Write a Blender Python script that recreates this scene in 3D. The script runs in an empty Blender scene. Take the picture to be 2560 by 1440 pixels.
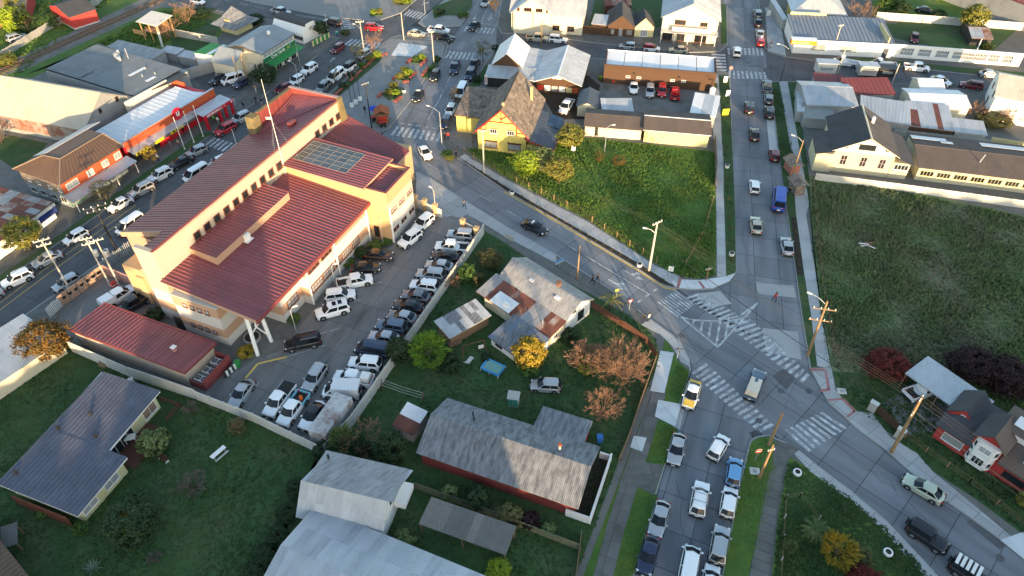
import bpy, math, random
from mathutils import Vector, Matrix
random.seed(7)
R = math.radians
sc = bpy.context.scene
COL = sc.collection
# ---------------------------------------------------------------- camera, sky, sun, exposure
CAM_H, PITCH = 70.0, 43.2
cd = bpy.data.cameras.new('camera'); cam = bpy.data.objects.new('camera', cd); COL.objects.link(cam)
cam.location = (0, 0, CAM_H); cam.rotation_euler = (R(90 - PITCH), 0, 0)
cd.sensor_width = 36; cd.lens = 36 * 1776 / 2560; cd.clip_start = 1; cd.clip_end = 4000
sc.camera = cam
SUN_EL, SUN_AZ = 7.5, 15.0          # the light travels away from the camera and a little to the left
w = bpy.data.worlds.new('World'); sc.world = w; w.use_nodes = True
nt = w.node_tree; bg = nt.nodes['Background']
sky = nt.nodes.new('ShaderNodeTexSky'); sky.sky_type = 'NISHITA'; sky.sun_disc = False
sky.sun_elevation = R(SUN_EL); sky.sun_rotation = R(180 - SUN_AZ); sky.altitude = 0
nt.links.new(sky.outputs[0], bg.inputs[0]); bg.inputs[1].default_value = 0.15
sl = bpy.data.lights.new('sun', 'SUN'); sun = bpy.data.objects.new('sun', sl); COL.objects.link(sun)
sl.energy = 3.3; sl.angle = R(0.6); sl.color = (1.0, 0.69, 0.385)
_d = Vector((-math.sin(R(SUN_AZ)) * math.cos(R(SUN_EL)), math.cos(R(SUN_AZ)) * math.cos(R(SUN_EL)), -math.sin(R(SUN_EL))))
sun.rotation_euler = _d.to_track_quat('-Z', 'Y').to_euler()
sc.view_settings.view_transform = 'Standard'; sc.view_settings.look = 'None'
sc.view_settings.exposure = 2.0; sc.view_settings.gamma = 1.0
# ---------------------------------------------------------------- materials
MATS = {}
def pm(name, rgb, var=.15, scale=.6, rough=.8, bump=.0, rnd=.06, metal=0.0, second=None, s2=.25, amt=.5, spec=.3, coat=0, fine=6.0, stretch=None, emit=0):
    """procedural paint / metal / ground: two noise scales, an optional second tone with its own patches, a per-object shift"""
    if name in MATS: return MATS[name]
    m = bpy.data.materials.new(name); m.use_nodes = True; t = m.node_tree; N = t.nodes; K = t.links
    b = N['Principled BSDF']; b.inputs['Roughness'].default_value = rough; b.inputs['Metallic'].default_value = metal
    b.inputs['Specular IOR Level'].default_value = spec
    if coat: b.inputs['Coat Weight'].default_value = coat; b.inputs['Coat Roughness'].default_value = .05
    g = N.new('ShaderNodeNewGeometry'); pos = g.outputs['Position']
    if stretch:
        mp = N.new('ShaderNodeMapping'); mp.vector_type = 'TEXTURE'; mp.inputs['Rotation'].default_value = (0, 0, stretch[0]); mp.inputs['Scale'].default_value = (stretch[1], stretch[2], 1)
        K.new(pos, mp.inputs['Vector']); pos = mp.outputs[0]
    def noise(s, det=4):
        n = N.new('ShaderNodeTexNoise'); n.inputs['Scale'].default_value = s; n.inputs['Detail'].default_value = det; n.inputs['Roughness'].default_value = .65
        K.new(pos, n.inputs['Vector']); return n.outputs['Fac']
    def mathn(op, a, c):
        q = N.new('ShaderNodeMath'); q.operation = op
        for i, v in enumerate((a, c)):
            if hasattr(v, 'links'): K.new(v, q.inputs[i])
            else: q.inputs[i].default_value = v
        return q.outputs[0]
    col = None
    if second:
        r = N.new('ShaderNodeMapRange'); r.inputs[1].default_value = 1 - amt - .12; r.inputs[2].default_value = 1 - amt + .12
        K.new(noise(s2, 6), r.inputs[0])
        mx = N.new('ShaderNodeMix'); mx.data_type = 'RGBA'; mx.inputs[6].default_value = (*rgb, 1); mx.inputs[7].default_value = (*second, 1)
        K.new(r.outputs[0], mx.inputs[0]); col = mx.outputs[2]
    f = mathn('ADD', mathn('MULTIPLY', noise(scale), .6), mathn('MULTIPLY', noise(scale * fine), .4))
    v = mathn('ADD', mathn('MULTIPLY', mathn('SUBTRACT', f, .5), var * 4), 1.0)
    if rnd:
        oi = N.new('ShaderNodeObjectInfo')
        v = mathn('MULTIPLY', v, mathn('ADD', mathn('MULTIPLY', mathn('SUBTRACT', oi.outputs['Random'], .5), rnd * 2), 1.0))
    h = N.new('ShaderNodeHueSaturation'); K.new(v, h.inputs['Value'])
    if col is None: h.inputs['Color'].default_value = (*rgb, 1)
    else: K.new(col, h.inputs['Color'])
    K.new(h.outputs[0], b.inputs['Base Color'])
    if bump:
        bp = N.new('ShaderNodeBump'); bp.inputs['Strength'].default_value = bump; bp.inputs['Distance'].default_value = .05
        K.new(noise(scale * fine * 2), bp.inputs['Height']); K.new(bp.outputs[0], b.inputs['Normal'])
    if emit: b.inputs['Emission Color'].default_value = (*rgb, 1); b.inputs['Emission Strength'].default_value = emit
    MATS[name] = m; return m
def glass(name, rgb, rough=.08):
    if name in MATS: return MATS[name]
    m = pm(name, rgb, var=.1, scale=.5, rough=rough, rnd=.3, spec=.4); return m
# ---------------------------------------------------------------- mesh collector
class MB:
    def __init__(s): s.v = []; s.f = []; s.mi = []
    def add(s, vs, fs, k=0):
        o = len(s.v); s.v += [tuple(p) for p in vs]
        for f in fs: s.f.append(tuple(i + o for i in f)); s.mi.append(k)
        return s
    def box(s, x, y, z, sx, sy, sz, rz=0, k=0, taper=1.0):
        """centre x,y ; z is the bottom"""
        c, n = math.cos(rz), math.sin(rz); V = []
        for zz, q in ((z, 1.0), (z + sz, taper)):
            for a, b in ((-.5, -.5), (.5, -.5), (.5, .5), (-.5, .5)):
                px, py = a * sx * q, b * sy * q; V.append((x + px * c - py * n, y + px * n + py * c, zz))
        return s.add(V, [(3, 2, 1, 0), (4, 5, 6, 7), (0, 1, 5, 4), (1, 2, 6, 5), (2, 3, 7, 6), (3, 0, 4, 7)], k)
    def prism(s, poly, z0, z1, k=0):
        n = len(poly)
        if area(poly) < 0: poly = poly[::-1]
        V = [(p[0], p[1], z0) for p in poly] + [(p[0], p[1], z1) for p in poly]
        return s.add(V, [tuple(range(n - 1, -1, -1)), tuple(range(n, 2 * n))] + [(i, (i + 1) % n, n + (i + 1) % n, n + i) for i in range(n)], k)
    def sheet(s, poly, z, k=0):
        if area(poly) < 0: poly = poly[::-1]
        return s.add([(p[0], p[1], z) for p in poly], [tuple(range(len(poly)))], k)
    def quad(s, a, b, c, d, k=0): return s.add([a, b, c, d], [(0, 1, 2, 3)], k)
    def slab(s, pts, th, k=0):
        """a tilted plate: polygon in 3D, thickness straight down"""
        n = len(pts); V = list(pts) + [(p[0], p[1], p[2] - th) for p in pts]
        return s.add(V, [tuple(range(n)), tuple(range(2 * n - 1, n - 1, -1))] + [(i, n + i, n + (i + 1) % n, (i + 1) % n) for i in range(n)], k)
    def tube(s, pts, r, n=6, k=0, caps=True):
        pts = [Vector(p) for p in pts]; rs = r if isinstance(r, (list, tuple)) else [r] * len(pts)
        o = []; ref = Vector((0, 0, 1))
        for i, p in enumerate(pts):
            d = (pts[min(i + 1, len(pts) - 1)] - pts[max(i - 1, 0)])
            if d.length < 1e-6: d = Vector((0, 0, 1))
            d.normalize(); a = d.cross(ref)
            if a.length < .05: a = d.cross(Vector((1, 0, 0)))
            a.normalize(); b = d.cross(a)
            o.append([p + (a * math.cos(2 * math.pi * j / n) + b * math.sin(2 * math.pi * j / n)) * rs[i] for j in range(n)])
        V = [q for ring in o for q in ring]; F = []
        for i in range(len(o) - 1):
            for j in range(n): F.append((i * n + j, i * n + (j + 1) % n, (i + 1) * n + (j + 1) % n, (i + 1) * n + j))
        if caps: F.append(tuple(range(n - 1, -1, -1))); F.append(tuple(range((len(o) - 1) * n, len(o) * n)))
        return s.add(V, F, k)
    def mesh(s, name, smooth=False):
        m = bpy.data.meshes.new(name); m.from_pydata(s.v, [], s.f)
        if any(s.mi): m.polygons.foreach_set('material_index', s.mi)
        if smooth: m.polygons.foreach_set('use_smooth', [True] * len(s.f))
        m.update(); return m
    def build(s, name, mat, parent=None, smooth=False, loc=None, rz=0): return link(name, s.mesh(name, smooth), mat, parent, loc, rz)
def area(p): return sum(p[i][0] * p[(i + 1) % len(p)][1] - p[(i + 1) % len(p)][0] * p[i][1] for i in range(len(p))) / 2
def link(name, me, mat, parent=None, loc=None, rz=0):
    o = bpy.data.objects.new(name, me); COL.objects.link(o)
    if parent: o.parent = parent
    if loc: o.location = loc
    if rz: o.rotation_euler = (0, 0, rz)
    ms = mat if isinstance(mat, (list, tuple)) else [mat]
    while len(me.materials) < len(ms): me.materials.append(None)
    for i, q in enumerate(ms):
        if me.materials[i] is None: me.materials[i] = q
        elif me.materials[i] != q: o.material_slots[i].link = 'OBJECT'; o.material_slots[i].material = q
    return o
def tag(o, label, cat, group=None):
    o['label'] = label; o['category'] = cat
    if group: o['group'] = group
    return o
def struct(o, k='structure'): o['kind'] = k; return o
def thing(name, label, cat, x=0, y=0, z=0, rz=0, group=None):
    o = bpy.data.objects.new(name, None); COL.objects.link(o); o.location = (x, y, z); o.rotation_euler = (0, 0, rz); o.empty_display_size = .3
    return tag(o, label, cat, group)
def copy_tree(o, parent=None):
    c = o.copy(); COL.objects.link(c); c.parent = parent
    for ch in KIDS.get(o.as_pointer(), ()): copy_tree(ch, c)
    return c
KIDS = {}
def remember(root):
    def rec(o):
        KIDS[o.as_pointer()] = list(o.children)
        for q in KIDS[o.as_pointer()]: rec(q)
    rec(root)
def clip(poly, a, b):
    """keep the part of poly left of the line a->b"""
    out = []; n = len(poly)
    f = lambda p: (b[0] - a[0]) * (p[1] - a[1]) - (b[1] - a[1]) * (p[0] - a[0])
    for i in range(n):
        p, q = poly[i], poly[(i + 1) % n]; fp, fq = f(p), f(q)
        if fp >= 0: out.append(p)
        if (fp >= 0) != (fq >= 0):
            t = fp / (fp - fq); out.append((p[0] + (q[0] - p[0]) * t, p[1] + (q[1] - p[1]) * t))
    return out
def slabs(name, parent, poly, ang, du, dv, mat, z, gap=.05, th=.02, org=None, minarea=.25, limit=300):
    """cast slabs laid in a grid and cut to the outline: one object each, joints left open"""
    c, s_ = math.cos(ang), math.sin(ang); org = org or poly[0]
    loc = [((p[0] - org[0]) * c + (p[1] - org[1]) * s_, -(p[0] - org[0]) * s_ + (p[1] - org[1]) * c) for p in poly]
    u0, u1 = min(p[0] for p in loc), max(p[0] for p in loc); v0, v1 = min(p[1] for p in loc), max(p[1] for p in loc)
    cells = []
    for i in range(math.floor(u0 / du), math.ceil(u1 / du)):
        for j in range(math.floor(v0 / dv), math.ceil(v1 / dv)):
            g = gap / 2; a, b, cc, d = i * du + g, (i + 1) * du - g, j * dv + g, (j + 1) * dv - g
            q = loc
            for l in (((a, cc), (b, cc)), ((b, cc), (b, d)), ((b, d), (a, d)), ((a, d), (a, cc))):
                q = clip(q, *l)
                if len(q) < 3: break
            if len(q) < 3 or abs(area(q)) < minarea: continue
            cells.append([(org[0] + p[0] * c - p[1] * s_, org[1] + p[0] * s_ + p[1] * c) for p in q])
    cells.sort(key=lambda q: q[0][1])
    for q in cells[:limit]:
        mx = sum(p[0] for p in q) / len(q); my = sum(p[1] for p in q) / len(q)
        MB().prism([(p[0] - mx, p[1] - my) for p in q], 0, th + random.uniform(-.003, .003)).build(name, mat, parent, loc=(mx, my, z))
    if len(cells) > limit:
        b = MB()
        for q in cells[limit:]: b.prism(q, z, z + th)
        struct(b.build(name + '_field', mat, parent), 'stuff')
# ---------------------------------------------------------------- roofs, windows, houses
_sheets = {}
def sheet_mesh(kind, n=4, h=.04):
    key = (kind, n, h)
    if key not in _sheets:
        b = MB()
        if kind == 'rib': prof = [(0, 0), (.70, 0), (.74, h), (.90, h), (.93, -.02), (1.0, -.02)]
        else: prof = [(i / (2 * n), h * (i % 2)) for i in range(2 * n + 1)]
        for i in range(len(prof) - 1):
            (x0, z0), (x1, z1) = prof[i], prof[i + 1]; b.quad((x0, 0, z0), (x1, 0, z1), (x1, 1, z1), (x0, 1, z0))
        _sheets[key] = b.mesh('roof_sheet')
    return _sheets[key]
def sheets(roof, O, U, V, mats, w=1.0, rows=1, kind='corr', n=4, h=.04, lap=.06, name='roof_sheet', skip=None, mixer=None):
    """roof sheets on the rectangle O + U (along the eave) + V (up the slope); each sheet is a part of the roof"""
    O, U, V = Vector(O), Vector(U), Vector(V); nu = max(1, round(U.length / w)); un = U.normalized(); vn = V.normalized(); nn = un.cross(vn).normalized()
    if nn.z < 0: nn = -nn
    wu = U.length / nu; wv = V.length / rows
    ms = mats if isinstance(mats, (list, tuple)) else [mats]
    me = sheet_mesh(kind, n, h)
    for i in range(nu):
        for j in range(rows):
            if skip and skip(i, j, nu): continue
            m = mixer(i, j, nu) if mixer else random.choice(ms)
            o = bpy.data.objects.new(name, me); COL.objects.link(o); o.parent = roof
            p = O + un * (i * wu) + vn * (j * wv) + nn * (.02 + .012 * j + random.uniform(0, .008))
            M = Matrix.Identity(4)
            for k, vec in enumerate((un * wu * 1.0, vn * (wv + lap), nn)):
                for r_ in range(3): M[r_][k] = vec[r_]
            for r_ in range(3): M[r_][3] = p[r_]
            o.matrix_local = M
            if len(me.materials) == 0: me.materials.append(m)
            if me.materials[0] != m: o.material_slots[0].link = 'OBJECT'; o.material_slots[0].material = m
_wins = {}
def window(parent, x, y, z, rz, w, h, frame, pane, bars=1, hb=0, d=.07, fw=.07, name='window'):
    """frame proud of the wall with its glass set back; local -y faces out; z is the sill height"""
    key = (w, h, bars, hb, d, fw)
    if key not in _wins:
        f = MB(); f.box(-w / 2, 0, 0, fw, d, h).box(w / 2, 0, 0, fw, d, h).box(0, 0, 0, w, d * .98, fw).box(0, 0, h - fw, w, d * .98, fw).box(0, -d * .4, -.05, w + .16, d * 1.6, .05)
        for i in range(bars): f.box(-w / 2 + w * (i + 1) / (bars + 1), 0, fw, fw * .7, d * .9, h - 2 * fw)
        for i in range(hb): f.box(0, 0, h * (i + 1) / (hb + 1), w - fw, d * .85, fw * .6)
        g = MB().box(0, 0, fw * .5, w - fw * .6, d * .5, h - fw * .8)
        _wins[key] = (f.mesh('window'), g.mesh('pane'))
    a, g = _wins[key]
    o = link(name, a, frame, parent, (x, y, z), rz); link('pane', g, pane, o)
    return o
def wall_windows(root, L, W, specs, frame, pane):
    """specs: (face, position along the face, sill height, width, height, bars); faces f(-y) b(+y) l(-x) r(+x)"""
    for sp in specs:
        fc, s, z, w_, h_ = sp[:5]; bars = sp[5] if len(sp) > 5 else 1; hb = sp[6] if len(sp) > 6 else 0
        if fc == 'f': window(root, s, -W / 2, z, 0, w_, h_, frame, pane, bars, hb)
        if fc == 'b': window(root, s, W / 2, z, math.pi, w_, h_, frame, pane, bars, hb)
        if fc == 'l': window(root, -L / 2, s, z, -math.pi / 2, w_, h_, frame, pane, bars, hb)
        if fc == 'r': window(root, L / 2, s, z, math.pi / 2, w_, h_, frame, pane, bars, hb)
def gable_walls(L, W, he, hr, z0=0, off=0):
    """pentagon prism, ridge along x, ridge shifted by off"""
    b = MB(); P = [(-W / 2, z0), (W / 2, z0), (W / 2, he), (off, hr), (-W / 2, he)]
    V = [(-L / 2, y, z) for y, z in P] + [(L / 2, y, z) for y, z in P]; n = 5
    return b.add(V, [tuple(range(n)), tuple(range(2 * n - 1, n - 1, -1))] + [(i, n + i, n + (i + 1) % n, (i + 1) % n) for i in range(n)])
def gable_roof(root, L, W, he, hr, mats, ov=.35, w=1.0, rows=1, kind='corr', n=4, h=.04, off=0, trim=None, th=.09, mixer=None, name='roof', he2=None):
    """L, W: outer size of the roof; he the height of the eaves, hr of the ridge (line along x)"""
    trim = trim or (mats[0] if isinstance(mats, (list, tuple)) else mats); he2 = he if he2 is None else he2
    b = MB(); x0, x1 = -L / 2, L / 2
    b.slab([(x0, -W / 2, he), (x1, -W / 2, he), (x1, off, hr), (x0, off, hr)], th)
    b.slab([(x0, off, hr), (x1, off, hr), (x1, W / 2, he2), (x0, W / 2, he2)], th)
    b.slab([(x0 - .02, off - .16, hr + .045), (x1 + .02, off - .16, hr + .045), (x1 + .02, off, hr + .10), (x0 - .02, off, hr + .10)], .02)
    b.slab([(x0 - .02, off, hr + .10), (x1 + .02, off, hr + .10), (x1 + .02, off + .16, hr + .045), (x0 - .02, off + .16, hr + .045)], .02)
    r = b.build(name, trim, root)
    sheets(r, (x0, -W / 2, he), (L, 0, 0), (0, off + W / 2, hr - he), mats, w, rows, kind, n, h, mixer=mixer)
    sheets(r, (x1, W / 2, he2), (-L, 0, 0), (0, off - W / 2, hr - he2), mats, w, rows, kind, n, h, mixer=mixer)
    return r
def house(name, label, cat, fit, he, hr, wall, roof, ov=.4, w=1.0, rows=1, kind='corr', n=4, h=.04, off=0, wins=(), frame=None, pane=None, trim=None, z0=0, mixer=None, group=None, base=None, endov=None):
    """fit = centre x, y, heading, outer roof length and width"""
    x, y, rz, L, W = fit; t = thing(name, label, cat, x, y, 0, rz, group); eo = ov if endov is None else endov
    l, ww = L - 2 * eo, W - 2 * ov; sl = (hr - he) / (W / 2 + off)
    gable_walls(l, ww, he + sl * ov - .12, hr - .14, z0, off).build('wall', wall, t)
    if base: MB().box(0, 0, 0, l + .06, ww + .06, .45).build('plinth', base, t)
    gable_roof(t, L, W, he, hr, roof, ov, w, rows, kind, n, h, off, trim, mixer=mixer)
    wall_windows(t, l, ww, wins, frame or M_WHITE, pane or M_GLASS)
    return t
def mono(name, label, cat, fit, hlo, hhi, wall, roof, ov=.3, w=1.0, rows=1, kind='corr', n=4, h=.04, wins=(), frame=None, pane=None, trim=None, open_=False, group=None, mixer=None, z0=0):
    """single slope, low edge at -y"""
    x, y, rz, L, W = fit; t = thing(name, label, cat, x, y, 0, rz, group); l, ww = L - 2 * ov, W - 2 * ov
    k = (hhi - hlo) / W; a, c = hlo + k * ov - .1, hhi - k * ov - .1
    if open_:
        for sx in ((-1, 0, 1) if L > 7 else (-1, 1)):
            for sy in (-1, 1): MB().box(sx * l / 2, sy * ww / 2, 0, .14, .14, (a if sy < 0 else c)).build('post', wall, t)
    else:
        P = [(-ww / 2, z0), (ww / 2, z0), (ww / 2, c), (-ww / 2, a)]; V = [(-l / 2, q, z) for q, z in P] + [(l / 2, q, z) for q, z in P]
        MB().add(V, [(0, 1, 2, 3), (7, 6, 5, 4), (0, 4, 5, 1), (1, 5, 6, 2), (2, 6, 7, 3), (3, 7, 4, 0)]).build('wall', wall, t)
    m0 = roof[0] if isinstance(roof, (list, tuple)) else roof
    r = MB().slab([(-L / 2, -W / 2, hlo), (L / 2, -W / 2, hlo), (L / 2, W / 2, hhi), (-L / 2, W / 2, hhi)], .1).build('roof', trim or m0, t)
    sheets(r, (-L / 2, -W / 2, hlo), (L, 0, 0), (0, W, hhi - hlo), roof, w, rows, kind, n, h, mixer=mixer)
    wall_windows(t, l, ww, wins, frame or M_WHITE, pane or M_GLASS)
    return t
def text(parent, body, size, mat, loc, rot, name='lettering', ext=.01, bold=0):
    cu = bpy.data.curves.new(name, 'FONT'); cu.body = body; cu.size = size; cu.extrude = ext; cu.offset = bold; cu.align_x = 'CENTER'; cu.align_y = 'CENTER'; cu.resolution_u = 2
    o = bpy.data.objects.new(name, cu); COL.objects.link(o); dg = bpy.context.evaluated_depsgraph_get()
    me = bpy.data.meshes.new_from_object(o.evaluated_get(dg)); bpy.data.objects.remove(o)
    me.materials.clear(); q = link(name, me, mat, parent, loc); q.rotation_euler = rot; return q
# shared finishes
M_WHITE = pm('white paint', (.72, .72, .70), var=.06, rough=.6)
M_GLASS = glass('window glass', (.02, .025, .03))
M_PALEGLASS = glass('curtained glass', (.30, .33, .34), .15)
M_CONC = pm('concrete', (.36, .36, .34), var=.14, scale=.5, second=(.24, .24, .22), s2=.4, amt=.4, rough=.9, bump=.1)
M_CONCPALE = pm('pale concrete', (.50, .50, .47), var=.12, scale=.5, second=(.36, .37, .35), s2=.5, amt=.35, rough=.9)
M_DARK = pm('dark metal', (.03, .03, .032), var=.1, rough=.5)
M_WOOD = pm('weathered wood', (.20, .13, .08), var=.2, scale=1.5, rough=.85)
M_GALV = pm('galvanised sheet', (.42, .45, .48), var=.10, scale=.35, rough=.45, metal=.35, second=(.30, .32, .34), s2=.3, amt=.4, rnd=.07)

# ================================================================ the setting: terrain, roads, pavements, lawns
M_EARTH = pm('earth', (.06, .075, .035), var=.25, scale=.3, second=(.09, .08, .05), s2=.1, amt=.4, rough=.95)
M_JOINT = pm('joint filler', (.045, .048, .05), var=.2, rough=.9)
M_ASPH = pm('asphalt', (.10, .104, .11), var=.15, scale=.3, rough=.85, second=(.075, .078, .085), s2=.2, amt=.45, rnd=.04)
M_LOT = pm('car park concrete', (.165, .165, .16), var=.16, scale=.3, rough=.7, second=(.05, .046, .045), s2=.11, amt=.36, rnd=.08, spec=.4, stretch=(1.176, 2.2, .7))
M_WALK = pm('pavement concrete', (.35, .365, .37), var=.12, scale=.6, rough=.85, second=(.27, .28, .28), s2=.3, amt=.4, rnd=.1)
M_WALKDARK = pm('old pavement concrete', (.13, .13, .122), var=.16, scale=.8, rough=.9, second=(.09, .095, .08), s2=.5, amt=.4, rnd=.12)
M_NEWCONC = pm('new concrete', (.54, .57, .58), var=.08, scale=.7, rough=.8, second=(.45, .475, .48), s2=.4, amt=.4)
M_PLAZA = pm('plaza paving', (.21, .215, .215), var=.10, scale=.5, rough=.8, second=(.165, .17, .172), s2=.2, amt=.4, rnd=.05)
M_LAWN = pm('lawn', (.036, .08, .026), var=.26, scale=.35, rough=.95, second=(.075, .085, .040), s2=.17, amt=.40, bump=.5, fine=9)
M_LAWN2 = pm('lush lawn', (.06, .13, .026), var=.30, scale=.5, rough=.95, second=(.105, .15, .028), s2=.22, amt=.45, bump=.5, fine=9)
M_ROUGH = pm('rough grass', (.115, .165, .07), var=.30, scale=.5, rough=.95, second=(.165, .175, .105), s2=.09, amt=.47, bump=.6, fine=8)
M_SOIL = pm('dark soil', (.035, .028, .022), var=.3, scale=1.5, rough=.95, bump=.5)
M_GRAVEL = pm('grey gravel', (.17, .165, .155), var=.28, scale=1.2, rough=.95, second=(.08, .09, .06), s2=.3, amt=.4, bump=.5)
M_PAINT = pm('road paint', (.56, .585, .60), var=.14, scale=1.2, rough=.7, second=(.20, .215, .23), s2=1.2, amt=.51, fine=5)
M_YPAINT = pm('yellow road paint', (.60, .42, .10), var=.14, scale=1.2, rough=.7, second=(.3, .25, .14), s2=1.0, amt=.35)
M_KERB = pm('kerb concrete', (.27, .275, .27), var=.15, scale=1, rough=.85)
M_REDTILE = pm('red tactile paving', (.33, .15, .14), var=.1, scale=1.5, rough=.85)
M_COBBLE = pm('cobbles', (.17, .17, .165), var=.2, scale=2, rough=.85)

ter = MB().sheet([(-900, -700), (900, -700), (900, 1300), (-900, 1300)], -.06).build('ground', M_EARTH); struct(ter)
# unseen ridge added behind the viewpoint, crest shaped to block the low sun
SHADE_CREST = [(-220, 17), (-90, 16), (-60, 14), (-37, 13), (-26, 13), (-24, 16), (-17.2, 16.2), (-16.2, 24.6), (-7.2, 24.6), (-6.2, 15.6), (-2, 15.6), (6, 17.5), (13, 19.2), (17.6, 18.6), (18.4, 11), (24.4, 11), (24.9, 13.6), (26.4, 13.6), (27.2, 12), (47, 12), (49, 18), (54, 18), (56, 17.2), (69, 17.2), (71, 20.5), (86, 20.5), (94, 17.4), (130, 17.4), (200, 19), (320, 18)]
def crest(x):
    for (a, h0), (b, h1) in zip(SHADE_CREST, SHADE_CREST[1:]):
        if a <= x <= b: return h0 + (h1 - h0) * (x - a) / (b - a) + .35 * math.sin(x * 1.3) + .25 * math.sin(x * 2.9 + 1)
    return 16
b = MB(); xs = [-220 + 1.5 * i for i in range(361)]; rows = [(-12, 0), (-21, .5), (-25, 1.0), (-27, .93), (-36, .35), (-70, 0)]
b.v = [(x, y, -.2 + crest(x) * k) for y, k in rows for x in xs]; n = len(xs)
b.f = [(j * n + i + 1, j * n + i, (j + 1) * n + i, (j + 1) * n + i + 1) for j in range(len(rows) - 1) for i in range(n - 1)]; b.mi = [0] * len(b.f)
struct(b.build('added_shade_ridge', M_EARTH, smooth=True))

# ---- roads: a dark bed with cast slabs on it
bed = struct(MB().sheet([(-190, 14), (190, 14), (190, 330), (-190, 330)], -.02).build('road_bed', M_JOINT))
def road(poly, ang, du, dv, mat=None, z=-.012, org=None, limit=300):
    if mat is None: mat = pm('road concrete %d' % round(math.degrees(ang)), (.18, .193, .21), var=.20, scale=.4, rough=.75, second=(.125, .135, .15), s2=.3, amt=.47, rnd=.13, spec=.3, bump=.05, stretch=(ang, 4.5, .75))
    o = struct(MB().sheet(poly, z + .001).build('road', M_JOINT))
    slabs('road_slab', o, poly, ang, du, dv, mat, z + .002, .07, .022, org, limit=limit)
    return o
def dirn(p, q): return math.atan2(q[1] - p[1], q[0] - p[0])
rdA = road([(-20.7, 105.3), (-18, 117.4), (-13.2, 115.7), (-11.9, 110.5), (-9.2, 107.6), (-1.3, 98.4), (7.2, 90), (18.5, 78.5), (23.6, 74.2), (28.6, 68.1), (38.3, 59.9), (39.9, 52), (44.5, 44.7), (50.9, 36.1), (54, 31), (43.9, 29.8), (37.2, 41.8), (31.8, 48.2), (27.1, 54.4), (23, 60.7), (20.6, 66.2), (15.2, 73), (6.7, 81.7), (-1.3, 88.9), (-10.1, 97.9), (-15.9, 102.8)], dirn((-1.31, 93.66), (18.37, 74.12)), 4.6, 4.1, org=(-1.31, 93.66), z=-.006)
rdB = road([(23.1, 60.5), (23, 58.9), (20.8, 54.1), (19.4, 50.3), (17.6, 45.3), (15.8, 41), (14, 36.4), (11.4, 30.2), (20.1, 30.2), (21.2, 32.2), (23.4, 37.9), (25.3, 42.6), (26.8, 46.1), (27.8, 48.4), (30.6, 49.1), (33.6, 49.6), (28.7, 56.9)], dirn((16.89, 32.24), (24.15, 49.64)), 4.3, 3.9, org=(17.13, 32.24))
rdC = road([(23.6, 74.4), (33, 77.7), (36, 91.5), (39.3, 107.8), (45.6, 138.1), (48.7, 154.8), (56.2, 192), (64.3, 192), (61.2, 176), (56.5, 151.9), (53.5, 138.1), (51.4, 125.3), (47.7, 107.8), (46.6, 101.3), (44.5, 91.5), (42, 78.6), (40.1, 68.9), (38.5, 59.4), (33.1, 64.4)], dirn((37.54, 85.42), (49.19, 138.09)), 4.6, 3.55, org=(36.59, 81.61), z=-.009)
rdD = road([(-24.3, 116.5), (-23.1, 118.8), (-19.9, 130.1), (-18.3, 138.6), (-15, 148), (-13.8, 157.5), (-11.3, 168.7), (-8.9, 189.2), (-1.9, 189.2), (-3.6, 164.8), (-3.6, 152.8), (-5.8, 146), (-7.7, 136.9), (-9.3, 131.2), (-12.3, 121.8), (-12.8, 115.2), (-14.4, 109.8), (-19.9, 107.8)], dirn((-15.77, 126.38), (-8.49, 164.13)), 4.4, 3.6, z=-.008, org=(-15.77, 126.38))
rdE = road([(-78.2, 66.6), (-74.1, 75.2), (-69.8, 84.7), (-66.1, 93.3), (-56.8, 114.5), (-50.9, 128.8), (-43, 149.3), (-39.5, 158.2), (-36, 168.3), (-27.2, 171.1), (-21.9, 187.8), (-15.1, 187.8), (-25.7, 160.4), (-28.1, 158.4), (-32, 149.3), (-33.5, 142.1), (-37.2, 131.9), (-61.7, 79.8), (-65.3, 72.9), (-72, 56.9)], dirn((-68.77, 76.25), (-45.74, 126.38)), 5.0, 3.5, M_ASPH, z=-.010, org=(-66.34, 82.54))
rdF = road([(-92.4, 184.3), (-79.3, 176.8), (-57.7, 168.7), (-39.5, 158.2), (-28.1, 158.8), (-26, 160.1), (-15.2, 156.7), (-3.6, 152.8), (19.3, 147.8), (46.1, 141.7), (53.7, 137.7), (80.9, 136.9), (96.5, 133.4), (109, 129.6), (113, 136.7), (98.5, 139.9), (83.3, 144.1), (70, 145.5), (60.1, 148.7), (56.6, 151.9), (48.6, 154.4), (39.1, 150.9), (24.1, 154.4), (2.1, 161.2), (-3.8, 164.8), (-12, 164.8), (-19.5, 163.7), (-32, 168.3), (-44.6, 170.4), (-64.3, 179), (-75.7, 185.1)], dirn((1.82, 156.49), (45.28, 146.41)), 4.6, 4.2, M_ASPH, z=-.013, org=(1.82, 156.49))

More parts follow.
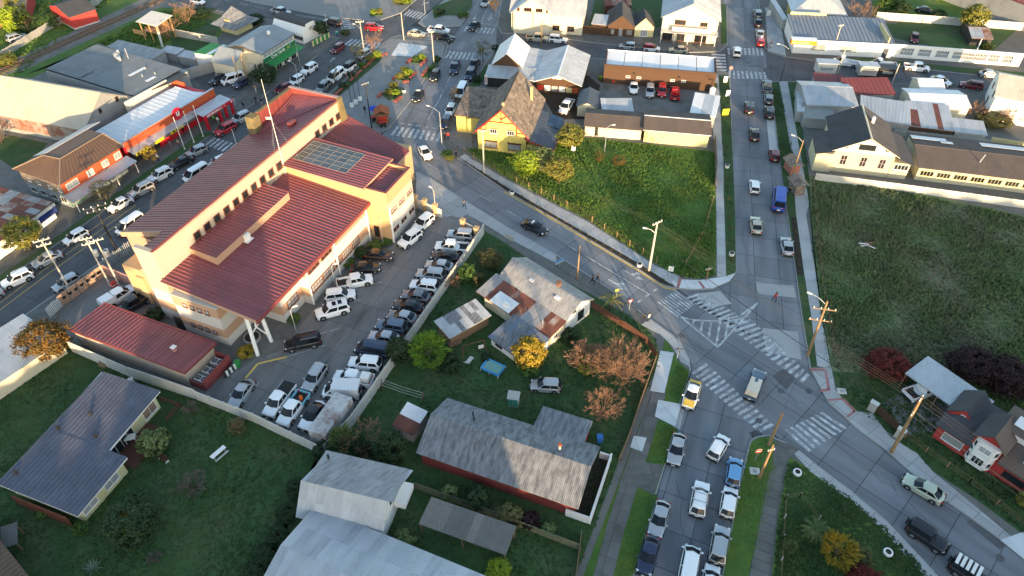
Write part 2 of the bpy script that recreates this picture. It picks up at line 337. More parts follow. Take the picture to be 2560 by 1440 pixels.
# ---- raised blocks with kerbs
def block(poly, mat=None, top=.12):
    o = struct(MB().prism(poly, -.05, top).build('pavement', mat or M_WALKDARK)); k = MB(); n = len(poly); p = poly if area(poly) > 0 else poly[::-1]
    for i in range(n):
        a, c = Vector((*p[i], 0)), Vector((*p[(i + 1) % n], 0)); d = c - a
        if d.length < .2: continue
        q = Vector((-d.y, d.x, 0)).normalized() * .18
        k.add([(a.x, a.y, -.03), (c.x, c.y, -.03), (c.x + q.x, c.y + q.y, -.03), (a.x + q.x, a.y + q.y, -.03), (a.x - q.x * .1, a.y - q.y * .1, top + .012), (c.x - q.x * .1, c.y - q.y * .1, top + .012), (c.x + q.x, c.y + q.y, top + .012), (a.x + q.x, a.y + q.y, top + .012)], [(4, 5, 6, 7), (0, 1, 5, 4), (2, 3, 7, 6), (1, 2, 6, 5), (3, 0, 4, 7)])
    k.build('kerb', M_KERB, o); return o
bk1 = block([(-13.3, 115.9), (-12.9, 112.9), (-12, 110.7), (-9.3, 107.8), (-1.3, 98.5), (7.2, 90.2), (18.5, 78.6), (21.9, 74.8), (23.6, 74.3), (25.6, 74), (28.7, 74.2), (31.5, 75.8), (33, 77.7), (36, 91.5), (39.3, 107.8), (45.6, 138.1), (45.9, 141), (44.4, 142.3), (19.3, 147.8), (-3.6, 152.8), (-5.8, 146), (-7.7, 136.9), (-9.3, 131.2), (-12.3, 121.8)])
bk2 = block([(-24.7, 116.8), (-23.1, 118.8), (-19.9, 130.1), (-18.3, 138.6), (-15, 148), (-14.3, 154.4), (-15.2, 156.7), (-19, 157.5), (-26, 160.1), (-27.9, 158.8), (-32, 149.3), (-33.5, 142.1), (-37.2, 131.9), (-61.7, 79.8), (-65.3, 72.9), (-73.5, 56.9), (-65.9, 29.8), (11.4, 30.2), (13.9, 36.4), (15.7, 41), (17.5, 45.3), (19.3, 50.3), (20.7, 54.1), (22.9, 59.1), (23, 60.9), (22.3, 64.4), (20.6, 66.4), (18.9, 68.4), (15.2, 73.1), (6.7, 81.9), (-1.3, 89.1), (-10.1, 98.1), (-14.1, 102.2), (-20.9, 106.6), (-24.1, 109.8)])
bk3 = block([(53.8, 137.4), (80.8, 136.5), (96.3, 133.1), (110.5, 129.3), (56.7, 27.6), (54, 31), (50.9, 36.1), (48.7, 38.8), (46.8, 41), (44.5, 44.7), (43.3, 46.9), (40.8, 50.1), (39.9, 52), (38.8, 53.8), (38.2, 59.4), (40, 68.9), (41.9, 78.6), (44.4, 91.5), (46.5, 101.3), (47.6, 107.8), (51.2, 125.3)])
bk4 = block([(27.8, 48.3), (28.3, 48.7), (29, 49), (30.2, 49.2), (31.8, 48.2), (32.9, 47.4), (34.6, 45.1), (37.3, 41.9), (39.9, 38.3), (41.5, 34.9), (42.7, 32.2), (43.9, 29.8), (20.1, 30.2), (21.1, 32.2), (23.4, 37.9), (25.3, 42.6), (26.8, 46.1)])
bk5 = block([(-3.6, 165), (-2.3, 160.6), (2.1, 161.2), (17.6, 156.1), (24.1, 154.4), (39.1, 150.9), (46.3, 151.3), (48.7, 154.6), (57.4, 197.8), (-1.7, 197.8)])
bk6 = block([(61.2, 176), (56.8, 153.8), (57, 151.3), (60.1, 148.7), (70, 145.5), (83.3, 144.1), (98.5, 139.9), (117.6, 136), (153.6, 197.8), (65.8, 197.8)])
bk7 = block([(-39.6, 158.4), (-43, 149.3), (-50.9, 128.8), (-56.8, 114.5), (-66.1, 93.3), (-69.8, 84.7), (-74.1, 75.2), (-80.4, 62.3), (-112.8, 95.9), (-130.6, 203.9), (-92.6, 184.8), (-79.3, 176.8), (-57.7, 168.7)])
bk8 = block([(-75.7, 185.3), (-64.3, 179), (-44.6, 170.4), (-34.6, 168.3), (-31.9, 168.3), (-27.1, 172.8), (-21.7, 188.1), (-22.5, 197.8), (-79.5, 197.8)], M_PLAZA)
isl = block([(-22.4, 166.9), (-21.2, 165), (-19.3, 163.9), (-12.1, 165), (-11.3, 168.7), (-9.1, 186.4), (-15, 186.4), (-20.5, 172.3)], M_PLAZA)

def ground_patch(name, poly, mat, z=.15): return struct(MB().sheet(poly, z).build(name, mat))
def walk(poly, ang, mat=None, du=1.6, dv=1.4, z=.125, org=None, gap=.035):
    o = struct(MB().sheet(poly, z + .002).build('footway', M_JOINT)); slabs('paving_slab', o, poly, ang, du, dv, mat or M_WALK, z + .003, gap, .02, org, .1); return o
def strip(pts, wd):
    """outline of a band of constant width along a line of points"""
    P = [Vector(p) for p in pts]; l, r = [], []
    for i, p in enumerate(P):
        d = (P[min(i + 1, len(P) - 1)] - P[max(i - 1, 0)]).normalized(); nrm = Vector((-d.y, d.x)) * wd / 2; l.append(tuple(p + nrm)); r.append(tuple(p - nrm))
    return l + r[::-1]
# block 1: meadow corner, footways
ground_patch('lawn', [(-9.5, 112.5), (-6.4, 108.5), (-1.2, 102.5), (12.3, 90.2), (19.4, 81.9), (24, 77.1), (27.4, 76.4), (29.8, 77.1), (32.9, 91.5), (36.6, 110.5), (14.1, 115.2), (-6.5, 111.5)], M_LAWN2, .14)
ground_patch('gravel_yard', [(18.2, 136), (21.7, 137.2), (42.1, 135.5), (40, 123.3), (20.3, 124)], M_GRAVEL, .14)
ground_patch('yard', [(5, 135.5), (16, 139.9), (18.2, 135.5), (15.4, 121.8), (8.5, 121.8)], M_SOIL, .135)
walk([(-6.4, 107.2), (-1.2, 101.8), (12.3, 89.6), (19.1, 81.8), (21.4, 79.1), (24.6, 77.1), (23.6, 74.5), (18.7, 80), (7.3, 91.2), (-1.2, 99.7), (-9.3, 108.4), (-8.6, 109.8)], dirn((-1.37, 101.04), (18.87, 81.15)))
ground_patch('planting_strip', [(-9.1, 108.1), (-1.2, 99.6), (7.3, 91.1), (18.7, 80), (23.5, 74.6), (21.4, 75.5), (18.6, 78.9), (7.2, 90.4), (-1.3, 98.7)], M_SOIL, .15)
walk([(21.4, 79), (24.5, 76.2), (27.4, 76.1), (29.9, 76.6), (31.3, 76.9), (32.8, 77.6), (31.6, 75.9), (28.8, 74.4), (25.7, 74.2), (23.7, 74.5)], .2, M_NEWCONC, 3, 3)
walk([(41.7, 140.8), (43.6, 140.4), (37.6, 107.8), (31.3, 76.9), (30, 76.8), (36.2, 107.8)], dirn((31.45, 81.61), (40.55, 127.97)), None, 2.0, 2.2)
ground_patch('verge', [(43.6, 139.9), (45.8, 139.9), (39.3, 107.8), (36, 91.5), (33, 78), (31.6, 76.2), (31.4, 77.1), (34.3, 91.5), (37.6, 107.8)], M_LAWN, .14)
walk([(-10, 121.8), (-9.3, 130.4), (-7.4, 135.5), (-5.4, 135.5), (-7.5, 117.4), (-6.9, 110.7), (-8.7, 110.5), (-12.6, 115.2)], 1.0, M_COBBLE, .5, .5)
# block 2: main forecourt, car park, lower footways
walk([(-38.1, 127.6), (-36.1, 131.9), (-31.7, 148.9), (-27.7, 158), (-18.9, 156.7), (-15.3, 155.9), (-15.3, 148), (-18.5, 139), (-20.1, 130.4), (-23.1, 119.1), (-25.1, 117.1), (-28.3, 115.9), (-33.1, 121.8)], dirn((-36.38, 131.23), (-32.04, 149.34)), M_PLAZA, 2.6, 2.6)
walk([(-25.5, 155.9), (-18.9, 153.8), (-22, 148.7), (-26.7, 149.3)], .3, M_NEWCONC, 3, 3, .16)
lot = struct(MB().sheet([(-12.2, 91), (-7.4, 92), (-4.8, 88.9), (-15.5, 62.3), (-21.5, 48), (-29.8, 51.4), (-38.7, 55), (-36.4, 57.5), (-33.3, 60.9), (-30.5, 62.3), (-25.1, 76.2), (-19.5, 82.5), (-16.3, 87.4)], .127).build('car_park', M_JOINT))
slabs('car_park_slab', lot, [(-13.1, 90.5), (-7.4, 92), (-4.8, 88.9), (-15.5, 62.3), (-21.5, 48), (-29.8, 51.4), (-38.7, 55), (-36.4, 57.5), (-33.3, 60.9), (-30.5, 62.3), (-25.1, 76.2), (-19.5, 82.5), (-16.3, 87.4)], R(67.4), 4.5, 4.2, M_LOT, .128, .05, .022, (-18.39, 84.64))
yard = struct(MB().sheet([(-62.3, 70.5), (-59.5, 77.1), (-55.4, 79.3), (-47.3, 68.1), (-52.2, 68.1), (-57.7, 64.4), (-63, 64.4)], .127).build('yard', M_LOT))
walk([(-16.7, 104.1), (-14.1, 102), (-10.1, 97.9), (-1.1, 88.9), (6.7, 81.6), (6.6, 79.8), (-1.2, 86.2), (-6.4, 91), (-12.2, 91), (-15.9, 95.9)], dirn((-10.02, 96.98), (6.61, 80.69)), M_WALK, 2.2, 2.0)
walk([(6.6, 81.5), (15.2, 73), (18.9, 68.2), (17.7, 67), (14.1, 71.3), (6.3, 79.3)], dirn((6.61, 80.69), (17.68, 68.89)), M_WALKDARK, 2.0, 1.6)
walk([(18.9, 68.2), (20.6, 66.2), (22.2, 64.3), (23, 60.9), (22.9, 59.5), (21.8, 60.5), (21.2, 63.1), (19.9, 65.3), (17.5, 67.2)], dirn((19.61, 66.98), (22.31, 63.68)), M_WALK, 2.2, 2.0)
ground_patch('lawn', [(-15.5, 61.9), (-4.7, 87.9), (-1.9, 85.4), (6.2, 77.1), (14, 70.9), (18, 67), (19.2, 64.4), (19.2, 60.5), (15.7, 53.8), (13.6, 48.5), (12.1, 45.3), (6.4, 32.2), (5.9, 29.8), (-22.8, 30.2), (-25.7, 32.2), (-22.2, 46.9), (-21, 48)], M_LAWN, .135)
ground_patch('lawn', [(-57.9, 63.7), (-38.6, 54.7), (-21.8, 47.1), (-25.2, 30.2), (-66.2, 30.2), (-70.5, 54.4), (-64.8, 63.7)], M_LAWN, .135)
ground_patch('verge', [(20.5, 64.8), (21.7, 60.2), (22.7, 58.9), (20.7, 54.4), (19.2, 50.3), (17.4, 45.3), (15.5, 41), (13.7, 36.4), (11.4, 30.3), (6.3, 30.3), (9.3, 37), (12.7, 44.7), (15.3, 50.8), (18.1, 56.9)], M_LAWN2, .14)
walk([(19.5, 62.4), (21.2, 62), (18.9, 55.3), (17.2, 55.7)], dirn((17.93, 55.62), (20.38, 62.26)), M_NEWCONC, 8, 8, .14)
walk([(17.4, 55.6), (19.1, 55.3), (15.8, 46.9), (11.8, 37), (9.5, 30.3), (7.5, 30.3), (10.3, 38.3), (14.2, 48)], dirn((11.96, 38.35), (17.75, 54.38)), M_WALKDARK, 1.9, 1.9, .145)
walk([(18, 54.3), (20.7, 53.6), (19.4, 50.3), (17.2, 51.8)], dirn((17.18, 51.84), (20.68, 53.64)), M_NEWCONC, 9, 9, .15)
walk([(14.3, 49), (15.8, 48.7), (15, 46.8), (13.7, 47.4)], .2, M_NEWCONC, 9, 9, .17)
walk([(13.3, 45.8), (17.2, 45), (15.5, 41.2), (13, 42.9), (11.8, 42.4)], dirn((14.58, 45.26), (14.99, 41.69)), M_WALKDARK, 2.2, 2.2, .15)
ground_patch('dark_yard', [(9.9, 46.3), (11.4, 45.8), (8.5, 37.9), (5.7, 38.8)], M_SOIL, .15)
# block 3: vacant lot and its footway
ground_patch('rough_lot', [(51.2, 102.8), (64.3, 99.3), (82.6, 91.5), (90.4, 89.4), (72, 54.4), (64.4, 56.9), (50.7, 57.9), (40.9, 58.9), (42.8, 68.9), (44.6, 77.4), (48.1, 91.5)], M_ROUGH, .14)
ground_patch('verge', [(53.7, 137), (55.8, 137), (50.2, 107.8), (46.6, 93.7), (43, 77.4), (41.3, 68.9), (39.3, 59.7), (38.4, 59.5), (40.1, 68.9), (42, 78.6), (44.5, 91.5), (47.7, 107.8), (51.4, 125.3)], M_LAWN, .14)
ground_patch('verge', [(57.4, 137), (59.1, 137), (55.6, 121.8), (51.3, 102.8), (48.2, 91.5), (44.8, 77.4), (42.9, 68.9), (40.9, 58.9), (40.2, 58.9), (42.7, 68.9), (44.5, 77.4), (48.9, 94.8), (51.5, 107.8)], M_LAWN, .14)
walk([(55.6, 137.2), (57.3, 137.2), (51.5, 107.8), (48.9, 94.8), (47.4, 91.5), (44.6, 77.4), (42.7, 68.9), (40.9, 59.5), (39.2, 59.5), (41.3, 68.9), (42.9, 77.4), (46, 92.3), (49.9, 107.8)], dirn((43.39, 77.11), (52.64, 118.8)), M_WALK, 2.4, 2.2, .128)
ground_patch('planting_strip', [(44.8, 91), (45.7, 91), (42.7, 77.1), (41.7, 77.1)], M_SOIL, .16)
ground_patch('lawn', [(40.9, 58.9), (50.7, 57.9), (64.4, 56.9), (71, 54.4), (57.7, 30.6), (53.7, 36.5), (50.7, 40.7), (47.4, 44.2), (44.8, 49.1), (40.7, 53.8), (40.6, 56.3)], M_LAWN, .135)
walk([(38.3, 59.4), (41, 59.5), (40.3, 55.9), (41.3, 52.6), (43.6, 52.3), (44.4, 48.8), (46.6, 46.6), (47.4, 44.2), (50.2, 39.8), (53, 35.2), (54.7, 32.2), (54.1, 31.1), (51, 36.1), (48.8, 38.9), (46.8, 41), (44.5, 44.8), (43.3, 47), (40.9, 50.2), (39.9, 52.1), (38.8, 53.9)], dirn((44.74, 45.26), (51.17, 36.53)), M_WALK, 2.6, 2.6, .13)
ground_patch('driveway', [(45.4, 53.8), (51, 57.2), (54.4, 52.6), (49.7, 49.6), (46.7, 49.1)], M_WALKDARK, .15)
walk([(50.9, 36), (54, 37), (56.4, 33.9), (54.6, 30.6)], .5, M_NEWCONC, 9, 9, .15)
# block 4
ground_patch('verge', [(28, 48.2), (29.1, 48.8), (30.1, 48.8), (31, 47.8), (29.6, 44.2), (27, 38.8), (23.3, 30.3), (20.2, 30.3), (21.2, 32.2), (23.5, 37.9), (25.4, 42.6)], M_LAWN2, .14)
ground_patch('lawn', [(31.8, 46.1), (34.2, 44), (36.9, 40.8), (39.5, 37.3), (41.1, 34), (42.6, 30.3), (25.4, 30.3), (28.5, 38.8)], M_LAWN2, .14)
walk([(30.5, 47.7), (32, 48), (33.3, 47.1), (31.9, 46.1), (29.7, 43.2), (29.1, 43.7)], -.4, M_WALKDARK, 3, 3, .145)
walk([(29, 44.2), (30.8, 45), (29.1, 40.7), (25, 30.3), (22.9, 30.3), (26.6, 38.8)], dirn((24.53, 32.24), (29.28, 43.19)), M_WALKDARK, 1.1, 3.2, .15, gap=.06)
walk([(32.2, 47), (33, 47.2), (34.6, 45), (37.2, 41.8), (39.8, 38.2), (41.5, 34.9), (42.8, 32.1), (43.6, 30.3), (42.2, 30.3), (40.5, 33.9), (39.1, 37.2), (36.2, 41.2), (33.6, 44.2)], dirn((34.62, 45.1), (39.88, 38.3)), M_WALK, 2.6, 2.4, .14)
# block 5, 6, 7, 8
walk([(-2.1, 165), (-2, 161), (2.1, 161.5), (17.6, 156.5), (24.2, 154.8), (39.2, 151.3), (46.4, 151.7), (47.6, 155), (39.9, 155), (29.6, 159.3), (17.6, 160.6), (0.9, 164.1)], dirn((2.15, 161.89), (39.39, 152.35)), M_WALKDARK, 2.2, 2.0)
ground_patch('lawn', [(17.9, 164.1), (26, 160.8), (40, 166.4), (44.9, 194.9), (23.5, 194.9)], M_LAWN, .14)
ground_patch('verge', [(52, 178), (53.5, 178), (48.9, 155.9), (47.3, 155)], M_LAWN, .14)
walk([(62.7, 176), (65.8, 175.5), (61.3, 153.4), (60.4, 149.1), (57.1, 151.7)], dirn((59.46, 155.44), (62.7, 171.11)), M_WALK, 2, 2)
ground_patch('lawn', [(78.1, 166.4), (91.5, 166.4), (93.4, 168.7), (122, 166.4), (106.9, 151.3), (102.4, 149.3), (88.9, 157.5)], M_LAWN, .14)
ground_patch('lawn', [(87.5, 171.1), (111.1, 167.6), (122.7, 192), (95.2, 192)], M_LAWN2, .14)
ground_patch('verge', [(68.2, 147.4), (77.3, 148.4), (96.2, 143.6), (108.7, 141.2), (107.3, 138.5), (98.7, 140.2), (83.4, 144.5), (70.1, 145.8)], M_LAWN, .14)
walk([(-39.8, 157.8), (-43, 149.5), (-50.9, 129.1), (-56.8, 114.8), (-66.2, 93.5), (-69.9, 84.9), (-74.2, 75.6), (-76.9, 70.1), (-80, 72.5), (-76.4, 79.6), (-72.9, 87.4), (-69.5, 97), (-66.5, 104.7), (-60.7, 119.1), (-55.3, 132.6), (-49.8, 143.6), (-44.3, 159.3)], dirn((-67.19, 95.86), (-51.72, 132.06)), M_WALKDARK, 2.2, 2.0)
ground_patch('verge', [(-76.5, 73.3), (-75, 77.1), (-71.5, 84.4), (-67.9, 93.4), (-64.4, 102), (-61.2, 109.5), (-58.4, 116.6), (-55.2, 117.4), (-56.8, 115), (-66.2, 93.5), (-69.9, 84.9), (-74.2, 75.5), (-76.2, 70.9)], M_LAWN, .16)
ground_patch('verge', [(-81.3, 68.1), (-76.7, 80.2), (-74.2, 87.4), (-74.9, 95.9), (-77.7, 89.4), (-86.2, 76.2)], M_LAWN, .15)
ground_patch('lawn', [(-104, 123.3), (-105.3, 144.5), (-87.4, 187.8), (-111.2, 194.9), (-141, 166.4), (-103.9, 105.3)], M_LAWN2, .13)
ground_patch('verge', [(-103, 139.9), (-98.4, 144.5), (-88.4, 173.5), (-80.4, 176), (-67.3, 161.9), (-68.9, 149.3), (-81.2, 149.3), (-92.7, 151.3)], M_LAWN2, .132)
ground_patch('rough_lot', [(-103.7, 117.4), (-84.4, 102.8), (-85.2, 113.2), (-93.2, 115.9)], M_LAWN, .132)
ground_patch('lawn', [(-83.2, 169.9), (-79.2, 175.5), (-70, 171.1), (-68.1, 155.4), (-68.9, 149.3), (-76.4, 153.4)], M_LAWN, .138)
ground_patch('asphalt_yard', [(-76.6, 151.3), (-63, 147.4), (-61.6, 142.6), (-51.3, 139), (-51.7, 131.2), (-61.7, 132.1)], M_ASPH, .14)
ground_patch('planting_bed', [(-19.8, 176), (-9.8, 186.4), (-10.1, 176), (-12.5, 168.7), (-13.6, 171.1), (-16.5, 171.1), (-18.8, 169.2)], M_LAWN, .16)
ground_patch('planting_bed', [(-31.4, 189.2), (-23, 189.2), (-27.4, 177.3), (-29.6, 179)], M_LAWN, .16)
ground_patch('verge', [(-108.3, 131.2), (-104.8, 140.8), (-87.3, 176), (-77.4, 176), (-88, 172.6), (-98.1, 143.9), (-101.6, 137.2), (-105.8, 129.6)], M_LAWN2, .131)
# railway bed
ground_patch('track_bed', [(-109.7, 133.7), (-105.4, 142.1), (-86.1, 181.1), (-91.3, 187), (-109.1, 147), (-113.8, 138.1)], M_GRAVEL, .15)

# ---- painted markings
def mark(parent, name, polys, mat=None, z=.021):
    for p in polys:
        mx = sum(q[0] for q in p) / len(p); my = sum(q[1] for q in p) / len(p)
        MB().sheet([(q[0] - mx, q[1] - my) for q in p], 0).build(name, mat or M_PAINT, parent, loc=(mx, my, z))
def zebra(parent, a0, a1, b0, b1, n, fill=.52, z=.021):
    """bars between the lines a0-a1 and b0-b1"""
    P = []; L = lambda p, q, t: (p[0] + (q[0] - p[0]) * t, p[1] + (q[1] - p[1]) * t)
    for i in range(n):
        t0, t1 = i / (n - 1 + fill) , (i + fill) / (n - 1 + fill)
        P.append([L(a0, a1, t0), L(a0, a1, t1), L(b0, b1, t1), L(b0, b1, t0)])
    mark(parent, 'crossing_bar', P, z=z)
def line(parent, pts, wd=.12, name='lane_line', mat=None, z=.0205): mark(parent, name, [strip([p, q], wd) for p, q in zip(pts, pts[1:])], mat, z)
def dashes(parent, p, q, ln, gp, wd=.12, mat=None):
    p, q = Vector(p), Vector(q); d = (q - p); L = d.length; d.normalize(); s = 0; P = []
    while s + ln * .5 < L: P.append(strip([tuple(p + d * s), tuple(p + d * min(L, s + ln))], wd)); s += ln + gp
    mark(parent, 'lane_dash', P, mat, .0205)
zebra(rdA, (20.41, 71.66), (23.51, 73.96), (22.84, 68.66), (25.67, 71.1), 8)
zebra(rdC, (24.51, 72.47), (28.57, 68.12), (26.68, 73.46), (31.18, 69.44), 8, z=.0225)
zebra(rdC, (28.8, 67.66), (36.58, 57.02), (32.42, 69.05), (37.89, 58.33), 15, z=.0225)
zebra(rdB, (22.89, 58.72), (29.27, 49.47), (25.1, 60.33), (31.28, 50.61), 15)
zebra(rdA, (32.36, 49.87), (37.63, 52.56), (34.25, 46.86), (39.88, 50.21), 8)
zebra(rdD, (-22.7, 116.22), (-13.57, 113.98), (-21.88, 119.39), (-13.21, 117.07), 9)
zebra(rdD, (-14.76, 148.35), (-8.75, 147.38), (-13.92, 151.74), (-8.26, 150.73), 7)
zebra(rdD, (-11.42, 162.34), (-4.65, 160.79), (-10.81, 165.26), (-3.96, 163.9), 8)
zebra(rdF, (-42.73, 168.74), (-39.94, 163.23), (-39.81, 169.68), (-36.98, 164.13), 6)
zebra(rdE, (-38.29, 154.81), (-29.36, 152.35), (-36.76, 158.19), (-28.92, 155.86), 9)
zebra(rdF, (-21.1, 159.7), (-20.09, 156.7), (-19, 163.45), (-16.91, 156.91), 6)
zebra(rdF, (-26.5, 171.59), (-21.13, 168.27), (-25.3, 175.01), (-19.48, 171.59), 8)
zebra(rdE, (-56.31, 112.88), (-48.77, 108.49), (-55.35, 115.51), (-47.66, 111.53), 9)
zebra(rdC, (45.5, 138.81), (53.39, 138.45), (46.14, 142.45), (53.85, 141.53), 9)
zebra(rdC, (47.85, 150.13), (55.49, 149.54), (48.38, 153.37), (56.24, 153.16), 9)
zebra(rdF, (44.21, 150.53), (43.5, 142.08), (47.23, 150.13), (45.89, 142.08), 6)
zebra(rdE, (-66.29, 67.74), (-65.12, 69.28), (-64.37, 66.61), (-63.99, 69.83), 5)
ch = [(23.3, 68.7), (25, 68.1), (28, 67.9), (31.5, 68.9), (34.6, 71.5)]; line(rdA, ch, .28, 'chevron_outline', z=.026)
line(rdA, [(23.33, 68.66), (27.18, 63.11), (30.31, 66.61), (34.59, 71.5)], .28, 'chevron_outline', z=.0265)
line(rdA, [(25, 68.12), (24.58, 67.06)], .28, 'chevron_bar', z=.0255)
line(rdA, [(26.15, 67.82), (25.43, 65.79)], .3, 'chevron_bar', z=.0255); line(rdA, [(27.28, 67.74), (26.28, 64.69)], .3, 'chevron_bar', z=.0255)
line(rdA, [(28.52, 67.89), (27.11, 63.54)], .3, 'chevron_bar', z=.0255); line(rdA, [(29.81, 68.27), (28.53, 64.69)], .3, 'chevron_bar', z=.0255); line(rdA, [(31.04, 68.58), (30.35, 66.76)], .3, 'chevron_bar', z=.0255)
dashes(rdA, (-5.35, 97.32), (9.76, 82.92), 3, 3.4); line(rdA, [(11.24, 81.52), (19.46, 73.29)], .14)
dashes(rdA, (17.7, 71.58), (21.68, 75.13), .9, .8, .3)
dashes(rdD, (-16.69, 119.09), (-12.08, 144.51), 3, 3); line(rdD, [(-16.69, 119.09), (-14.2, 131.9)], .13); line(rdD, [(-7.45, 166.87), (-5.54, 179.81)], .13)
line(rdA, [(-17.66, 114.26), (-17.78, 111.8), (-16.87, 109.15), (-15.23, 106.82), (-10.36, 102.6)], .12)
dashes(rdD, (-21.41, 120.57), (-13.45, 118.37), 1.0, .6, .25); dashes(rdD, (-10.73, 167.57), (-3.99, 165.72), 1.0, .6, .25)
def arrow(parent, p, q, turn=0, z=.022):
    p, q = Vector(p), Vector(q); d = (q - p); L = d.length; d.normalize(); n_ = Vector((-d.y, d.x))
    f = lambda s, t: tuple(p + d * s + n_ * t)
    P = [f(0, -.13), f(L * .68, -.13), f(L * .68, -.5), f(L, 0), f(L * .68, .5), f(L * .68, .13), f(0, .13)]
    mark(parent, 'lane_arrow', [P], None, z)
    if turn: mark(parent, 'lane_arrow', [[f(L * .38, .1 * turn), f(L * .52, .55 * turn), f(L * .50, .95 * turn), f(L * .72, .8 * turn), f(L * .6, .4 * turn), f(L * .46, .1 * turn)]], None, z + .001)
arrow(rdA, (14, 76.42), (16.51, 73.96), 1); arrow(rdA, (16.39, 78.43), (19.16, 76.16), 1)
arrow(rdD, (-8.78, 172.07), (-9.14, 168.74)); arrow(rdD, (-5.07, 171.83), (-5.67, 168.27), 1); arrow(rdF, (-19.27, 175.01), (-17.29, 177.77), 1); arrow(rdF, (-22.76, 177.51), (-20.86, 179.81), 1); arrow(rdE, (-39.62, 146.41), (-38.96, 148.55))
line(rdF, [(-53.69, 172.07), (-40.18, 167.34)], .12); dashes(rdF, (-72.95, 181.11), (-56.96, 173.53), 2.5, 2.5)
line(rdE, [(-73.8, 70.5), (-70.5, 78.7), (-62.9, 95.6)], .1, 'kerb_line', M_YPAINT); line(rdE, [(-72.8, 69.7), (-69.5, 77.8), (-61.8, 94.5)], .1, 'kerb_line', M_YPAINT); line(rdE, [(-71.8, 68.9), (-68.5, 76.9), (-60.8, 93.7)], .1, 'kerb_line', M_YPAINT)
# bay lines in the car park
def bay(p, q, m=M_PAINT): line(lot, [p, q], .09, 'bay_line', m, .158)
for p, q in (((-21.25, 82.17), (-17.73, 80.69)), ((-22.33, 77.46), (-17.99, 77.99)), ((-22.96, 74.12), (-18.86, 75.64)), ((-24.28, 70.54), (-20.64, 72.39)), ((-26.83, 64.98), (-23.33, 66.46)), ((-29.21, 61.36), (-24.78, 63.25)), ((-33.02, 52.92), (-31.79, 57.22)), ((-26.22, 51.49), (-27.53, 49.92))): bay(p, q)
line(lot, [(-29.3, 61.3), (-32.8, 60.1), (-33.7, 57.7)], .3, 'edge_line', M_YPAINT, .16)
line(rdA, [(-1.3, 98.2), (7.2, 89.9), (18.5, 78.4), (21.9, 74.6), (23.5, 74.1)], .22, 'kerb_line', M_YPAINT, .024)
# red tactile bands at the crossings
for p in ([(24.3, 76.5), (24.8, 76.4), (24, 74.4), (23.6, 74.5)], [(27, 75.8), (27.3, 75.9), (27.8, 74.4), (27.4, 74.2)], [(38.1, 59.4), (40.1, 59.3), (39.9, 58.9), (38.1, 58.9)], [(40, 59.1), (40.2, 59), (39.7, 56), (39.3, 55.9)], [(38.3, 55.9), (39.7, 56.1), (39.6, 55.7), (38.3, 55.5)], [(38.8, 54.4), (40.9, 54.6), (40.8, 54.3), (38.9, 54.1)], [(40.9, 54.6), (41.8, 52.6), (41.4, 52.4), (40.6, 54.3)], [(40.2, 51.8), (41.5, 52.7), (41.6, 52.4), (40.4, 51.6)]):
    ground_patch('tactile_band', p, M_REDTILE, .156)
for p, l_ in (((33.53, 55.81), 'on the junction beside the crossing pickup'), ((29.63, 51.25), 'on the lower zebra crossing bars'), ((22.83, 65.13), 'near the garden fence corner'), ((50.01, 34.13), 'at the lower right kerb'), ((37, 55.75), 'by the right junction footway'), ((51.37, 146.03), 'between the upper right crossings')):
    o = MB(); o.tube([(p[0], p[1], .018), (p[0], p[1], .034)], .42, 14).build('manhole', M_ASPH); o = COL.objects[-1]
    tag(o, 'round iron manhole cover ' + l_, 'manhole', 'manhole covers')

# tar sealed cracks wandering over the slabs
rc = random.Random(5)
for a, c in (((22.69, 65.86), (29.66, 58.85)), ((29.95, 62.26), (34.82, 53.76)), ((20.12, 70.46), (25.22, 62.26)), ((28.45, 72.88), (35.92, 62.97)), ((32.72, 56.9), (38.26, 50.79)), ((37.33, 47.96), (42.33, 41.69)), ((41.52, 44.22), (46.63, 33.91)), ((18.33, 43.19), (18.25, 33.07)), ((32.05, 76.25), (40.88, 74.54)), ((1.29, 91.51), (8.69, 85.42)), ((-13.54, 107.85), (-6.87, 101.64)), ((-20.1, 109.15), (-15.33, 104.07)), ((40.72, 105.31), (45.38, 99.28)), ((36.3, 89.43), (35.18, 77.11))):
    P = [(a[0] + (c[0] - a[0]) * k / 8 + (rc.gauss(0, .025) * math.dist(a, c) if 0 < k < 8 else 0), a[1] + (c[1] - a[1]) * k / 8 + (rc.gauss(0, .025) * math.dist(a, c) if 0 < k < 8 else 0)) for k in range(9)]
    mark(rdA, 'crack', [strip(P, .045)], M_JOINT, .0195)
for p, m in (([(26, 73.3), (27.4, 70.5), (30.9, 71.3), (29.8, 73.9)], M_WALK), ([(35.4, 75.8), (40.7, 75), (40.3, 72.5), (35.1, 73.3)], M_WALK), ([(34, 66.6), (38.6, 65.9), (37.6, 60.9), (33.4, 62.3)], M_WALK), ([(33.1, 58.2), (35, 59.5), (36, 57.9), (34.2, 55.9)], M_ASPH), ([(49.8, 38.8), (51.6, 35.6), (50.4, 35), (48.4, 38.1)], M_ASPH), ([(20.1, 53.8), (21.3, 53.8), (19.9, 49.9), (19.4, 50.3)], M_WALK), ([(49.3, 123.3), (50.8, 123.3), (48.1, 110.5), (46.6, 110.5)], M_WALK)): mark(rdA, 'repair_patch', [p], m, .0188)

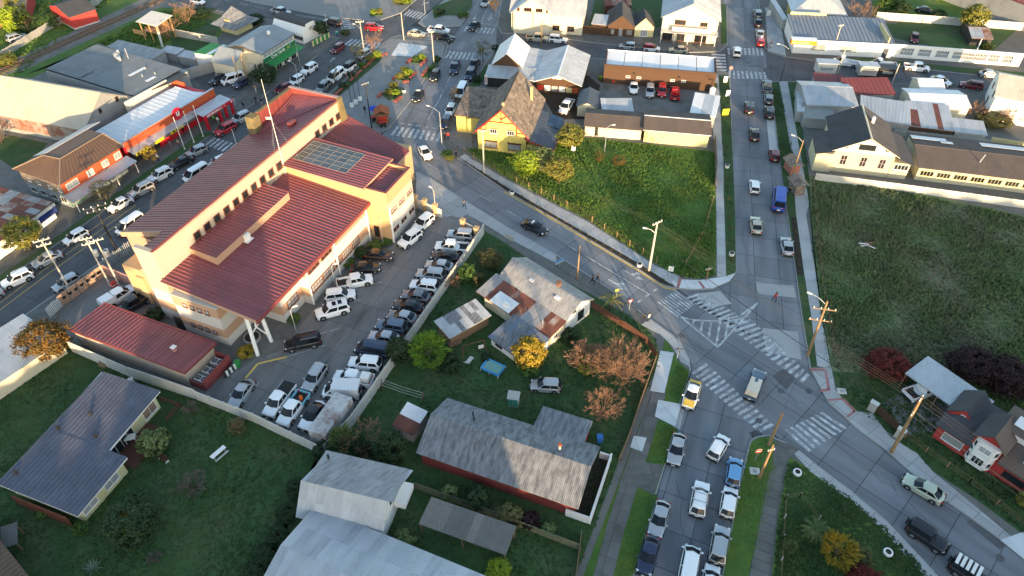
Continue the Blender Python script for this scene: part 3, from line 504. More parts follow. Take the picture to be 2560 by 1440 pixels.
# ================================================================ the long public building with ribbed red roofs
M_RED = pm('red ribbed roofing', (.215, .066, .074), var=.13, scale=.25, rough=.5, rnd=.10, second=(.17, .064, .072), s2=.22, amt=.45, spec=.35)
M_REDTRIM = pm('dark red flashing', (.20, .05, .05), var=.1, rough=.55)
M_CREAM = pm('cream render', (.42, .36, .30), var=.07, scale=.25, rough=.85, second=(.48, .37, .25), s2=.12, amt=.35)
M_TAN = pm('tan render', (.42, .27, .19), var=.07, scale=.3, rough=.85)
M_OCHRE = pm('ochre render', (.46, .31, .17), var=.07, scale=.3, rough=.85)
M_OFFW = pm('off white render', (.50, .49, .47), var=.07, scale=.3, rough=.85, second=(.43, .42, .40), s2=.3, amt=.35)
M_STONE = pm('mossy stone', (.20, .15, .07), var=.3, scale=2, rough=.95, second=(.11, .10, .06), s2=1, amt=.5, bump=.4)
M_BROWNFR = pm('brown window frame', (.16, .055, .035), var=.1, rough=.6)
M_SKYL = glass('skylight glass', (.07, .095, .105), .2)
MR = R(67.2)
mb = thing('civic_building', 'large tan civic building with stepped ribbed red metal roofs and skylight', 'building', -44.8, 67.5, 0, MR)
S = lambda s, t, z: (s, -t, z)
def bx(b, s0, s1, t0, t1, z0, z1): return b.box((s0 + s1) / 2, -(t0 + t1) / 2, z0, s1 - s0, t1 - t0, z1 - z0)
def bands(s0, s1, t0, t1, top, cols=None, cuts=(0, 1.56, 3.12, 5.1, 6.78)):
    cols = cols or (M_OFFW, M_TAN, M_OFFW, M_TAN, M_OFFW)
    for i, z in enumerate(cuts):
        z1 = min(top, cuts[i + 1] if i + 1 < len(cuts) else top)
        if z1 <= z: break
        e = .004 * (i % 2); bx(MB(), s0 - e, s1 + e, t0 - e, t1 + e, z, z1).build('wall_band', cols[i % len(cols)], mb)
bands(-1, 9.7, 1.3, 8.65, 6.9); bands(9.8, 25.8, .3, 14.15, 6.85); bands(5.3, 9.75, 8.7, 12.9, 6.85)
bands(-.05, .55, -3.2, .02, 12.62, (M_OFFW, M_TAN, M_OFFW, M_CREAM), (0, 2.03, 3.64, 5.67))
bx(MB(), .56, 42.2, -.42, .0, 0, 12.66).build('clerestory_wall', M_CREAM, mb)
bx(MB(), 4.3, 41.9, -10.2, -.45, 0, 8.9).build('wall', M_TAN, mb)
bx(MB(), 4.25, 4.9, -10.3, -2.8, 8.9, 9.7).build('beam', M_TAN, mb); bx(MB(), .6, 4.2, -3.1, -2.75, 0, 11.3).build('wall', M_CREAM, mb)
bx(MB(), 1.5, 4.2, -9.6, -3.2, 0, 6.2).build('wall', M_OCHRE, mb); bx(MB(), 1.2, 1.49, -7.5, -6.3, 0, 5.0).build('buttress', M_OCHRE, mb); bx(MB(), 1.1, 1.49, -5.6, -4.2, 0, 7.2).build('buttress', M_TAN, mb)
bx(MB(), 26, 34, 0.01, 14, 0, 9.55).build('wall', M_OCHRE, mb); bx(MB(), 34.1, 42.5, .01, 12.6, 0, 6.7).build('wall', M_OCHRE, mb)
# right hand block with parapets
bx(MB(), 26.0, 33.3, 14.01, 17.8, 0, 4.6).build('wall', M_OFFW, mb); bx(MB(), 25.99, 33.31, 14.01, 17.81, 4.6, 7.3).build('wall', M_CREAM, mb); bx(MB(), 26, 33.3, 14.01, 17.8, 7.3, 8.5).build('wall', M_OCHRE, mb)
bx(MB(), 25.97, 26.0, 14.05, 17.78, 0, 8.5).build('wall', M_OCHRE, mb)
for q in ((26, 33.3, 17.5, 17.8), (26, 26.3, 14.0, 17.49), (33.0, 33.3, 14.0, 17.49)): bx(MB(), *q, 8.5, 9.4).build('parapet', M_OCHRE, mb); bx(MB(), q[0] - .04, q[1] + .04, q[2] - .04 * (q[2] > 17), q[3] + .04 * (q[3] > 17.5), 9.4, 9.46).build('coping', M_REDTRIM, mb)
def rroof(pts, th, name='roof', m=None):
    return MB().slab([S(*p) for p in pts], th).build(name, m or M_TAN, mb)
def ribs(roof, O, U, V): sheets(roof, S(*O), (U[0], -U[1], U[2]), (V[0], -V[1], V[2]), M_RED, .6, 1, 'rib', 4, .07, name='roof_panel', lap=0)
# big lower roof
r = rroof([(-.5, 0, 8.38), (26, 0, 8.38), (26, 14.7, 7.05), (-.8, 14.7, 7.05)], .5); ribs(r, (-.75, 14.72, 7.06), (26.7, 0, 0), (0, -14.7, 1.33))
MB().slab([S(-.6, 7.1, 7.82), S(25.9, 7.1, 7.82), S(25.9, 7.0, 7.83), S(-.6, 7.0, 7.83)], .02).build('lap_strip', M_REDTRIM, mb)
bx(MB(), -.85, 26.0, 14.72, 14.86, 6.55, 7.1).build('gutter', M_REDTRIM, mb)
# raised strip beside the clerestory
r = rroof([(5.2, 0, 9.42), (21.4, 0, 9.42), (20.9, 4.45, 9.2), (5.0, 4.45, 9.2)], 1.15); ribs(r, (5.1, 4.47, 9.21), (16.0, 0, 0), (0, -4.45, .21))
# skylight block
r = rroof([(25.7, .02, 9.95), (34.2, .02, 9.95), (34.2, 14.3, 9.55), (25.5, 14.3, 9.55)], .35)
def rz_(t): return 9.95 - .4 * t / 14.3
ribs(r, (25.55, 14.32, 9.56), (2.2, 0, 0), (0, -14.3, .4)); ribs(r, (33.3, 14.32, 9.56), (.9, 0, 0), (0, -14.3, .4)); ribs(r, (27.75, 14.32, 9.56), (5.55, 0, 0), (0, -4.3, .12))
ribs(r, (27.75, .6, 9.94), (5.55, 0, 0), (0, -.55, .01))
sk = MB()
for i in range(7): t = .65 + 9.3 * i / 6; sk.box(30.5, -t, rz_(t) + .02, 5.6, .09, .14)
for i in range(6): s_ = 27.75 + 5.5 * i / 5; sk.slab([S(s_ - .04, .6, rz_(.6) + .15), S(s_ + .04, .6, rz_(.6) + .15), S(s_ + .04, 10, rz_(10) + .15), S(s_ - .04, 10, rz_(10) + .15)], .12)
skl = sk.build('skylight', pm('skylight bars', (.19, .18, .18), rough=.5), mb)
for i in range(6):
    for j in range(5):
        t0 = .65 + 9.3 * i / 6 + .06; t1 = .65 + 9.3 * (i + 1) / 6 - .06; s0 = 27.75 + 5.5 * j / 5 + .05; s1 = 27.75 + 5.5 * (j + 1) / 5 - .05
        MB().slab([S(s0, t0, rz_(t0) + .1), S(s1, t0, rz_(t0) + .1), S(s1, t1, rz_(t1) + .1), S(s0, t1, rz_(t1) + .1)], .03).build('pane', M_SKYL, skl)
# roof of the parapet block
r = rroof([(26.3, 14.3, 8.95), (33, 14.3, 8.95), (33, 17.5, 8.55), (26.3, 17.5, 8.55)], .1); ribs(r, (26.35, 17.48, 8.57), (6.6, 0, 0), (0, -3.2, .4))
# far right roof
r = rroof([(34.6, 0, 8.75), (43.8, 0, 8.75), (40.6, 13.4, 7.0), (34.6, 13.4, 7.0)], .5)
for i in range(15):
    s0 = 34.65 + .6 * i; s1 = s0 + .58; e = lambda s_: 34.6 + (s_ - 34.6) * 6 / 9.2
    b = MB()
    a0, a1 = S(s0, 0.02, 8.78), S(s1, 0.02, 8.78); c0, c1 = S(e(s0), 13.4, 7.03), S(e(s1), 13.4, 7.03)
    b.quad(a0, c0, c1, a1); q0 = S(s1 - .16, 0.02, 8.86); q1 = S(e(s1) - .1, 13.4, 7.11); b.quad(q0, q1, c1, a1); b.quad(S(s1 - .2, .02, 8.78), S(e(s1) - .14, 13.4, 7.03), q1, q0)
    b.build('roof_panel', M_RED, r)
bx(MB(), 34.6, 40.6, 13.42, 13.56, 6.5, 7.05).build('gutter', M_TAN, mb)
MB().slab([S(34.6, 13.3, 7.1), S(40.6, 13.3, 7.1), S(43.9, -.05, 8.85), S(43.7, -.05, 8.85), S(40.4, 13.15, 7.1)], .2).build('verge_trim', M_REDTRIM, mb)
# left roof sloping to the street
zl = lambda t: 12.75 + .31 * t
r = rroof([(4.3, -.0, zl(0)), (42, 0, zl(0)), (42, -10.9, zl(-10.9)), (4.3, -10.9, zl(-10.9))], .35)
ribs(r, (42.0, -10.92, zl(-10.9)), (-37.7, 0, 0), (0, 10.9, zl(0) - zl(-10.9)))
r2 = rroof([(.55, 0, zl(0)), (4.28, 0, zl(0)), (4.28, -2.75, zl(-2.75)), (.55, -2.75, zl(-2.75))], .25); ribs(r2, (4.28, -2.76, zl(-2.75)), (-3.7, 0, 0), (0, 2.75, .852))
MB().slab([S(.0, .12, 12.82), S(42.2, .12, 12.82), S(42.2, -.25, 12.84), S(.0, -.25, 12.84)], .1).build('ridge_cap', M_REDTRIM, mb)
MB().slab([S(4.1, -10.98, zl(-10.9) + .1), S(4.32, -10.98, zl(-10.9) + .1), S(4.32, -2.8, zl(-2.8) + .12), S(4.1, -2.8, zl(-2.8) + .12)], .75).build('fascia', M_TAN, mb)
# crossed roof plane and parapets at the far end
tri = [(31.6, -8.9, 10.15), (41.8, -.3, 12.85), (41.8, -9.2, 11.9)]
r = rroof(tri, .1, m=M_RED)
A, B, Cc = [Vector(S(*p)) for p in tri]
for i in range(1, 15):
    k = i / 15; p, q = A.lerp(B, k), Cc.lerp(B, k) if False else A.lerp(B, k) + (Cc - A) * (1 - k)
    d = (q - p); n_ = Vector((0, 0, 1)); sd = d.cross(n_).normalized() * .1
    MB().add([p - sd, p + sd, q + sd, q - sd, p + Vector((0, 0, .1)), q + Vector((0, 0, .1))], [(0, 4, 5, 3), (4, 1, 2, 5)]).build('roof_rib', M_RED, r)
bx(MB(), 41.9, 42.25, -9.6, -.1, 8, 13.05).build('parapet', M_REDTRIM, mb); bx(MB(), 33, 41.88, -9.6, -9.25, 8, 12.9).build('parapet', M_REDTRIM, mb)
bx(MB(), 41.8, 42.4, -9.7, .1, 13.05, 13.12).build('coping', pm('weathered coping', (.33, .25, .24), rough=.9), mb); bx(MB(), 33, 41.79, -9.75, -9.15, 12.9, 12.98).build('coping', M_STONE, mb)
for i in range(16): bx(MB(), 33.2 + .55 * i, 33.3 + .55 * i, -9.25, -9.17, 11.0, 12.85).build('cladding_rib', M_REDTRIM, mb)
bx(MB(), 31.4, 33.0, -10.6, -9.0, 0, 12.75).build('pier', M_STONE, mb)
MB().add([S(41.6, -.2, 0), S(44.6, -.2, 0), S(44.6, .35, 0), S(41.6, .35, 0), S(41.6, -.2, 13.1), S(42.5, -.2, 13.1), S(42.5, .35, 13.1), S(41.6, .35, 13.1)], [(0, 1, 2, 3), (7, 6, 5, 4), (4, 5, 1, 0), (5, 6, 2, 1), (6, 7, 3, 2), (7, 4, 0, 3)]).build('buttress', M_STONE, mb)
# windows
for k in range(10): window(mb, 7.05 + 2 * k, 0.0, 9.6, 0, 1.1, 1.2, M_BROWNFR, M_GLASS, 0, d=.16, fw=.1)
for k in range(4): window(mb, 35.1 + 2 * k, 0.0, 9.6, 0, 1.1, 1.1, M_BROWNFR, M_GLASS, 0, d=.16, fw=.1)
for s0, s1 in ((10.35, 12.9), (13.2, 15.75), (16.3, 17.7), (18.0, 20.25), (20.7, 22.6)): window(mb, (s0 + s1) / 2, -14.15, 1.75, 0, round(s1 - s0, 2), 1.35, M_BROWNFR, M_PALEGLASS, 3, 1, d=.14, fw=.13)
window(mb, 7.6, -12.9, 1.7, 0, 2.2, 1.4, M_BROWNFR, M_PALEGLASS, 2, 1, d=.14, fw=.12)
for s0 in (10.5, 11.35, 12.2, 13.6, 14.45, 15.3): window(mb, s0 + .4, -14.15, 5.15, 0, .7, .5, M_BROWNFR, M_GLASS, 0, d=.12, fw=.09)
for z_ in (5.25, 1.75):
    for s0 in (26.95, 27.8, 29.35, 30.2, 31.85, 32.65): window(mb, s0, -17.8, z_, 0, .62, .62, M_BROWNFR, M_PALEGLASS if z_ > 3 else M_GLASS, 0, d=.1, fw=.07)
for z_ in (5.25, 1.65):
    for t_ in (3.2, 4.4, 5.6, 6.8): window(mb, -1.0, -t_, z_, -math.pi / 2, .62, .72, M_BROWNFR, M_PALEGLASS, 0, d=.12, fw=.08)
MB().box(-1.02, -.6, .1, .2, 1.3, 2.3).build('door', M_DARK, mb); window(mb, 25.97, -15.2, .6, -math.pi / 2, .9, 2.1, M_BROWNFR, M_GLASS, 0)
# columns under the corner of the big roof, downpipes, air unit, flue
for s0, t0, s1, t1 in ((-.94, 13, -.3, 12.6), (1.8, 13.1, 1.8, 12.7)):
    MB().tube([S(s0, t0, 0), S(s1, t1, 6.6)], .26, 8).build('column', M_WHITE, mb)
for a, c in ((S(-.6, 12.8, 3.6), S(1.8, 12.9, 4.6)), (S(1.8, 12.9, 1.2), S(.4, 12.8, 4.2)), (S(.4, 12.8, 4.2), S(1.0, 12.8, 6.5))): MB().tube([a, c], .1, 6).build('brace', M_WHITE, mb)
for s0, t0, h0 in ((9.9, 14.35, 6.5), (16.6, 14.35, 6.5), (25.1, 14.35, 6.5), (26.1, 17.95, 6.9)): MB().tube([S(s0, t0, .1), S(s0, t0, h0)], .13, 8).build('downpipe', M_WHITE, mb)
bx(MB(), 10.3, 11.2, 4.6, 5.0, 8.2, 9.1).build('air_unit', M_WHITE, mb); bx(MB(), 10.1, 11.4, 4.5, 5.3, 8.1, 8.2).build('bracket', M_WHITE, mb)
bx(MB(), 32.8, 34.2, -3.6, -2.9, 11.7, 12.5).build('roof_vent', M_REDTRIM, mb)
# the mast on the clerestory
mast = thing('radio_mast', 'tall thin white mast with guy wires on the civic building roof', 'mast', *(-34.64, 91.26), 8.42)
MB().tube([(0, 0, 0), (0, 0, 8), (0, 0, 15.4)], [.045, .04, .025], 6).build('pole', M_WHITE, mast); MB().box(0, 0, -.02, .5, .5, .06).build('base_plate', M_GALV, mast); MB().box(-.35, 0, 9.2, .9, .06, .4).build('bracket', M_GALV, mast)
for a in (20, 140, 260): MB().tube([(0, 0, 9), (3.2 * math.cos(R(a)), 3.2 * math.sin(R(a)), .1)], .015, 3).build('guy_wire', M_GALV, mast)

# service annexe
ax = thing('service_annexe', 'low annexe with single slope ribbed red roof below the civic building', 'building', -44.8, 67.5, 0, MR)
bx(MB(), -8.4, -3.2, -9.7, 8.3, 0, 2.5).build('wall', M_CREAM, ax)
rr = MB().slab([S(-8.7, -10, 3.15), S(-3.0, -10, 2.75), S(-3.0, 8.9, 2.75), S(-8.7, 8.9, 3.15)][::-1], .3).build('roof', M_REDTRIM, ax)
sheets(rr, S(-8.7, 8.9, 3.16), (0, 18.9, 0), (5.7, 0, -.4), M_RED, .6, 1, 'rib', 4, .07, name='roof_panel', lap=0)
MB().slab([S(-3.1, -10.05, 2.9), S(-2.9, -10.05, 2.9), S(-2.9, 8.95, 2.9), S(-3.1, 8.95, 2.9)][::-1], .15).build('ridge_cap', M_REDTRIM, ax)
bx(MB(), -6.4, -6.0, 5.0, 5.4, 2.9, 3.7).build('flue', pm('pink brick', (.38, .20, .18)), ax); bx(MB(), -6.5, -5.9, 4.9, 5.5, 3.7, 3.8).build('flue_cap', M_WHITE, ax)
bx(MB(), -3.6, -3.25, 7.9, 8.25, 0, 2.4).build('post', M_TAN, ax)
yardw = thing('plant_enclosure', 'dark red metal screen around condenser units beside the annexe', 'screen', -44.8, 67.5, 0, MR)
bx(MB(), -8.3, -3.4, 10.75, 10.9, 0, 1.9).build('panel', M_REDTRIM, yardw); bx(MB(), -3.5, -3.35, 8.5, 10.7, 0, 1.6).build('panel', M_REDTRIM, yardw); bx(MB(), -8.3, -8.15, 8.5, 10.7, 0, 1.2).build('panel', M_REDTRIM, yardw)
def condenser(s, t, lab):
    c = thing('air_condenser', lab, 'air conditioner', *wl(s, t), .12, MR, 'condensers in the plant enclosure')
    MB().box(0, 0, 0, 1.0, 1.6, .95).build('casing', pm('grey casing', (.45, .46, .46), rough=.5), c)
    for y_ in (-.4, .4): f = MB().tube([(0, y_, .95), (0, y_, .99)], .34, 12).build('fan', M_DARK, c); MB().box(0, y_, .992, .62, .05, .02).box(0, y_, .993, .05, .62, .02).build('blade', M_GALV, f)
def wl(s, t): return (-44.8 + s * math.cos(MR) + t * math.sin(MR), 67.5 + s * math.sin(MR) - t * math.cos(MR))
condenser(-4.4, 9.6, 'twin fan condenser beside the annexe post at the top of the enclosure'); condenser(-6.0, 9.6, 'twin fan condenser in the middle of the red enclosure'); condenser(-7.4, 9.6, 'twin fan condenser nearest the concrete wall in the red enclosure')

# ================================================================ the other buildings
M_YEL = pm('yellow boards', (.58, .48, .14), var=.06, scale=.4, rough=.8)
M_PALEYEL = pm('pale yellow boards', (.56, .50, .27), var=.08, scale=.5, rough=.85, second=(.40, .36, .22), s2=.6, amt=.28)
M_SHAKE = [pm('shake roofing %d' % i, c, var=.3, scale=2.5, rough=.95, rnd=.2, bump=.4, second=(.07, .06, .055), s2=1.6, amt=.42) for i, c in enumerate(((.20, .165, .135), (.165, .137, .115), (.23, .185, .15)))]
M_REDPAINT = pm('red trim paint', (.50, .05, .035), var=.06, rough=.6)
M_NAVYROOF = pm('dark blue metal roofing', (.045, .055, .075), var=.12, scale=.4, rough=.45, spec=.4)
M_BLUEROOF = pm('slate blue tile metal', (.072, .078, .108), var=.14, scale=.4, rough=.5, second=(.10, .105, .135), s2=.5, amt=.4, rnd=.08)
M_ZINC = [pm('aged zinc %d' % i, c, var=.20, scale=.9, rough=.55, metal=.2, rnd=.06, second=d, s2=1.6, amt=.44, stretch=(.80, 2.6, .55)) for i, (c, d) in enumerate((((.31, .315, .32), (.20, .205, .21)), ((.285, .29, .30), (.18, .185, .19))))]
M_DKZINC = [pm('dark weathered zinc %d' % i, c, var=.28, scale=1.1, rough=.65, metal=.1, rnd=.07, second=d, s2=1.3, amt=.46, stretch=(1.2, 2.6, .55)) for i, (c, d) in enumerate((((.20, .215, .235), (.085, .092, .102)), ((.185, .20, .22), (.08, .088, .098))))]
M_PALEZ = [pm('pale zinc %d' % i, c, var=.10, scale=.6, rough=.45, metal=.25, rnd=.08, second=d, s2=.5, amt=.4, stretch=(1.18, 2.6, .5)) for i, (c, d) in enumerate((((.42, .44, .46), (.34, .36, .385)), ((.38, .405, .43), (.30, .32, .345))))]
M_WHITEROOF = pm('white metal roofing', (.62, .64, .66), var=.05, scale=.4, rough=.4, rnd=.04)
M_RUST = [pm('rusty sheet %d' % i, c, var=.25, scale=1.2, rough=.8, rnd=.15, second=d, s2=.6, amt=.5) for i, (c, d) in enumerate((((.17, .065, .045), (.12, .05, .04)), ((.22, .09, .055), (.30, .27, .25))))]
M_MAROON = pm('maroon roofing', (.16, .045, .045), var=.12, scale=.5, rough=.6, rnd=.06)
M_ASPHALTROOF = pm('brown felt roofing', (.12, .095, .08), var=.14, scale=.6, rough=.9, second=(.09, .078, .07), s2=.3, amt=.4)
M_DKFELT = pm('dark grey felt', (.06, .062, .068), var=.15, scale=.6, rough=.9, second=(.045, .047, .05), s2=.4, amt=.4, rnd=.06)
M_GREYFELT = pm('grey felt', (.17, .19, .20), var=.12, scale=.3, rough=.85, second=(.13, .145, .155), s2=.2, amt=.4)
M_BROWNWALL = pm('brown cladding', (.075, .042, .026), var=.1, scale=.5, rough=.8)
M_REDWALL = pm('red painted boards', (.40, .045, .04), var=.12, scale=.6, rough=.8)
M_BRICKRED = pm('store red brick', (.42, .085, .035), var=.12, scale=1.2, rough=.85, bump=.2)
M_STORERED = pm('store signal red', (.45, .015, .03), var=.06, rough=.55)
M_GREYWALL = pm('grey render', (.30, .31, .31), var=.12, scale=.5, rough=.85, second=(.22, .23, .23), s2=.4, amt=.4)
M_BLUEGREY = pm('blue grey boards', (.20, .24, .27), var=.1, scale=.6, rough=.8)
M_GREENP = pm('green paint', (.03, .22, .06), var=.1, rough=.6)
M_GREENSIGN = pm('sign green', (.01, .15, .06), var=.05, rough=.5)
M_LAMINATE = pm('yellow sign', (.62, .55, .03), var=.04, rough=.5)
M_CREAMWALL = pm('cream boards', (.58, .53, .40), var=.06, scale=.5, rough=.8)
M_PEEL = pm('peeling white boards', (.55, .54, .51), var=.10, scale=.8, rough=.9, second=(.24, .22, .19), s2=1.6, amt=.24)
M_PEELYEL = pm('peeling yellow boards', (.50, .46, .32), var=.12, scale=.8, rough=.9, second=(.28, .25, .18), s2=1.4, amt=.30)
def facedbox(root, L, W, h, wall, z0=0): return MB().box(0, 0, z0, L, W, h - z0).build('wall', wall, root)
def patch(a, b, p=.2): return lambda i, j, n: (random.choice(b) if random.random() < p else random.choice(a))

# ---- half timbered yellow house with a steep shake roof
x, y, L, W, rz = -.3, 116.7, 14.8, 10.4, R(-102.8)
t = thing('timbered_house', 'yellow half timbered house with steep brown shake roof and red trim', 'house', x, y, 0, rz)
gable_walls(L - 1.2, W - 1.6, 4.55, 8.7).build('wall', M_YEL, t)
gable_roof(t, L, W, 3.8, 8.95, M_SHAKE, w=.8, rows=14, kind='corr', n=2, h=.03, trim=M_WOOD)
xe = L / 2 - .58
for p, q in (((-W / 2 + .2, 3.9), (0, 8.8)), ((W / 2 - .2, 3.9), (0, 8.8))): MB().tube([(L / 2 + .03, p[0], p[1]), (L / 2 + .03, q[0], q[1])], .11, 4).build('barge_board', M_REDPAINT, t)
for a, c in (((-2.6, 6.3), (2.6, 6.3)), ((-4.0, 4.6), (-2.3, 6.2)), ((4.0, 4.6), (2.3, 6.2)), ((0, 6.3), (0, 8.2)), ((-.9, 7.6), (0, 6.9)), ((.9, 7.6), (0, 6.9)), ((-4.3, 4.55), (-2.7, 4.55)), ((2.7, 4.55), (4.3, 4.55)), ((-2.75, 6.2), (-2.75, 4.2)), ((2.75, 6.2), (2.75, 4.2))):
    MB().tube([(xe + .25, a[0], a[1]), (xe + .25, c[0], c[1])], .075, 4).build('timber', M_REDPAINT, t)
for y_ in (-1.5, 1.6): window(t, xe - .02, y_, 3.9, math.pi / 2, 1.25, .85, M_WHITE, M_GLASS, 2, d=.12); MB().box(xe + .03, y_, 4.85, .16, 1.6, .1).build('hood', M_REDPAINT, t)
for y_ in (-2.0, 2.3): window(t, xe - .02, y_, .9, math.pi / 2, 2.2, 1.25, M_BROWNFR, M_PALEGLASS, 1, d=.14); MB().box(xe + .06, y_, 2.3, .3, 2.5, .12).build('hood', M_BROWNWALL, t)
MB().box(-L / 2 + 4.3, 3.3, 5.2, .45, .45, 3.2).build('chimney', M_OCHRE, t); MB().box(L / 2 - 1.5, .1, 8.4, .4, .4, 1.2).build('chimney', M_OCHRE, t)
t2 = thing('side_wing', 'flat shake roofed yellow wing on the street side of the timbered house', 'house wing', *(-6.61, 120.96), 0, R(-102.8 + 90))
MB().box(0, 0, 0, 5.6, 8.8, 3.55).build('wall', M_YEL, t2); r_ = MB().slab([(-3.1, -4.6, 3.7), (3.1, -4.6, 3.7), (3.1, 4.6, 4.6), (-3.1, 4.6, 4.6)], .2).build('roof', M_WOOD, t2)
sheets(r_, (-3.1, -4.6, 3.72), (6.2, 0, 0), (0, 9.2, .9), M_SHAKE, .8, 12, 'corr', 2, .03); window(t2, .8, -4.1, 2.5, 0, 1.5, .5, M_BROWNWALL, M_GLASS, 2)
t3 = thing('garage_wing', 'dark blue metal lean-to roof with solar panels on the right of the timbered house', 'house wing', *(5.94, 113.17), 0, R(-102.8 + 90))
MB().box(0, 0, 0, 4.6, 9.6, 2.3).build('wall', M_YEL, t3); r_ = MB().slab([(-2.5, -5.6, 3.9), (2.8, -5.6, 2.5), (2.8, 5.4, 2.5), (-2.5, 5.4, 3.9)], .15).build('roof', M_REDPAINT, t3)
sheets(r_, (2.8, -5.6, 2.52), (0, 11, 0), (-5.3, 0, 1.4), M_NAVYROOF, .9, 2, 'rib', 4, .04)
for i in range(3):
    for j in range(2):
        MB().slab([(.3 + 1.15 * j, 1.2 + 1.3 * i, 3.32 - .3 * j), (1.35 + 1.15 * j, 1.2 + 1.3 * i, 3.04 - .3 * j), (1.35 + 1.15 * j, 2.4 + 1.3 * i, 3.04 - .3 * j), (.3 + 1.15 * j, 2.4 + 1.3 * i, 3.32 - .3 * j)], .04).build('solar_panel', glass('solar glass', (.02, .04, .08)), t3)
MB().box(1.6, -5.0, 0, 2.0, .5, 2.5).build('wall', M_YEL, t3); MB().box(1.6, -5.05, 0, 2.04, .5, .35).build('plinth', M_REDPAINT, t3)

# ---- pair of pale metal gabled shops behind it
t = house('corner_shop', 'steep white metal roofed corner shop with dark gable facing camera', 'shop', (-.2, 142.6, R(-100.1), 9.8, 6.6), 3.2, 5.9, M_BROWNWALL, M_WHITEROOF, .25, .8, 2, 'rib', 4, .04)
r_ = MB().slab([(4.7, -3.6, 3.1), (4.7, 8.9, 3.1), (8.6, 8.9, 2.4), (8.6, -3.9, 2.4)][::-1], .12).build('roof', M_WHITEROOF, t); sheets(r_, (8.6, -3.9, 2.42), (0, 12.8, 0), (-3.9, 0, .7), M_PALEZ, .8, 1, 'rib', 4, .04)
r_ = MB().slab([(-4.9, 3.3, 3.1), (4.7, 3.3, 3.1), (4.7, 8.6, 2.7), (-4.9, 7.6, 2.7)], .12).build('roof', M_WHITEROOF, t); sheets(r_, (4.6, 8.0, 2.72), (-9.4, 0, 0), (0, -4.7, .4), M_PALEZ, .8, 1, 'rib', 4, .04)
MB().box(6.5, 2.4, 0, 3.6, 12, 2.3).build('wall', M_DARK, t); MB().box(0, 5.2, 0, 9, 4.5, 2.6).build('wall', M_BROWNWALL, t)
t = house('gabled_shop', 'broad grey metal gabled shop with lit porch behind the timbered house', 'shop', (10.4, 137.4, R(-101.6), 14.2, 9.8), 3.0, 4.7, M_BROWNWALL, M_PALEZ, .3, .7, 3, 'rib', 4, .03, endov=1.6, trim=M_WHITEROOF)
t2 = t
for i, (y_, c) in enumerate(((-3.6, M_REDPAINT), (-2.2, M_WHITE), (-.7, M_PALEGLASS), (.8, M_WHITE), (2.2, M_PALEYEL), (3.5, M_BRICKRED))): MB().box(5.55, y_, .6, .08, 1.2, 1.1).build('display_board', c, t)
MB().box(5.6, -.3, 3.3, .1, 1.9, .7).build('sign', M_WHITE, t)
# ---- brown commercial block with white roof and parapet
t = thing('brown_store', 'long brown flat walled store with white metal roof behind low parapet', 'store', 30.5, 138.2, 0, R(-10))
MB().box(0, 0, 0, 22.4, 7.2, 3.45).build('wall', M_BROWNWALL, t)
for q in ((0, -3.5, 22.4, .2), (0, 3.5, 22.4, .2), (-11.1, 0, .2, 6.7), (11.1, 0, .2, 6.7)): MB().box(q[0], q[1], 3.45, q[2], q[3], .75).build('parapet', M_BROWNWALL if q[1] < 0 or abs(q[0]) > 1 else M_WHITEROOF, t)
r_ = MB().slab([(-11, -3.38, 3.5), (11, -3.38, 3.5), (11, 3.38, 3.9), (-11, 3.38, 3.9)], .04).build('roof', M_DARK, t)
for i in range(6): sheets(r_, (-11 + 3.66 * i + .04, -3.35, 3.52 + (.15 if i % 2 else 0)), (3.56, 0, (.15 if i % 2 == 0 else -.15)), (0, 6.7, .4), M_WHITEROOF, 1.2, 1, 'corr', 3, .02)
for x_, in ((-6.2,), (-4.0,), (2.8,), (5.0,)): window(t, x_, -3.6, 1.75, 0, .8, .42, M_WHITE, M_GLASS, 1)
for x_ in (-5, 4, 10.2): MB().box(x_, -3.75, 2.7, .35, .3, .25).build('lamp', M_DARK, t)
MB().box(-9.0, -3.65, .4, .6, .12, .5).build('sign', M_REDPAINT, t)
# ---- sheds along the meadow
house('brown_roof_shed', 'cream shed with brown roof and two skylights above the meadow', 'shed', (19.04, 118.05, -0.1517, 10.88, 6.61), 2.3, 3.1, M_CREAMWALL, M_ASPHALTROOF, .3, 1.2, 2, 'corr', 6, .03, wins=(('f', -3, .4, .5, 1.7, 0),), frame=M_DARK, pane=M_DARK)
house('yellow_shed', 'bright pale yellow long shed with brown roof facing the meadow', 'shed', (30.35, 116.12, -0.1631, 12.07, 7.59), 2.8, 3.65, M_PALEYEL, M_ASPHALTROOF, .3, 1.2, 2, 'corr', 6, .03, trim=M_WHITE)
house('yard_house', 'small house with dark slope and white slope beside the gravel yard', 'house', (14.84, 125.66, 1.4091, 6.4, 4.15), 2.3, 3.2, M_CREAMWALL, [M_NAVYROOF], .25, 1, 1, 'rib', 4, .04)
mono('white_leanto', 'low white metal lean-to joined to the small yard house', 'shed', (20.11, 123.2, 0.0, 6.07, 4.01), 2.1, 2.7, M_GREYWALL, M_PALEZ, .15)
mono('tarp_shed', 'white patched roof shed beside the footway and yellow shed', 'shed', (36.87, 122.8, -0.3075, 4.88, 7.67), 2.5, 2.9, M_GREYWALL, [M_WHITEROOF, M_PALEZ[0]], .15)
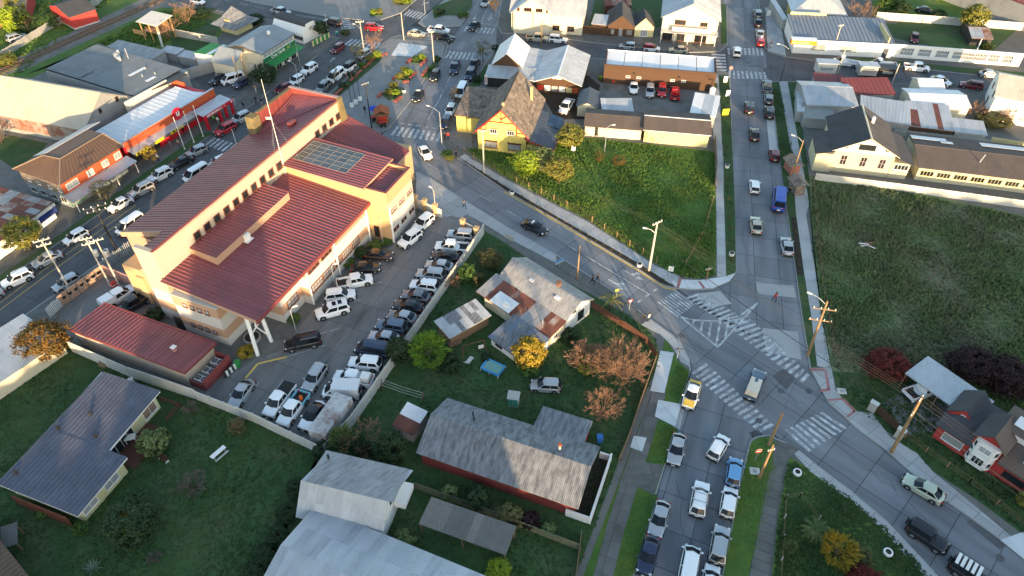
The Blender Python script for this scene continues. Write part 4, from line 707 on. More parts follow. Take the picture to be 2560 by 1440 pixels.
# ---- street front across the top
t = house('yellow_gabled_store', 'two storey cream store with yellow upper floor and grey roof at top', 'store', (9.0, 167.0, R(-9.6), 17.5, 13), 4.7, 8.2, M_CREAMWALL, M_PALEZ, .5, 1, 2, wins=[('f', x_, .9, 1.6, 1.2, 1) for x_ in (-5.2, -1.6, 2.2, 5.6)], frame=M_BROWNFR)
t2 = thing('store_cross_gable', 'lit yellow gable with three small windows above the cream store', 'gable', 5.2, 164.3, 0, R(-9.6 - 90)); gable_walls(7.5, 8.6, 5.1, 8.4).build('wall', M_CREAMWALL, t2); gable_roof(t2, 8.4, 10, 4.8, 8.7, M_PALEZ, w=1, rows=1)
for y_, w_ in ((-3.2, .6), (-1.0, 1.7), (1.6, 1.5), (3.4, .5)): window(t2, 3.75, y_, 5.3, math.pi / 2, w_, .8, M_BROWNFR, M_GLASS, 2)
house('shop_cottage', 'small dark shop cottage with brown gable roof and light sign', 'cottage', (25.4, 163.3, R(-96.5), 8.5, 6.6), 2.4, 5.0, M_BROWNWALL, M_DKFELT, .3, 1, 4, 'corr', 3, .03, wins=(('r', -2, .5, 1.0, 1.2), ('r', 0, .1, .8, 1.8), ('r', 2, .5, 1.2, 1.2)), frame=M_WOOD, pane=M_PALEGLASS)
house('narrow_cottage', 'narrow cottage with steep dark roof beside the shop cottage', 'cottage', (30.4, 161.5, R(-93), 5.5, 4.8), 2.3, 4.6, M_PALEYEL, M_DKFELT, .25, 1, 3, 'corr', 3, .03, wins=(('r', 0, .2, 1.6, 1.6, 2),), frame=M_WHITE, pane=M_PALEGLASS)
t = house('balcony_store', 'white two storey store with grey gable roof and balcony at the crossing', 'store', (41.2, 163.2, R(-101), 15, 13.2), 5.4, 8.9, M_CREAMWALL, M_PALEZ, .5, 1, 2, wins=(('r', -2.2, 3.9, 2.4, 1.1, 3), ('r', 3.0, 3.9, 1.6, .9), ('r', -4.6, .2, 2.2, 1.9), ('r', -1.6, .2, 1.6, 1.9), ('r', 2.8, .2, 2.6, 1.9)), frame=M_BROWNFR)
b = MB().slab([(6.9, -6.2, 2.95), (8.8, -6.2, 2.7), (8.8, 6.4, 2.7), (6.9, 6.4, 2.95)][::-1], .12).build('awning', M_GALV, t)
for y_ in (-6, -3, 0, 3, 6): MB().box(8.6, y_, 0, .1, .1, 2.6).build('post', M_WHITE, t)
MB().box(8.7, .5, 3.1, .08, 8.5, .9).build('sign', M_WHITE, t)
mono('grey_lean_to', 'low flat grey roof between cottages at the top street', 'shed', (20.63, 162.89, -0.2422, 3.7, 4.99), 2.4, 2.7, M_BROWNWALL, M_PALEZ, .2)
mono('rust_back_shed', 'rusty red roofed back shed behind the cottages', 'shed', (25.66, 174.16, 0.0, 6.56, 5.0), 2.3, 3.0, M_BROWNWALL, M_RUST, .2)
# ---- upper right: shop with long barred white wall
x, y, rz_s = 73.2, 155.0, R(-7.2)
t = thing('corner_bakery', 'low shop with blue grey corrugated roof and white front at upper right', 'shop', x, y, 0, rz_s)
MB().box(0, 0, 0, 21, 11.6, 3.0).build('wall', M_WHITE, t); r_ = MB().slab([(-10.7, -6, 3.2), (10.6, -6, 3.2), (10.6, 6.1, 4.0), (-10.7, 6.1, 4.0)], .2).build('roof', M_BLUEGREY, t)
sheets(r_, (-10.7, -6, 3.22), (21.3, 0, 0), (0, 12.1, .8), [pm('blue grey roofing', (.17, .20, .24), var=.12, rough=.5)], .85, 1, 'rib', 4, .08)
MB().box(0, -6.12, 2.6, 21.6, .2, .85).build('fascia', M_WHITE, t); MB().box(8.8, -2.2, 3.6, .2, 7.8, 1.2).build('parapet', M_PALEYEL, t); MB().box(-6, 6.2, 3.6, 8, .25, 1.0).build('parapet', M_PALEYEL, t)
for x_, w_ in ((-5.2, 3.0), (1.2, 3.6)): window(t, x_, -5.8, .9, 0, w_, 1.7, M_WHITE, M_PALEGLASS, 1)
MB().box(9.0, -5.82, 0, 1.1, .1, 2.2).build('door', M_NAVYROOF, t)
MB().box(-8.9, -6.6, 2.7, 5.4, 1.1, 1.0).build('sign', pm('orange sign', (.75, .22, .02), rough=.5), t); MB().box(-8.9, -6.5, 3.7, 5.4, 1.6, .12).build('sign_cap', M_WHITE, t)
[MB().box(x_, -7.16, 3.0, w_, .03, .3).build('lettering', M_PALEYEL, t) for x_, w_ in ((-10.9, .9), (-9.9, .7), (-8.6, 1.7))]
f = thing('barred_wall', 'long white wall with barred openings along the upper right street', 'wall', *(96.13, 146.41), 0, R(-10.4))
MB().box(0, 0, 0, 26, .3, .75).build('base', M_WHITE, f); MB().box(0, 0, 2.3, 26, .3, .7).build('top', M_WHITE, f)
gx = [(-10.2, 2.6), (-6.6, 2.6), (-3.0, 2.6), (2.6, 7.0), (7.4, 2.2), (10.2, 2.0)]; last = -13
for c_, w_ in gx:
    a_ = c_ - w_ / 2; MB().box((last + a_) / 2, 0, .75, a_ - last, .296, 1.55).build('pier', M_WHITE, f); last = c_ + w_ / 2
    for i in range(int(w_ / .3)): MB().box(a_ + .15 + i * .3, 0, .75, .07, .07, 1.55).build('bar', M_WHITE, f)
    MB().box(c_, 0, 1.5, w_, .06, .07).build('rail', M_WHITE, f)
MB().box((last + 13) / 2, 0, .75, 13 - last, .296, 1.55).build('pier', M_WHITE, f)
t = thing('hip_roof_house', 'yellow house with grey hip roof behind the corner bakery', 'house', *(71.52, 165.16), 0, R(-8)); MB().box(0, 3, 0, 11, 8, 3.6).build('wall', M_YEL, t)
rh = MB().add([(-6.3, -2, 3.6), (6.3, -2, 3.6), (6.3, 8, 3.6), (-6.3, 8, 3.6), (-1, 3, 6.6), (1, 3, 6.6)], [(0, 1, 5, 4), (1, 2, 5), (2, 3, 4, 5), (3, 0, 4), (3, 2, 1, 0)]).build('roof', M_PALEZ[1], t)
for x_ in (-4, -1, 3): window(t, x_, -1.0, 1.4, 0, 1.8, 1.2, M_BROWNFR, M_PALEYEL, 1)
mono('blue_side_roof', 'long narrow blue grey roof beside the upper right street kerb', 'shed', (63.57, 168.68, 0.0, 1.3, 11.93), 2.5, 2.7, M_GREYWALL, M_PALEZ, .1)
t = thing('red_roof_hall', 'large hall with red roof and grey concrete wall at the far right top', 'hall', *(119.01, 160.79), 0, R(-60))
MB().box(-6, 12, 0, 34, 22, 5.5).build('wall', M_GREYWALL, t); r_ = MB().slab([(-23, .8, 5.7), (11.2, .8, 5.7), (11.2, 23, 6.6), (-23, 23, 6.6)], .2).build('roof', M_MAROON, t); sheets(r_, (-23, .8, 5.72), (34, 0, 0), (0, 22, .9), [pm('terracotta metal', (.24, .055, .05), var=.1, rough=.6)], 1.0, 2, 'rib', 4, .05)
MB().box(11.4, 8, 0, .4, 14, 6.2).build('wall', M_YEL, t); MB().box(-23.3, 8, 0, .5, 16, 6.0).build('wall', M_YEL, t)
house('dark_barn', 'little black barn with rusty roof by the lawn at upper right', 'shed', (105.87, 157.89, -0.1832, 4.58, 8.24), 2.0, 2.8, M_DARK, [M_RUST[1], M_GALV], .15)
# ---- right: cluster of metal roofs
mono('maroon_roof_store', 'low store with maroon metal roof among the right hand roofs', 'store', (70.21, 129.41, 0.0168, 9.57, 5.09), 2.6, 3.6, M_GREYWALL, M_MAROON, .2, .9, 1, 'rib', 4, .04)
mono('maroon_roof_annex', 'short maroon roof behind the maroon roof store', 'store', (63.6, 132.93, -0.21, 5.64, 3.67), 2.7, 3.1, M_GREYWALL, M_MAROON, .2, .9, 1, 'rib', 4, .04)
house('grey_roof_shop', 'grey metal roofed shop on the footway with maroon roof behind', 'shop', (61.22, 126.57, -0.0939, 9.75, 9.73), 3.0, 3.9, M_GREYWALL, M_PALEZ, .2, 1, 2, off=1.2)
mono('pale_lean_to', 'dull grey lean-to roof below the grey roofed shop', 'shed', (57.9, 120.81, -0.1527, 5.77, 4.94), 2.1, 2.6, M_GREYWALL, [pm('dull zinc', (.25, .26, .25), rough=.7)], .1)
mono('front_awning', 'narrow metal awning roof facing the footway beside the grey roofed shop', 'awning', (55.73, 124.62, 1.2975, 8.11, 1.36), 2.5, 2.3, M_GREYWALL, M_GALV, .1)
mono('long_white_roof', 'long bright metal roof behind the dark gabled old house', 'shed', (70.44, 120.81, -0.3321, 8.86, 7.79), 2.4, 3.0, M_GREYWALL, M_PALEZ, .15)
mono('rust_patch_roof', 'white metal roof patched with rusty sheets behind the old house', 'shed', (77.97, 118.77, -0.2548, 7.81, 8.39), 2.3, 3.0, M_BROWNWALL, M_PALEZ, .15, 1, 3, mixer=lambda i, j, n: M_RUST[0] if (i in (0, 1) and j < 2) or (i == n - 3) else random.choice(M_PALEZ))
mono('end_metal_roof', 'plain pale metal roof at the right end of the patched roofs', 'shed', (83.87, 115.26, -0.2548, 5.47, 4.5), 2.2, 2.6, M_GREYWALL, M_PALEZ, .15)
house('white_roof_bungalow', 'bungalow with bright white metal roof beside the bare shrubs', 'bungalow', (82.06, 125.5, -0.0843, 10.88, 6.86), 2.7, 3.4, M_CREAMWALL, M_WHITEROOF, .25, 1.1, 1)
house('white_porch', 'small white pyramid roofed porch on the upper side of the bungalow', 'porch', (83.14, 131.32, -0.0656, 4.99, 5.09), 2.6, 3.6, M_CREAMWALL, M_WHITEROOF, .2, 1.0, 1)
house('white_two_storey', 'white two storey house with cream metal roof at the right edge', 'house', (96.42, 125.29, -0.4575, 7.53, 11.37), 5.0, 7.0, M_WHITE, [pm('cream roofing', (.48, .45, .38), rough=.6)], .4, 1, 2, wins=(('l', -2, 3.2, 1, 1.2), ('l', 2, 3.2, 1, 1.2), ('l', 1, .5, 1.2, 1.4)), frame=M_BROWNFR)
# ---- the old yellow building with dark gable, and its long wing
t = thing('old_schoolhouse', 'weathered pale yellow old building with dark gable roof and broken windows', 'building', 60.9, 108.4, 0, R(-102.3))
gable_walls(10.6, 9.8, 4.55, 7.05).build('wall', M_PEELYEL, t); gable_walls(.1, 9.7, 4.56, 7.03, 4.3).build('gable_boards', M_PEEL, t).location = (5.3, 0, 0)
gable_roof(t, 11.6, 10.9, 4.4, 7.4, M_DKFELT, w=1.1, rows=4, kind='corr', n=5, h=.025, trim=M_CREAMWALL)
for y_ in (-3.0, .2, 3.2): window(t, 5.3, y_, 1.7, math.pi / 2, 1.0, 1.9, pm('mauve frame', (.42, .32, .32), rough=.8), M_GLASS, 1, 1, d=.12, fw=.1)
for y_ in (-3.2, 3.2): window(t, 5.35, y_, 4.9, math.pi / 2, .6, .6, M_WHITE, M_GLASS, 1)
window(t, 5.35, 0, 5.0, math.pi / 2, 2.6, 1.0, M_DARK, M_GLASS, 2); MB().box(-1, 1.2, 6.6, .6, .5, 1.3).build('chimney', M_PEEL, t)
MB().box(2.6, -6.2, 0, 6.4, 2.9, 3.75).build('wall', M_PEELYEL, t); MB().slab([(-1, -5.0, 4.5), (6.2, -5.0, 4.5), (6.2, -8.0, 3.8), (-1, -8.0, 3.8)], .15).build('roof', M_DKFELT, t)
MB().slab([(-3.5, 5.0, 4.4), (-3.5, 8.2, 3.3), (6.0, 8.2, 3.3), (6.0, 5.0, 4.4)], .15).build('roof', M_DKFELT, t); MB().box(1.6, 6.2, 0, 7.4, 3.0, 3.2).build('wall', M_PEELYEL, t); window(t, 5.32, 6.4, 1.9, math.pi / 2, 2.2, 1.0, M_WHITE, M_GLASS, 3)
t = house('old_wing', 'long weathered yellow wing with dark brown roof and a row of windows', 'building', (81.0, 104.2, R(-13.4), 23, 11.5), 2.8, 3.8, M_PEELYEL, [M_ASPHALTROOF, M_DKFELT], .4, 1.2, 3, 'corr', 6, .03, mixer=lambda i, j, n: M_ASPHALTROOF, wins=[('f', -9.6 + 2.65 * i, 1.1, 2.1, 1.0, 3) for i in range(7)], frame=M_PALEYEL)
for q in ((-8.5, 3.4, 5.8, 1.5), (4.2, 3.5, 8.5, 1.6), (-5.8, 2.4, 2, 1)): MB().slab([(q[0] - q[2] / 2, q[1] - q[3] / 2, 4.02 - .174 * q[1] + .087 * q[3]), (q[0] + q[2] / 2, q[1] - q[3] / 2, 4.02 - .174 * q[1] + .087 * q[3]), (q[0] + q[2] / 2, q[1] + q[3] / 2, 4.02 - .174 * q[1] - .087 * q[3]), (q[0] - q[2] / 2, q[1] + q[3] / 2, 4.02 - .174 * q[1] - .087 * q[3])], .03).build('patch_sheet', M_WHITEROOF, t)
MB().tube([(-1.5, -2.6, 3.1), (-1.2, -2.6, 4.9)], .12, 8).build('flue', M_GALV, t)
# ---- red house bottom right
t = thing('red_house', 'red boarded house with white bay window and dark roofs at lower right', 'house', *(49.37, 48.93), 0, R(-49.6))
MB().box(2.0, 1.6, 0, 4.0, 3.4, 2.6).build('wall', M_REDWALL, t); MB().box(7.5, 2.6, 0, 6.4, 5.0, 2.6).build('wall', M_REDWALL, t); MB().box(4.9, 1.9, 0, 2.9, 4.0, 4.4).build('wall', M_REDWALL, t)
r_ = MB().slab([(-.4, -.5, 2.6), (4.3, -.5, 2.6), (4.3, 1.9, 3.7), (1.2, 1.9, 3.7)], .14).build('roof', M_DKFELT, t); MB().slab([(-.4, 4.0, 2.6), (-.4, -.5, 2.6), (1.2, 1.9, 3.7), (1.2, 4.0, 3.7)], .14).build('roof', M_DKFELT, t)
MB().slab([(1.2, 1.9, 3.72), (4.5, 1.9, 3.72), (4.5, 7, 3.0), (-.2, 7, 3.0)], .14).build('roof', M_DKFELT, t)
MB().add([(-.3, 1.93, 2.95), (2.8, 1.93, 2.95), (1.25, 1.93, 4.45), (-.1, 6.4, 3.0), (2.6, 6.4, 3.0), (1.25, 6.4, 4.4)], [(0, 1, 2), (5, 4, 3), (0, 2, 5, 3), (1, 4, 5, 2)]).build('dormer', M_REDWALL, t)
MB().slab([(-.5, 2.0, 2.95), (1.25, 2.0, 4.55), (1.25, 6.6, 4.55), (-.5, 6.6, 2.95)], .1).build('dormer_roof', M_DKFELT, t); MB().slab([(1.25, 2.0, 4.55), (3.0, 2.0, 2.95), (3.0, 6.6, 2.95), (1.25, 6.6, 4.55)], .1).build('dormer_roof', M_DKFELT, t)
window(t, 1.25, 1.91, 3.35, 0, .45, .45, M_WHITE, M_GLASS, 0)
MB().add([(3.4, .0, 4.4), (6.4, .0, 4.4), (4.9, .0, 5.6), (3.4, 3.9, 4.4), (6.4, 3.9, 4.4), (4.9, 3.9, 5.6)], [(0, 1, 2), (5, 4, 3), (0, 2, 5, 3), (1, 4, 5, 2)]).build('gable', M_REDWALL, t)
for a, c in (((3.1, 4.2), (4.9, 5.75)), ((6.7, 4.2), (4.9, 5.75))): MB().slab([(a[0], -.5, a[1]), (c[0], -.5, c[1]), (c[0], 4.2, c[1]), (a[0], 4.2, a[1])], .12).build('roof', M_DKFELT if a[0] < 4 else M_ASPHALTROOF, t)
MB().prism([(3.6, -.05), (4.1, -.75), (5.8, -.75), (6.3, -.05)], .5, 4.3).build('bay', M_WHITE, t)
window(t, 4.95, -.76, 1.0, 0, 1.2, 1.1, M_WHITE, M_GLASS, 2); window(t, 4.95, -.76, 3.0, 0, 1.2, .9, M_WHITE, M_PALEGLASS, 1)
for z_ in (1.0, 3.0):
    window(t, 3.84, -.42, z_, -R(54), .5, .9, M_WHITE, M_GLASS, 0); window(t, 6.06, -.42, z_, R(54), .5, .9, M_WHITE, M_GLASS, 0)
window(t, 1.9, -.1, .8, 0, 2.2, 1.2, M_WHITE, M_PALEGLASS, 0); window(t, 8.6, .1, .9, 0, 2.2, .9, M_DARK, M_GLASS, 1)
r_ = MB().slab([(6.5, -.4, 2.6), (11.2, -.4, 2.6), (11.2, 2.8, 4.0), (6.5, 2.8, 4.0)], .14).build('roof', M_ASPHALTROOF, t); sheets(r_, (6.5, -.4, 2.62), (4.7, 0, 0), (0, 3.2, 1.4), M_ASPHALTROOF, .8, 3, 'corr', 3, .03); MB().slab([(6.5, 2.8, 4.0), (11.2, 2.8, 4.0), (11.2, 6.2, 2.8), (6.5, 6.2, 2.8)], .14).build('roof', M_DKFELT, t)
MB().add([(8.2, 1.0, 3.2), (9.8, 1.0, 3.2), (9.0, 1.0, 4.4), (8.2, 3, 3.2), (9.8, 3, 3.2), (9.0, 3, 4.4)], [(0, 1, 2), (5, 4, 3), (0, 2, 5, 3), (1, 4, 5, 2)]).build('dormer', M_WHITE, t); window(t, 9, .98, 3.35, 0, .9, .4, M_WHITE, M_GLASS, 1)
MB().box(6.3, 4.3, 3.6, 3.0, 3.4, 1.4).build('upper_wall', M_WHITE, t); MB().add([(4.4, 2.3, 5.0), (8.2, 2.3, 5.0), (8.2, 6.5, 5.0), (4.4, 6.5, 5.0), (5.8, 4.0, 5.9), (6.8, 4.0, 5.9)], [(0, 1, 5, 4), (1, 2, 5), (2, 3, 4, 5), (3, 0, 4), (3, 2, 1, 0)]).build('roof', M_ASPHALTROOF, t); MB().slab([(5.5, 3.0, 5.62), (6.6, 3.0, 5.62), (6.6, 4.3, 6.0), (5.5, 4.3, 6.0)], .05).build('roof_light', M_WHITEROOF, t)
mono('carport', 'white metal carport roof over a driveway by the dark shrubs', 'carport', (52.6, 54.2, R(124 + 180), 8.6, 4.6), 2.6, 2.8, M_WOOD, M_PALEZ, .15, 1, 1, open_=True)
# ---- lower middle: the long house with chimney, lean-tos and shed
t = house('long_house', 'long white house with weathered grey metal roof, chimney and roof lights', 'house', (4.6, 71.4, R(-43.9), 12.6, 5.7), 3.0, 4.65, M_WHITE, M_ZINC, .3, .9, 3, 'corr', 5, .03, wins=(('r', .6, .7, 1.2, 1.6, 2, 1), ('r', -.9, 3.0, .5, .5)), frame=M_DARK, endov=.35)
for x_, y_ in ((-1.6, -1.0), (3.2, -1.2)): MB().box(x_, y_, 3.95, .7, .5, .28).build('roof_light', M_WHITE, t)
MB().box(2.2, .15, 4.3, .5, .5, 1.3).build('chimney', pm('old brick', (.34, .17, .10), var=.2, scale=3), t)
t = thing('rusty_lean_to', 'rusty red and grey lean-to roofs on the near side of the long house', 'house wing', 4.6, 71.4, 0, R(-43.9))
MB().box(.2, -4.6, 0, 11.6, 3.4, 2.1).build('wall', M_CREAMWALL, t); r_ = MB().slab([(-7.0, -6.6, 2.2), (6.3, -6.6, 2.2), (6.3, -2.6, 2.95), (-7.0, -2.6, 2.95)], .1).build('roof', M_RUST[0], t)
sheets(r_, (-7.0, -6.6, 2.22), (13.3, 0, 0), (0, 4.0, .75), M_RUST, .9, 2, 'corr', 5, .03, mixer=lambda i, j, n: M_ZINC[1] if (i in (9, 10, 11) or i < 2) else M_RUST[1 if (i * 3 + j) % 4 == 0 else 0])
MB().slab([(-4.2, -6.7, 2.45), (-.6, -6.7, 2.45), (-.6, -4.6, 2.8), (-4.2, -4.6, 2.8)], .05).build('roof_panel', M_WHITEROOF, t); MB().box(-1.7, -6.0, 2.6, .9, .4, .6).build('air_unit', M_WHITE, t); MB().tube([(4.2, -5.2, 2.3), (4.2, -5.2, 3.6)], .07, 6).build('flue', M_GALV, t)
MB().box(3.2, -8.6, 0, 6.0, 4.4, 1.8).build('wall', M_WHITE, t); r_ = MB().slab([(0, -11.2, 1.75), (6.5, -11.2, 1.75), (6.5, -6.4, 2.4), (0, -6.4, 2.4)], .1).build('roof', M_BLUEROOF, t); sheets(r_, (0, -11.2, 1.77), (6.5, 0, 0), (0, 4.8, .65), [M_DKZINC[1], pm('blue zinc', (.13, .16, .21), var=.2, rough=.55)], .9, 2, 'corr', 5, .03)
window(t, 1.6, -10.8, .7, 0, 1.2, .8, M_BROWNFR, M_GLASS, 1); window(t, 6.0, -4.6, .8, math.pi / 2, .7, .9, M_WHITE, M_GLASS, 1)
mono('patchy_shed', 'wooden shed with streaked white and rusty metal roof on the lawn', 'shed', (-6.53, 66.28, 0.6767, 6.87, 3.52), 2.0, 2.4, M_WOOD, [M_PALEZ[0], M_PALEZ[1], M_DKZINC[0]], .3, .7, 2)
# ---- grey hall with a patch of sun, white walled yard
t = house('grey_barn', 'long low barn with mottled grey metal roof, half of it in sun', 'barn', (-.4, 45.4, R(-21.3), 18.9, 8.2), 2.6, 4.5, pm('dark red boards', (.13, .028, .025), var=.2), M_DKZINC, .4, 1.0, 3, 'corr', 5, .022, trim=M_DKZINC[0])
r_ = MB().slab([(1.5, 4.0, 2.62), (7.6, 4.0, 2.62), (7.6, 7.4, 2.2), (1.5, 7.4, 2.2)], .1).build('roof', M_DKZINC[1], t); sheets(r_, (7.6, 7.4, 2.22), (-6.1, 0, 0), (0, -3.4, .42), M_DKZINC, 1, 1, 'corr', 5, .035); MB().box(4.5, 5.3, 0, 5.8, 3.4, 2.1).build('wall', M_REDWALL, t)
MB().tube([(5.6, 1.0, 4.0), (5.6, 1.0, 5.1)], .14, 8).build('flue', M_GALV, t); MB().tube([(5.6, 1.0, 5.1), (5.6, 1.0, 5.35)], [.22, .2], 8).build('flue_cap', pm('rust cap', (.30, .09, .03)), t)
for x_, y_ in ((-5.2, 2.2), (-4.8, 1.6)): MB().tube([(x_, y_, 3.6), (x_, y_, 4.3)], .1, 6).build('vent', M_DARK, t)
f = thing('white_yard_wall', 'low white wall enclosing a dark yard beside the grey barn', 'wall', *(11.25, 45.68), 0, dirn((11.25, 45.68), (8.2, 37.79))); L_ = Vector((11.25, 45.68)).to_3d() - Vector((8.2, 37.79)).to_3d()
MB().box(L_.length / 2, 0, 0, L_.length, .2, 1.5).build('wall', M_WHITE, f); MB().box(L_.length - .1, -1.4, 0, .2, 2.6, 1.3).build('wall', M_WHITE, f); MB().box(.1, -.7, 0, .2, 1.2, 1.2).build('wall', M_WHITE, f)
# ---- barn house and long roof at the bottom
t = thing('gambrel_house', 'grey metal steep roofed white house at the bottom with a window in its gable', 'house', -16.8, 39.6, 0, R(-14.3))
P = [(-3.2, 0), (3.3, 0), (3.3, 3.4), (2.9, 3.6), (.9, 4.5), (-1.4, 4.6), (-3.1, 2.4)]
V = [(-4.4, q, z) for q, z in P] + [(4.3, q, z) for q, z in P]; n = len(P); MB().add(V, [tuple(range(n)), tuple(range(2 * n - 1, n - 1, -1))] + [(i, n + i, n + (i + 1) % n, (i + 1) % n) for i in range(n)]).build('wall', M_WHITE, t)
r_ = MB().slab([(-4.9, -3.5, 2.3), (4.7, -3.5, 2.3), (4.7, -1.0, 5.3), (-4.9, -1.0, 5.3)], .08).slab([(-4.9, -1.0, 5.3), (4.7, -1.0, 5.3), (5.6, 3.6, 4.3), (-3.9, 3.6, 4.3)], .08).build('roof', M_PALEZ[1], t)
sheets(r_, (-4.9, -3.5, 2.32), (9.6, 0, 0), (0, 2.5, 3.0), M_PALEZ, 1.0, 2, 'corr', 6, .03); sheets(r_, (5.2, 3.6, 4.32), (-9.6, 0, 0), (0, -4.6, 1.0), M_ZINC, 1.0, 2, 'corr', 6, .03)
window(t, 4.32, .6, 3.1, math.pi / 2, 1.5, 1.0, M_DARK, M_GLASS, 2); MB().box(5.0, 1.8, 1.6, 1.2, 2.6, .9).build('wall', M_WHITE, t); MB().tube([(-3.6, 2.6, 4.5), (-3.6, 2.6, 5.2)], .13, 6).build('flue', M_DARK, t)
t = thing('long_metal_roof', 'long pale corrugated metal roof filling the bottom edge', 'barn', *(-20.34, 38.01), 0, R(-22.5))
MB().box(9, -3.0, 0, 19, 5.6, 2.8).build('wall', M_WHITE, t); MB().box(9, -8.6, 0, 19, 5.0, 2.8).build('wall', M_WHITE, t)
r_ = MB().slab([(-.2, -5.2, 4.4), (19.5, -5.2, 4.4), (19.5, .2, 3.0), (-.2, .2, 3.0)], .1).slab([(-.2, -10.6, 3.0), (19.5, -10.6, 3.0), (19.5, -5.2, 4.4), (-.2, -5.2, 4.4)], .1).build('roof', M_PALEZ[0], t)
sheets(r_, (19.5, .2, 3.02), (-19.7, 0, 0), (0, -5.4, 1.4), M_PALEZ, 1.0, 2, 'corr', 6, .035); sheets(r_, (-.2, -10.6, 3.02), (19.7, 0, 0), (0, 5.4, 1.4), M_PALEZ, 1.0, 2, 'corr', 6, .035)
mono('garden_shed', 'small shed with white and rusty red roof behind the grey barn', 'shed', (-11.92, 49.98, -0.5134, 2.94, 3.22), 1.8, 2.5, M_GREYWALL, M_RUST, .12, .8, 2, mixer=lambda i, j, n: M_WHITEROOF if j else M_RUST[0])
mono('open_grey_shed', 'open sided shed with dark grey board roof near the bottom hedge', 'shed', (-4.6, 36.5, R(-20.4), 9.6, 3.1), 2.2, 2.4, M_WOOD, [pm('grey boards', (.13, .13, .12), var=.2, rough=.9), pm('grey boards b', (.17, .165, .15), var=.2, rough=.9)], .15, .9, 1, open_=True)
# ---- lower left
t = thing('blue_roof_house', 'pale yellow L shaped house with dark blue metal tile roof at lower left', 'house', -47.1, 46.5, 0, R(-20.1))
W_ = pm('lemon render', (.56, .53, .30), var=.06, rough=.85)
MB().box(-.3, -4.1, 0, 9.6, 6.4, 2.5).build('wall', W_, t); MB().box(-1.7, 3.4, 0, 7.0, 8.6, 2.5).build('wall', W_, t)
def bz(q): return 2.75 + .04 * (q + 8)
r_ = MB().slab([(-5.7, -7.9, 2.75), (5.4, -7.9, 2.75), (5.4, -.6, 3.0), (-5.7, -.6, 3.0)], .14).slab([(-5.7, -.6, 3.0), (2.9, -.6, 3.0), (2.7, 8.0, 3.3), (-6.0, 8.0, 3.3)], .14).build('roof', M_WHITE, t)
sheets(r_, (-5.7, -7.9, 2.77), (11.1, 0, 0), (0, 7.3, .25), M_BLUEROOF, .55, 5, 'corr', 1, .06); sheets(r_, (-5.8, -.6, 3.02), (8.6, 0, 0), (0, 8.6, .3), M_BLUEROOF, .55, 6, 'corr', 1, .06)
for y_ in (-6.0, -2.9): window(t, 4.5, y_, .8, math.pi / 2, 1.9, 1.1, M_WHITE, M_PALEGLASS, 1, d=.1)
for y_ in (-6.4, -5.0, -3.2, -1.8): window(t, 4.5, y_, 2.1, math.pi / 2, .5, .25, W_, M_GLASS, 0)
window(t, 1.8, 6.3, .6, math.pi / 2, 2.0, 1.5, M_WHITE, pm('brown blind', (.25, .17, .13)), 1); window(t, 1.8, 1.6, .1, math.pi / 2, 3.6, 2.0, M_WHITE, M_GLASS, 3)
for x_, y_ in ((-2.6, 2.6), (-4.6, -.2), (-4.6, -6.2), (.2, .4)): MB().box(x_, y_, bz(y_) + .02, .3, .3, .5).build('vent', M_DARK, t)
MB().box(3.4, 2.4, 0, 3.0, 5.6, .35).build('deck', pm('deck boards', (.10, .045, .035), var=.2), t); MB().box(2.6, 8.6, .8, 3.0, .08, .1).box(4.0, 7.4, .8, .08, 2.4, .1).box(2.6, 8.6, .4, 3.0, .06, .08).box(4.0, 7.4, .4, .06, 2.4, .08).box(4, 8.6, 0, .1, .1, .9).box(1.2, 8.6, 0, .1, .1, .9).box(4, 6.2, 0, .1, .1, .9).build('railing', pm('deck rail', (.13, .04, .03)), t); MB().box(0, -8.2, 0, 7.5, .12, 2.0).build('screen', pm('brown screen', (.14, .05, .03)), t)
mono('white_shed', 'long shed with white metal roof at the left edge below the street', 'shed', (-65.5, 58.0, R(57.4), 15, 8.6), 2.5, 2.7, M_CREAMWALL, M_PALEZ, .2, 1, 2)
mono('brown_rib_roof', 'brown ribbed roof cutting across the lower left corner', 'shed', (-51.5, 29.0, R(-38), 16, 9), 2.8, 3.2, M_BROWNWALL, [pm('brown ribbed metal', (.12, .085, .06), var=.12, rough=.5)], .1, .55, 1, 'rib', 4, .1)
mono('wood_shelter', 'small grey board shelter at the lower left edge', 'shelter', (-51.38, 35.57, 0.4052, 1.51, 2.31), 1.7, 2.1, M_WOOD, [pm('grey boards c', (.12, .115, .11), var=.2, rough=.9)], .15, .5, 1, open_=True)
# ---- left: the supermarket, warehouse and flat hall
su = R(63.9)
t = thing('supermarket', 'supermarket with white roof, red brick parapet and red sign on the left street', 'supermarket', *(-66.72, 106), 0, su)
MB().box(10.6, 4.2, 0, 21.6, 8.4, 3.7).build('wall', M_STORERED, t); MB().box(3.2, -.03, 0, 6.2, .1, 2.6).build('shop_front', M_DARK, t)
MB().box(10.8, .12, 3.2, 21.6, .3, 1.5).build('parapet', M_BRICKRED, t); MB().box(10.8, .12, 4.7, 21.7, .42, .08).build('coping', M_GALV, t)
r_ = MB().slab([(0, .3, 3.75), (21.4, .3, 3.75), (18.4, 8.6, 4.0), (-1, 8.6, 4.0)], .05).build('roof', M_WHITEROOF, t); sheets(r_, (0, .3, 3.8), (20, 0, 0), (0, 8.0, .2), M_WHITEROOF, 1.1, 1, 'rib', 4, .03)
MB().slab([(0, .0, 3.15), (0, -1.5, 2.75), (15.2, -1.5, 2.75), (15.2, 0, 3.15)], .1).build('awning', M_GALV, t); MB().box(7.6, -1.5, 2.2, 15, .08, .5).build('awning_fascia', pm('grey fascia', (.12, .12, .11)), t)
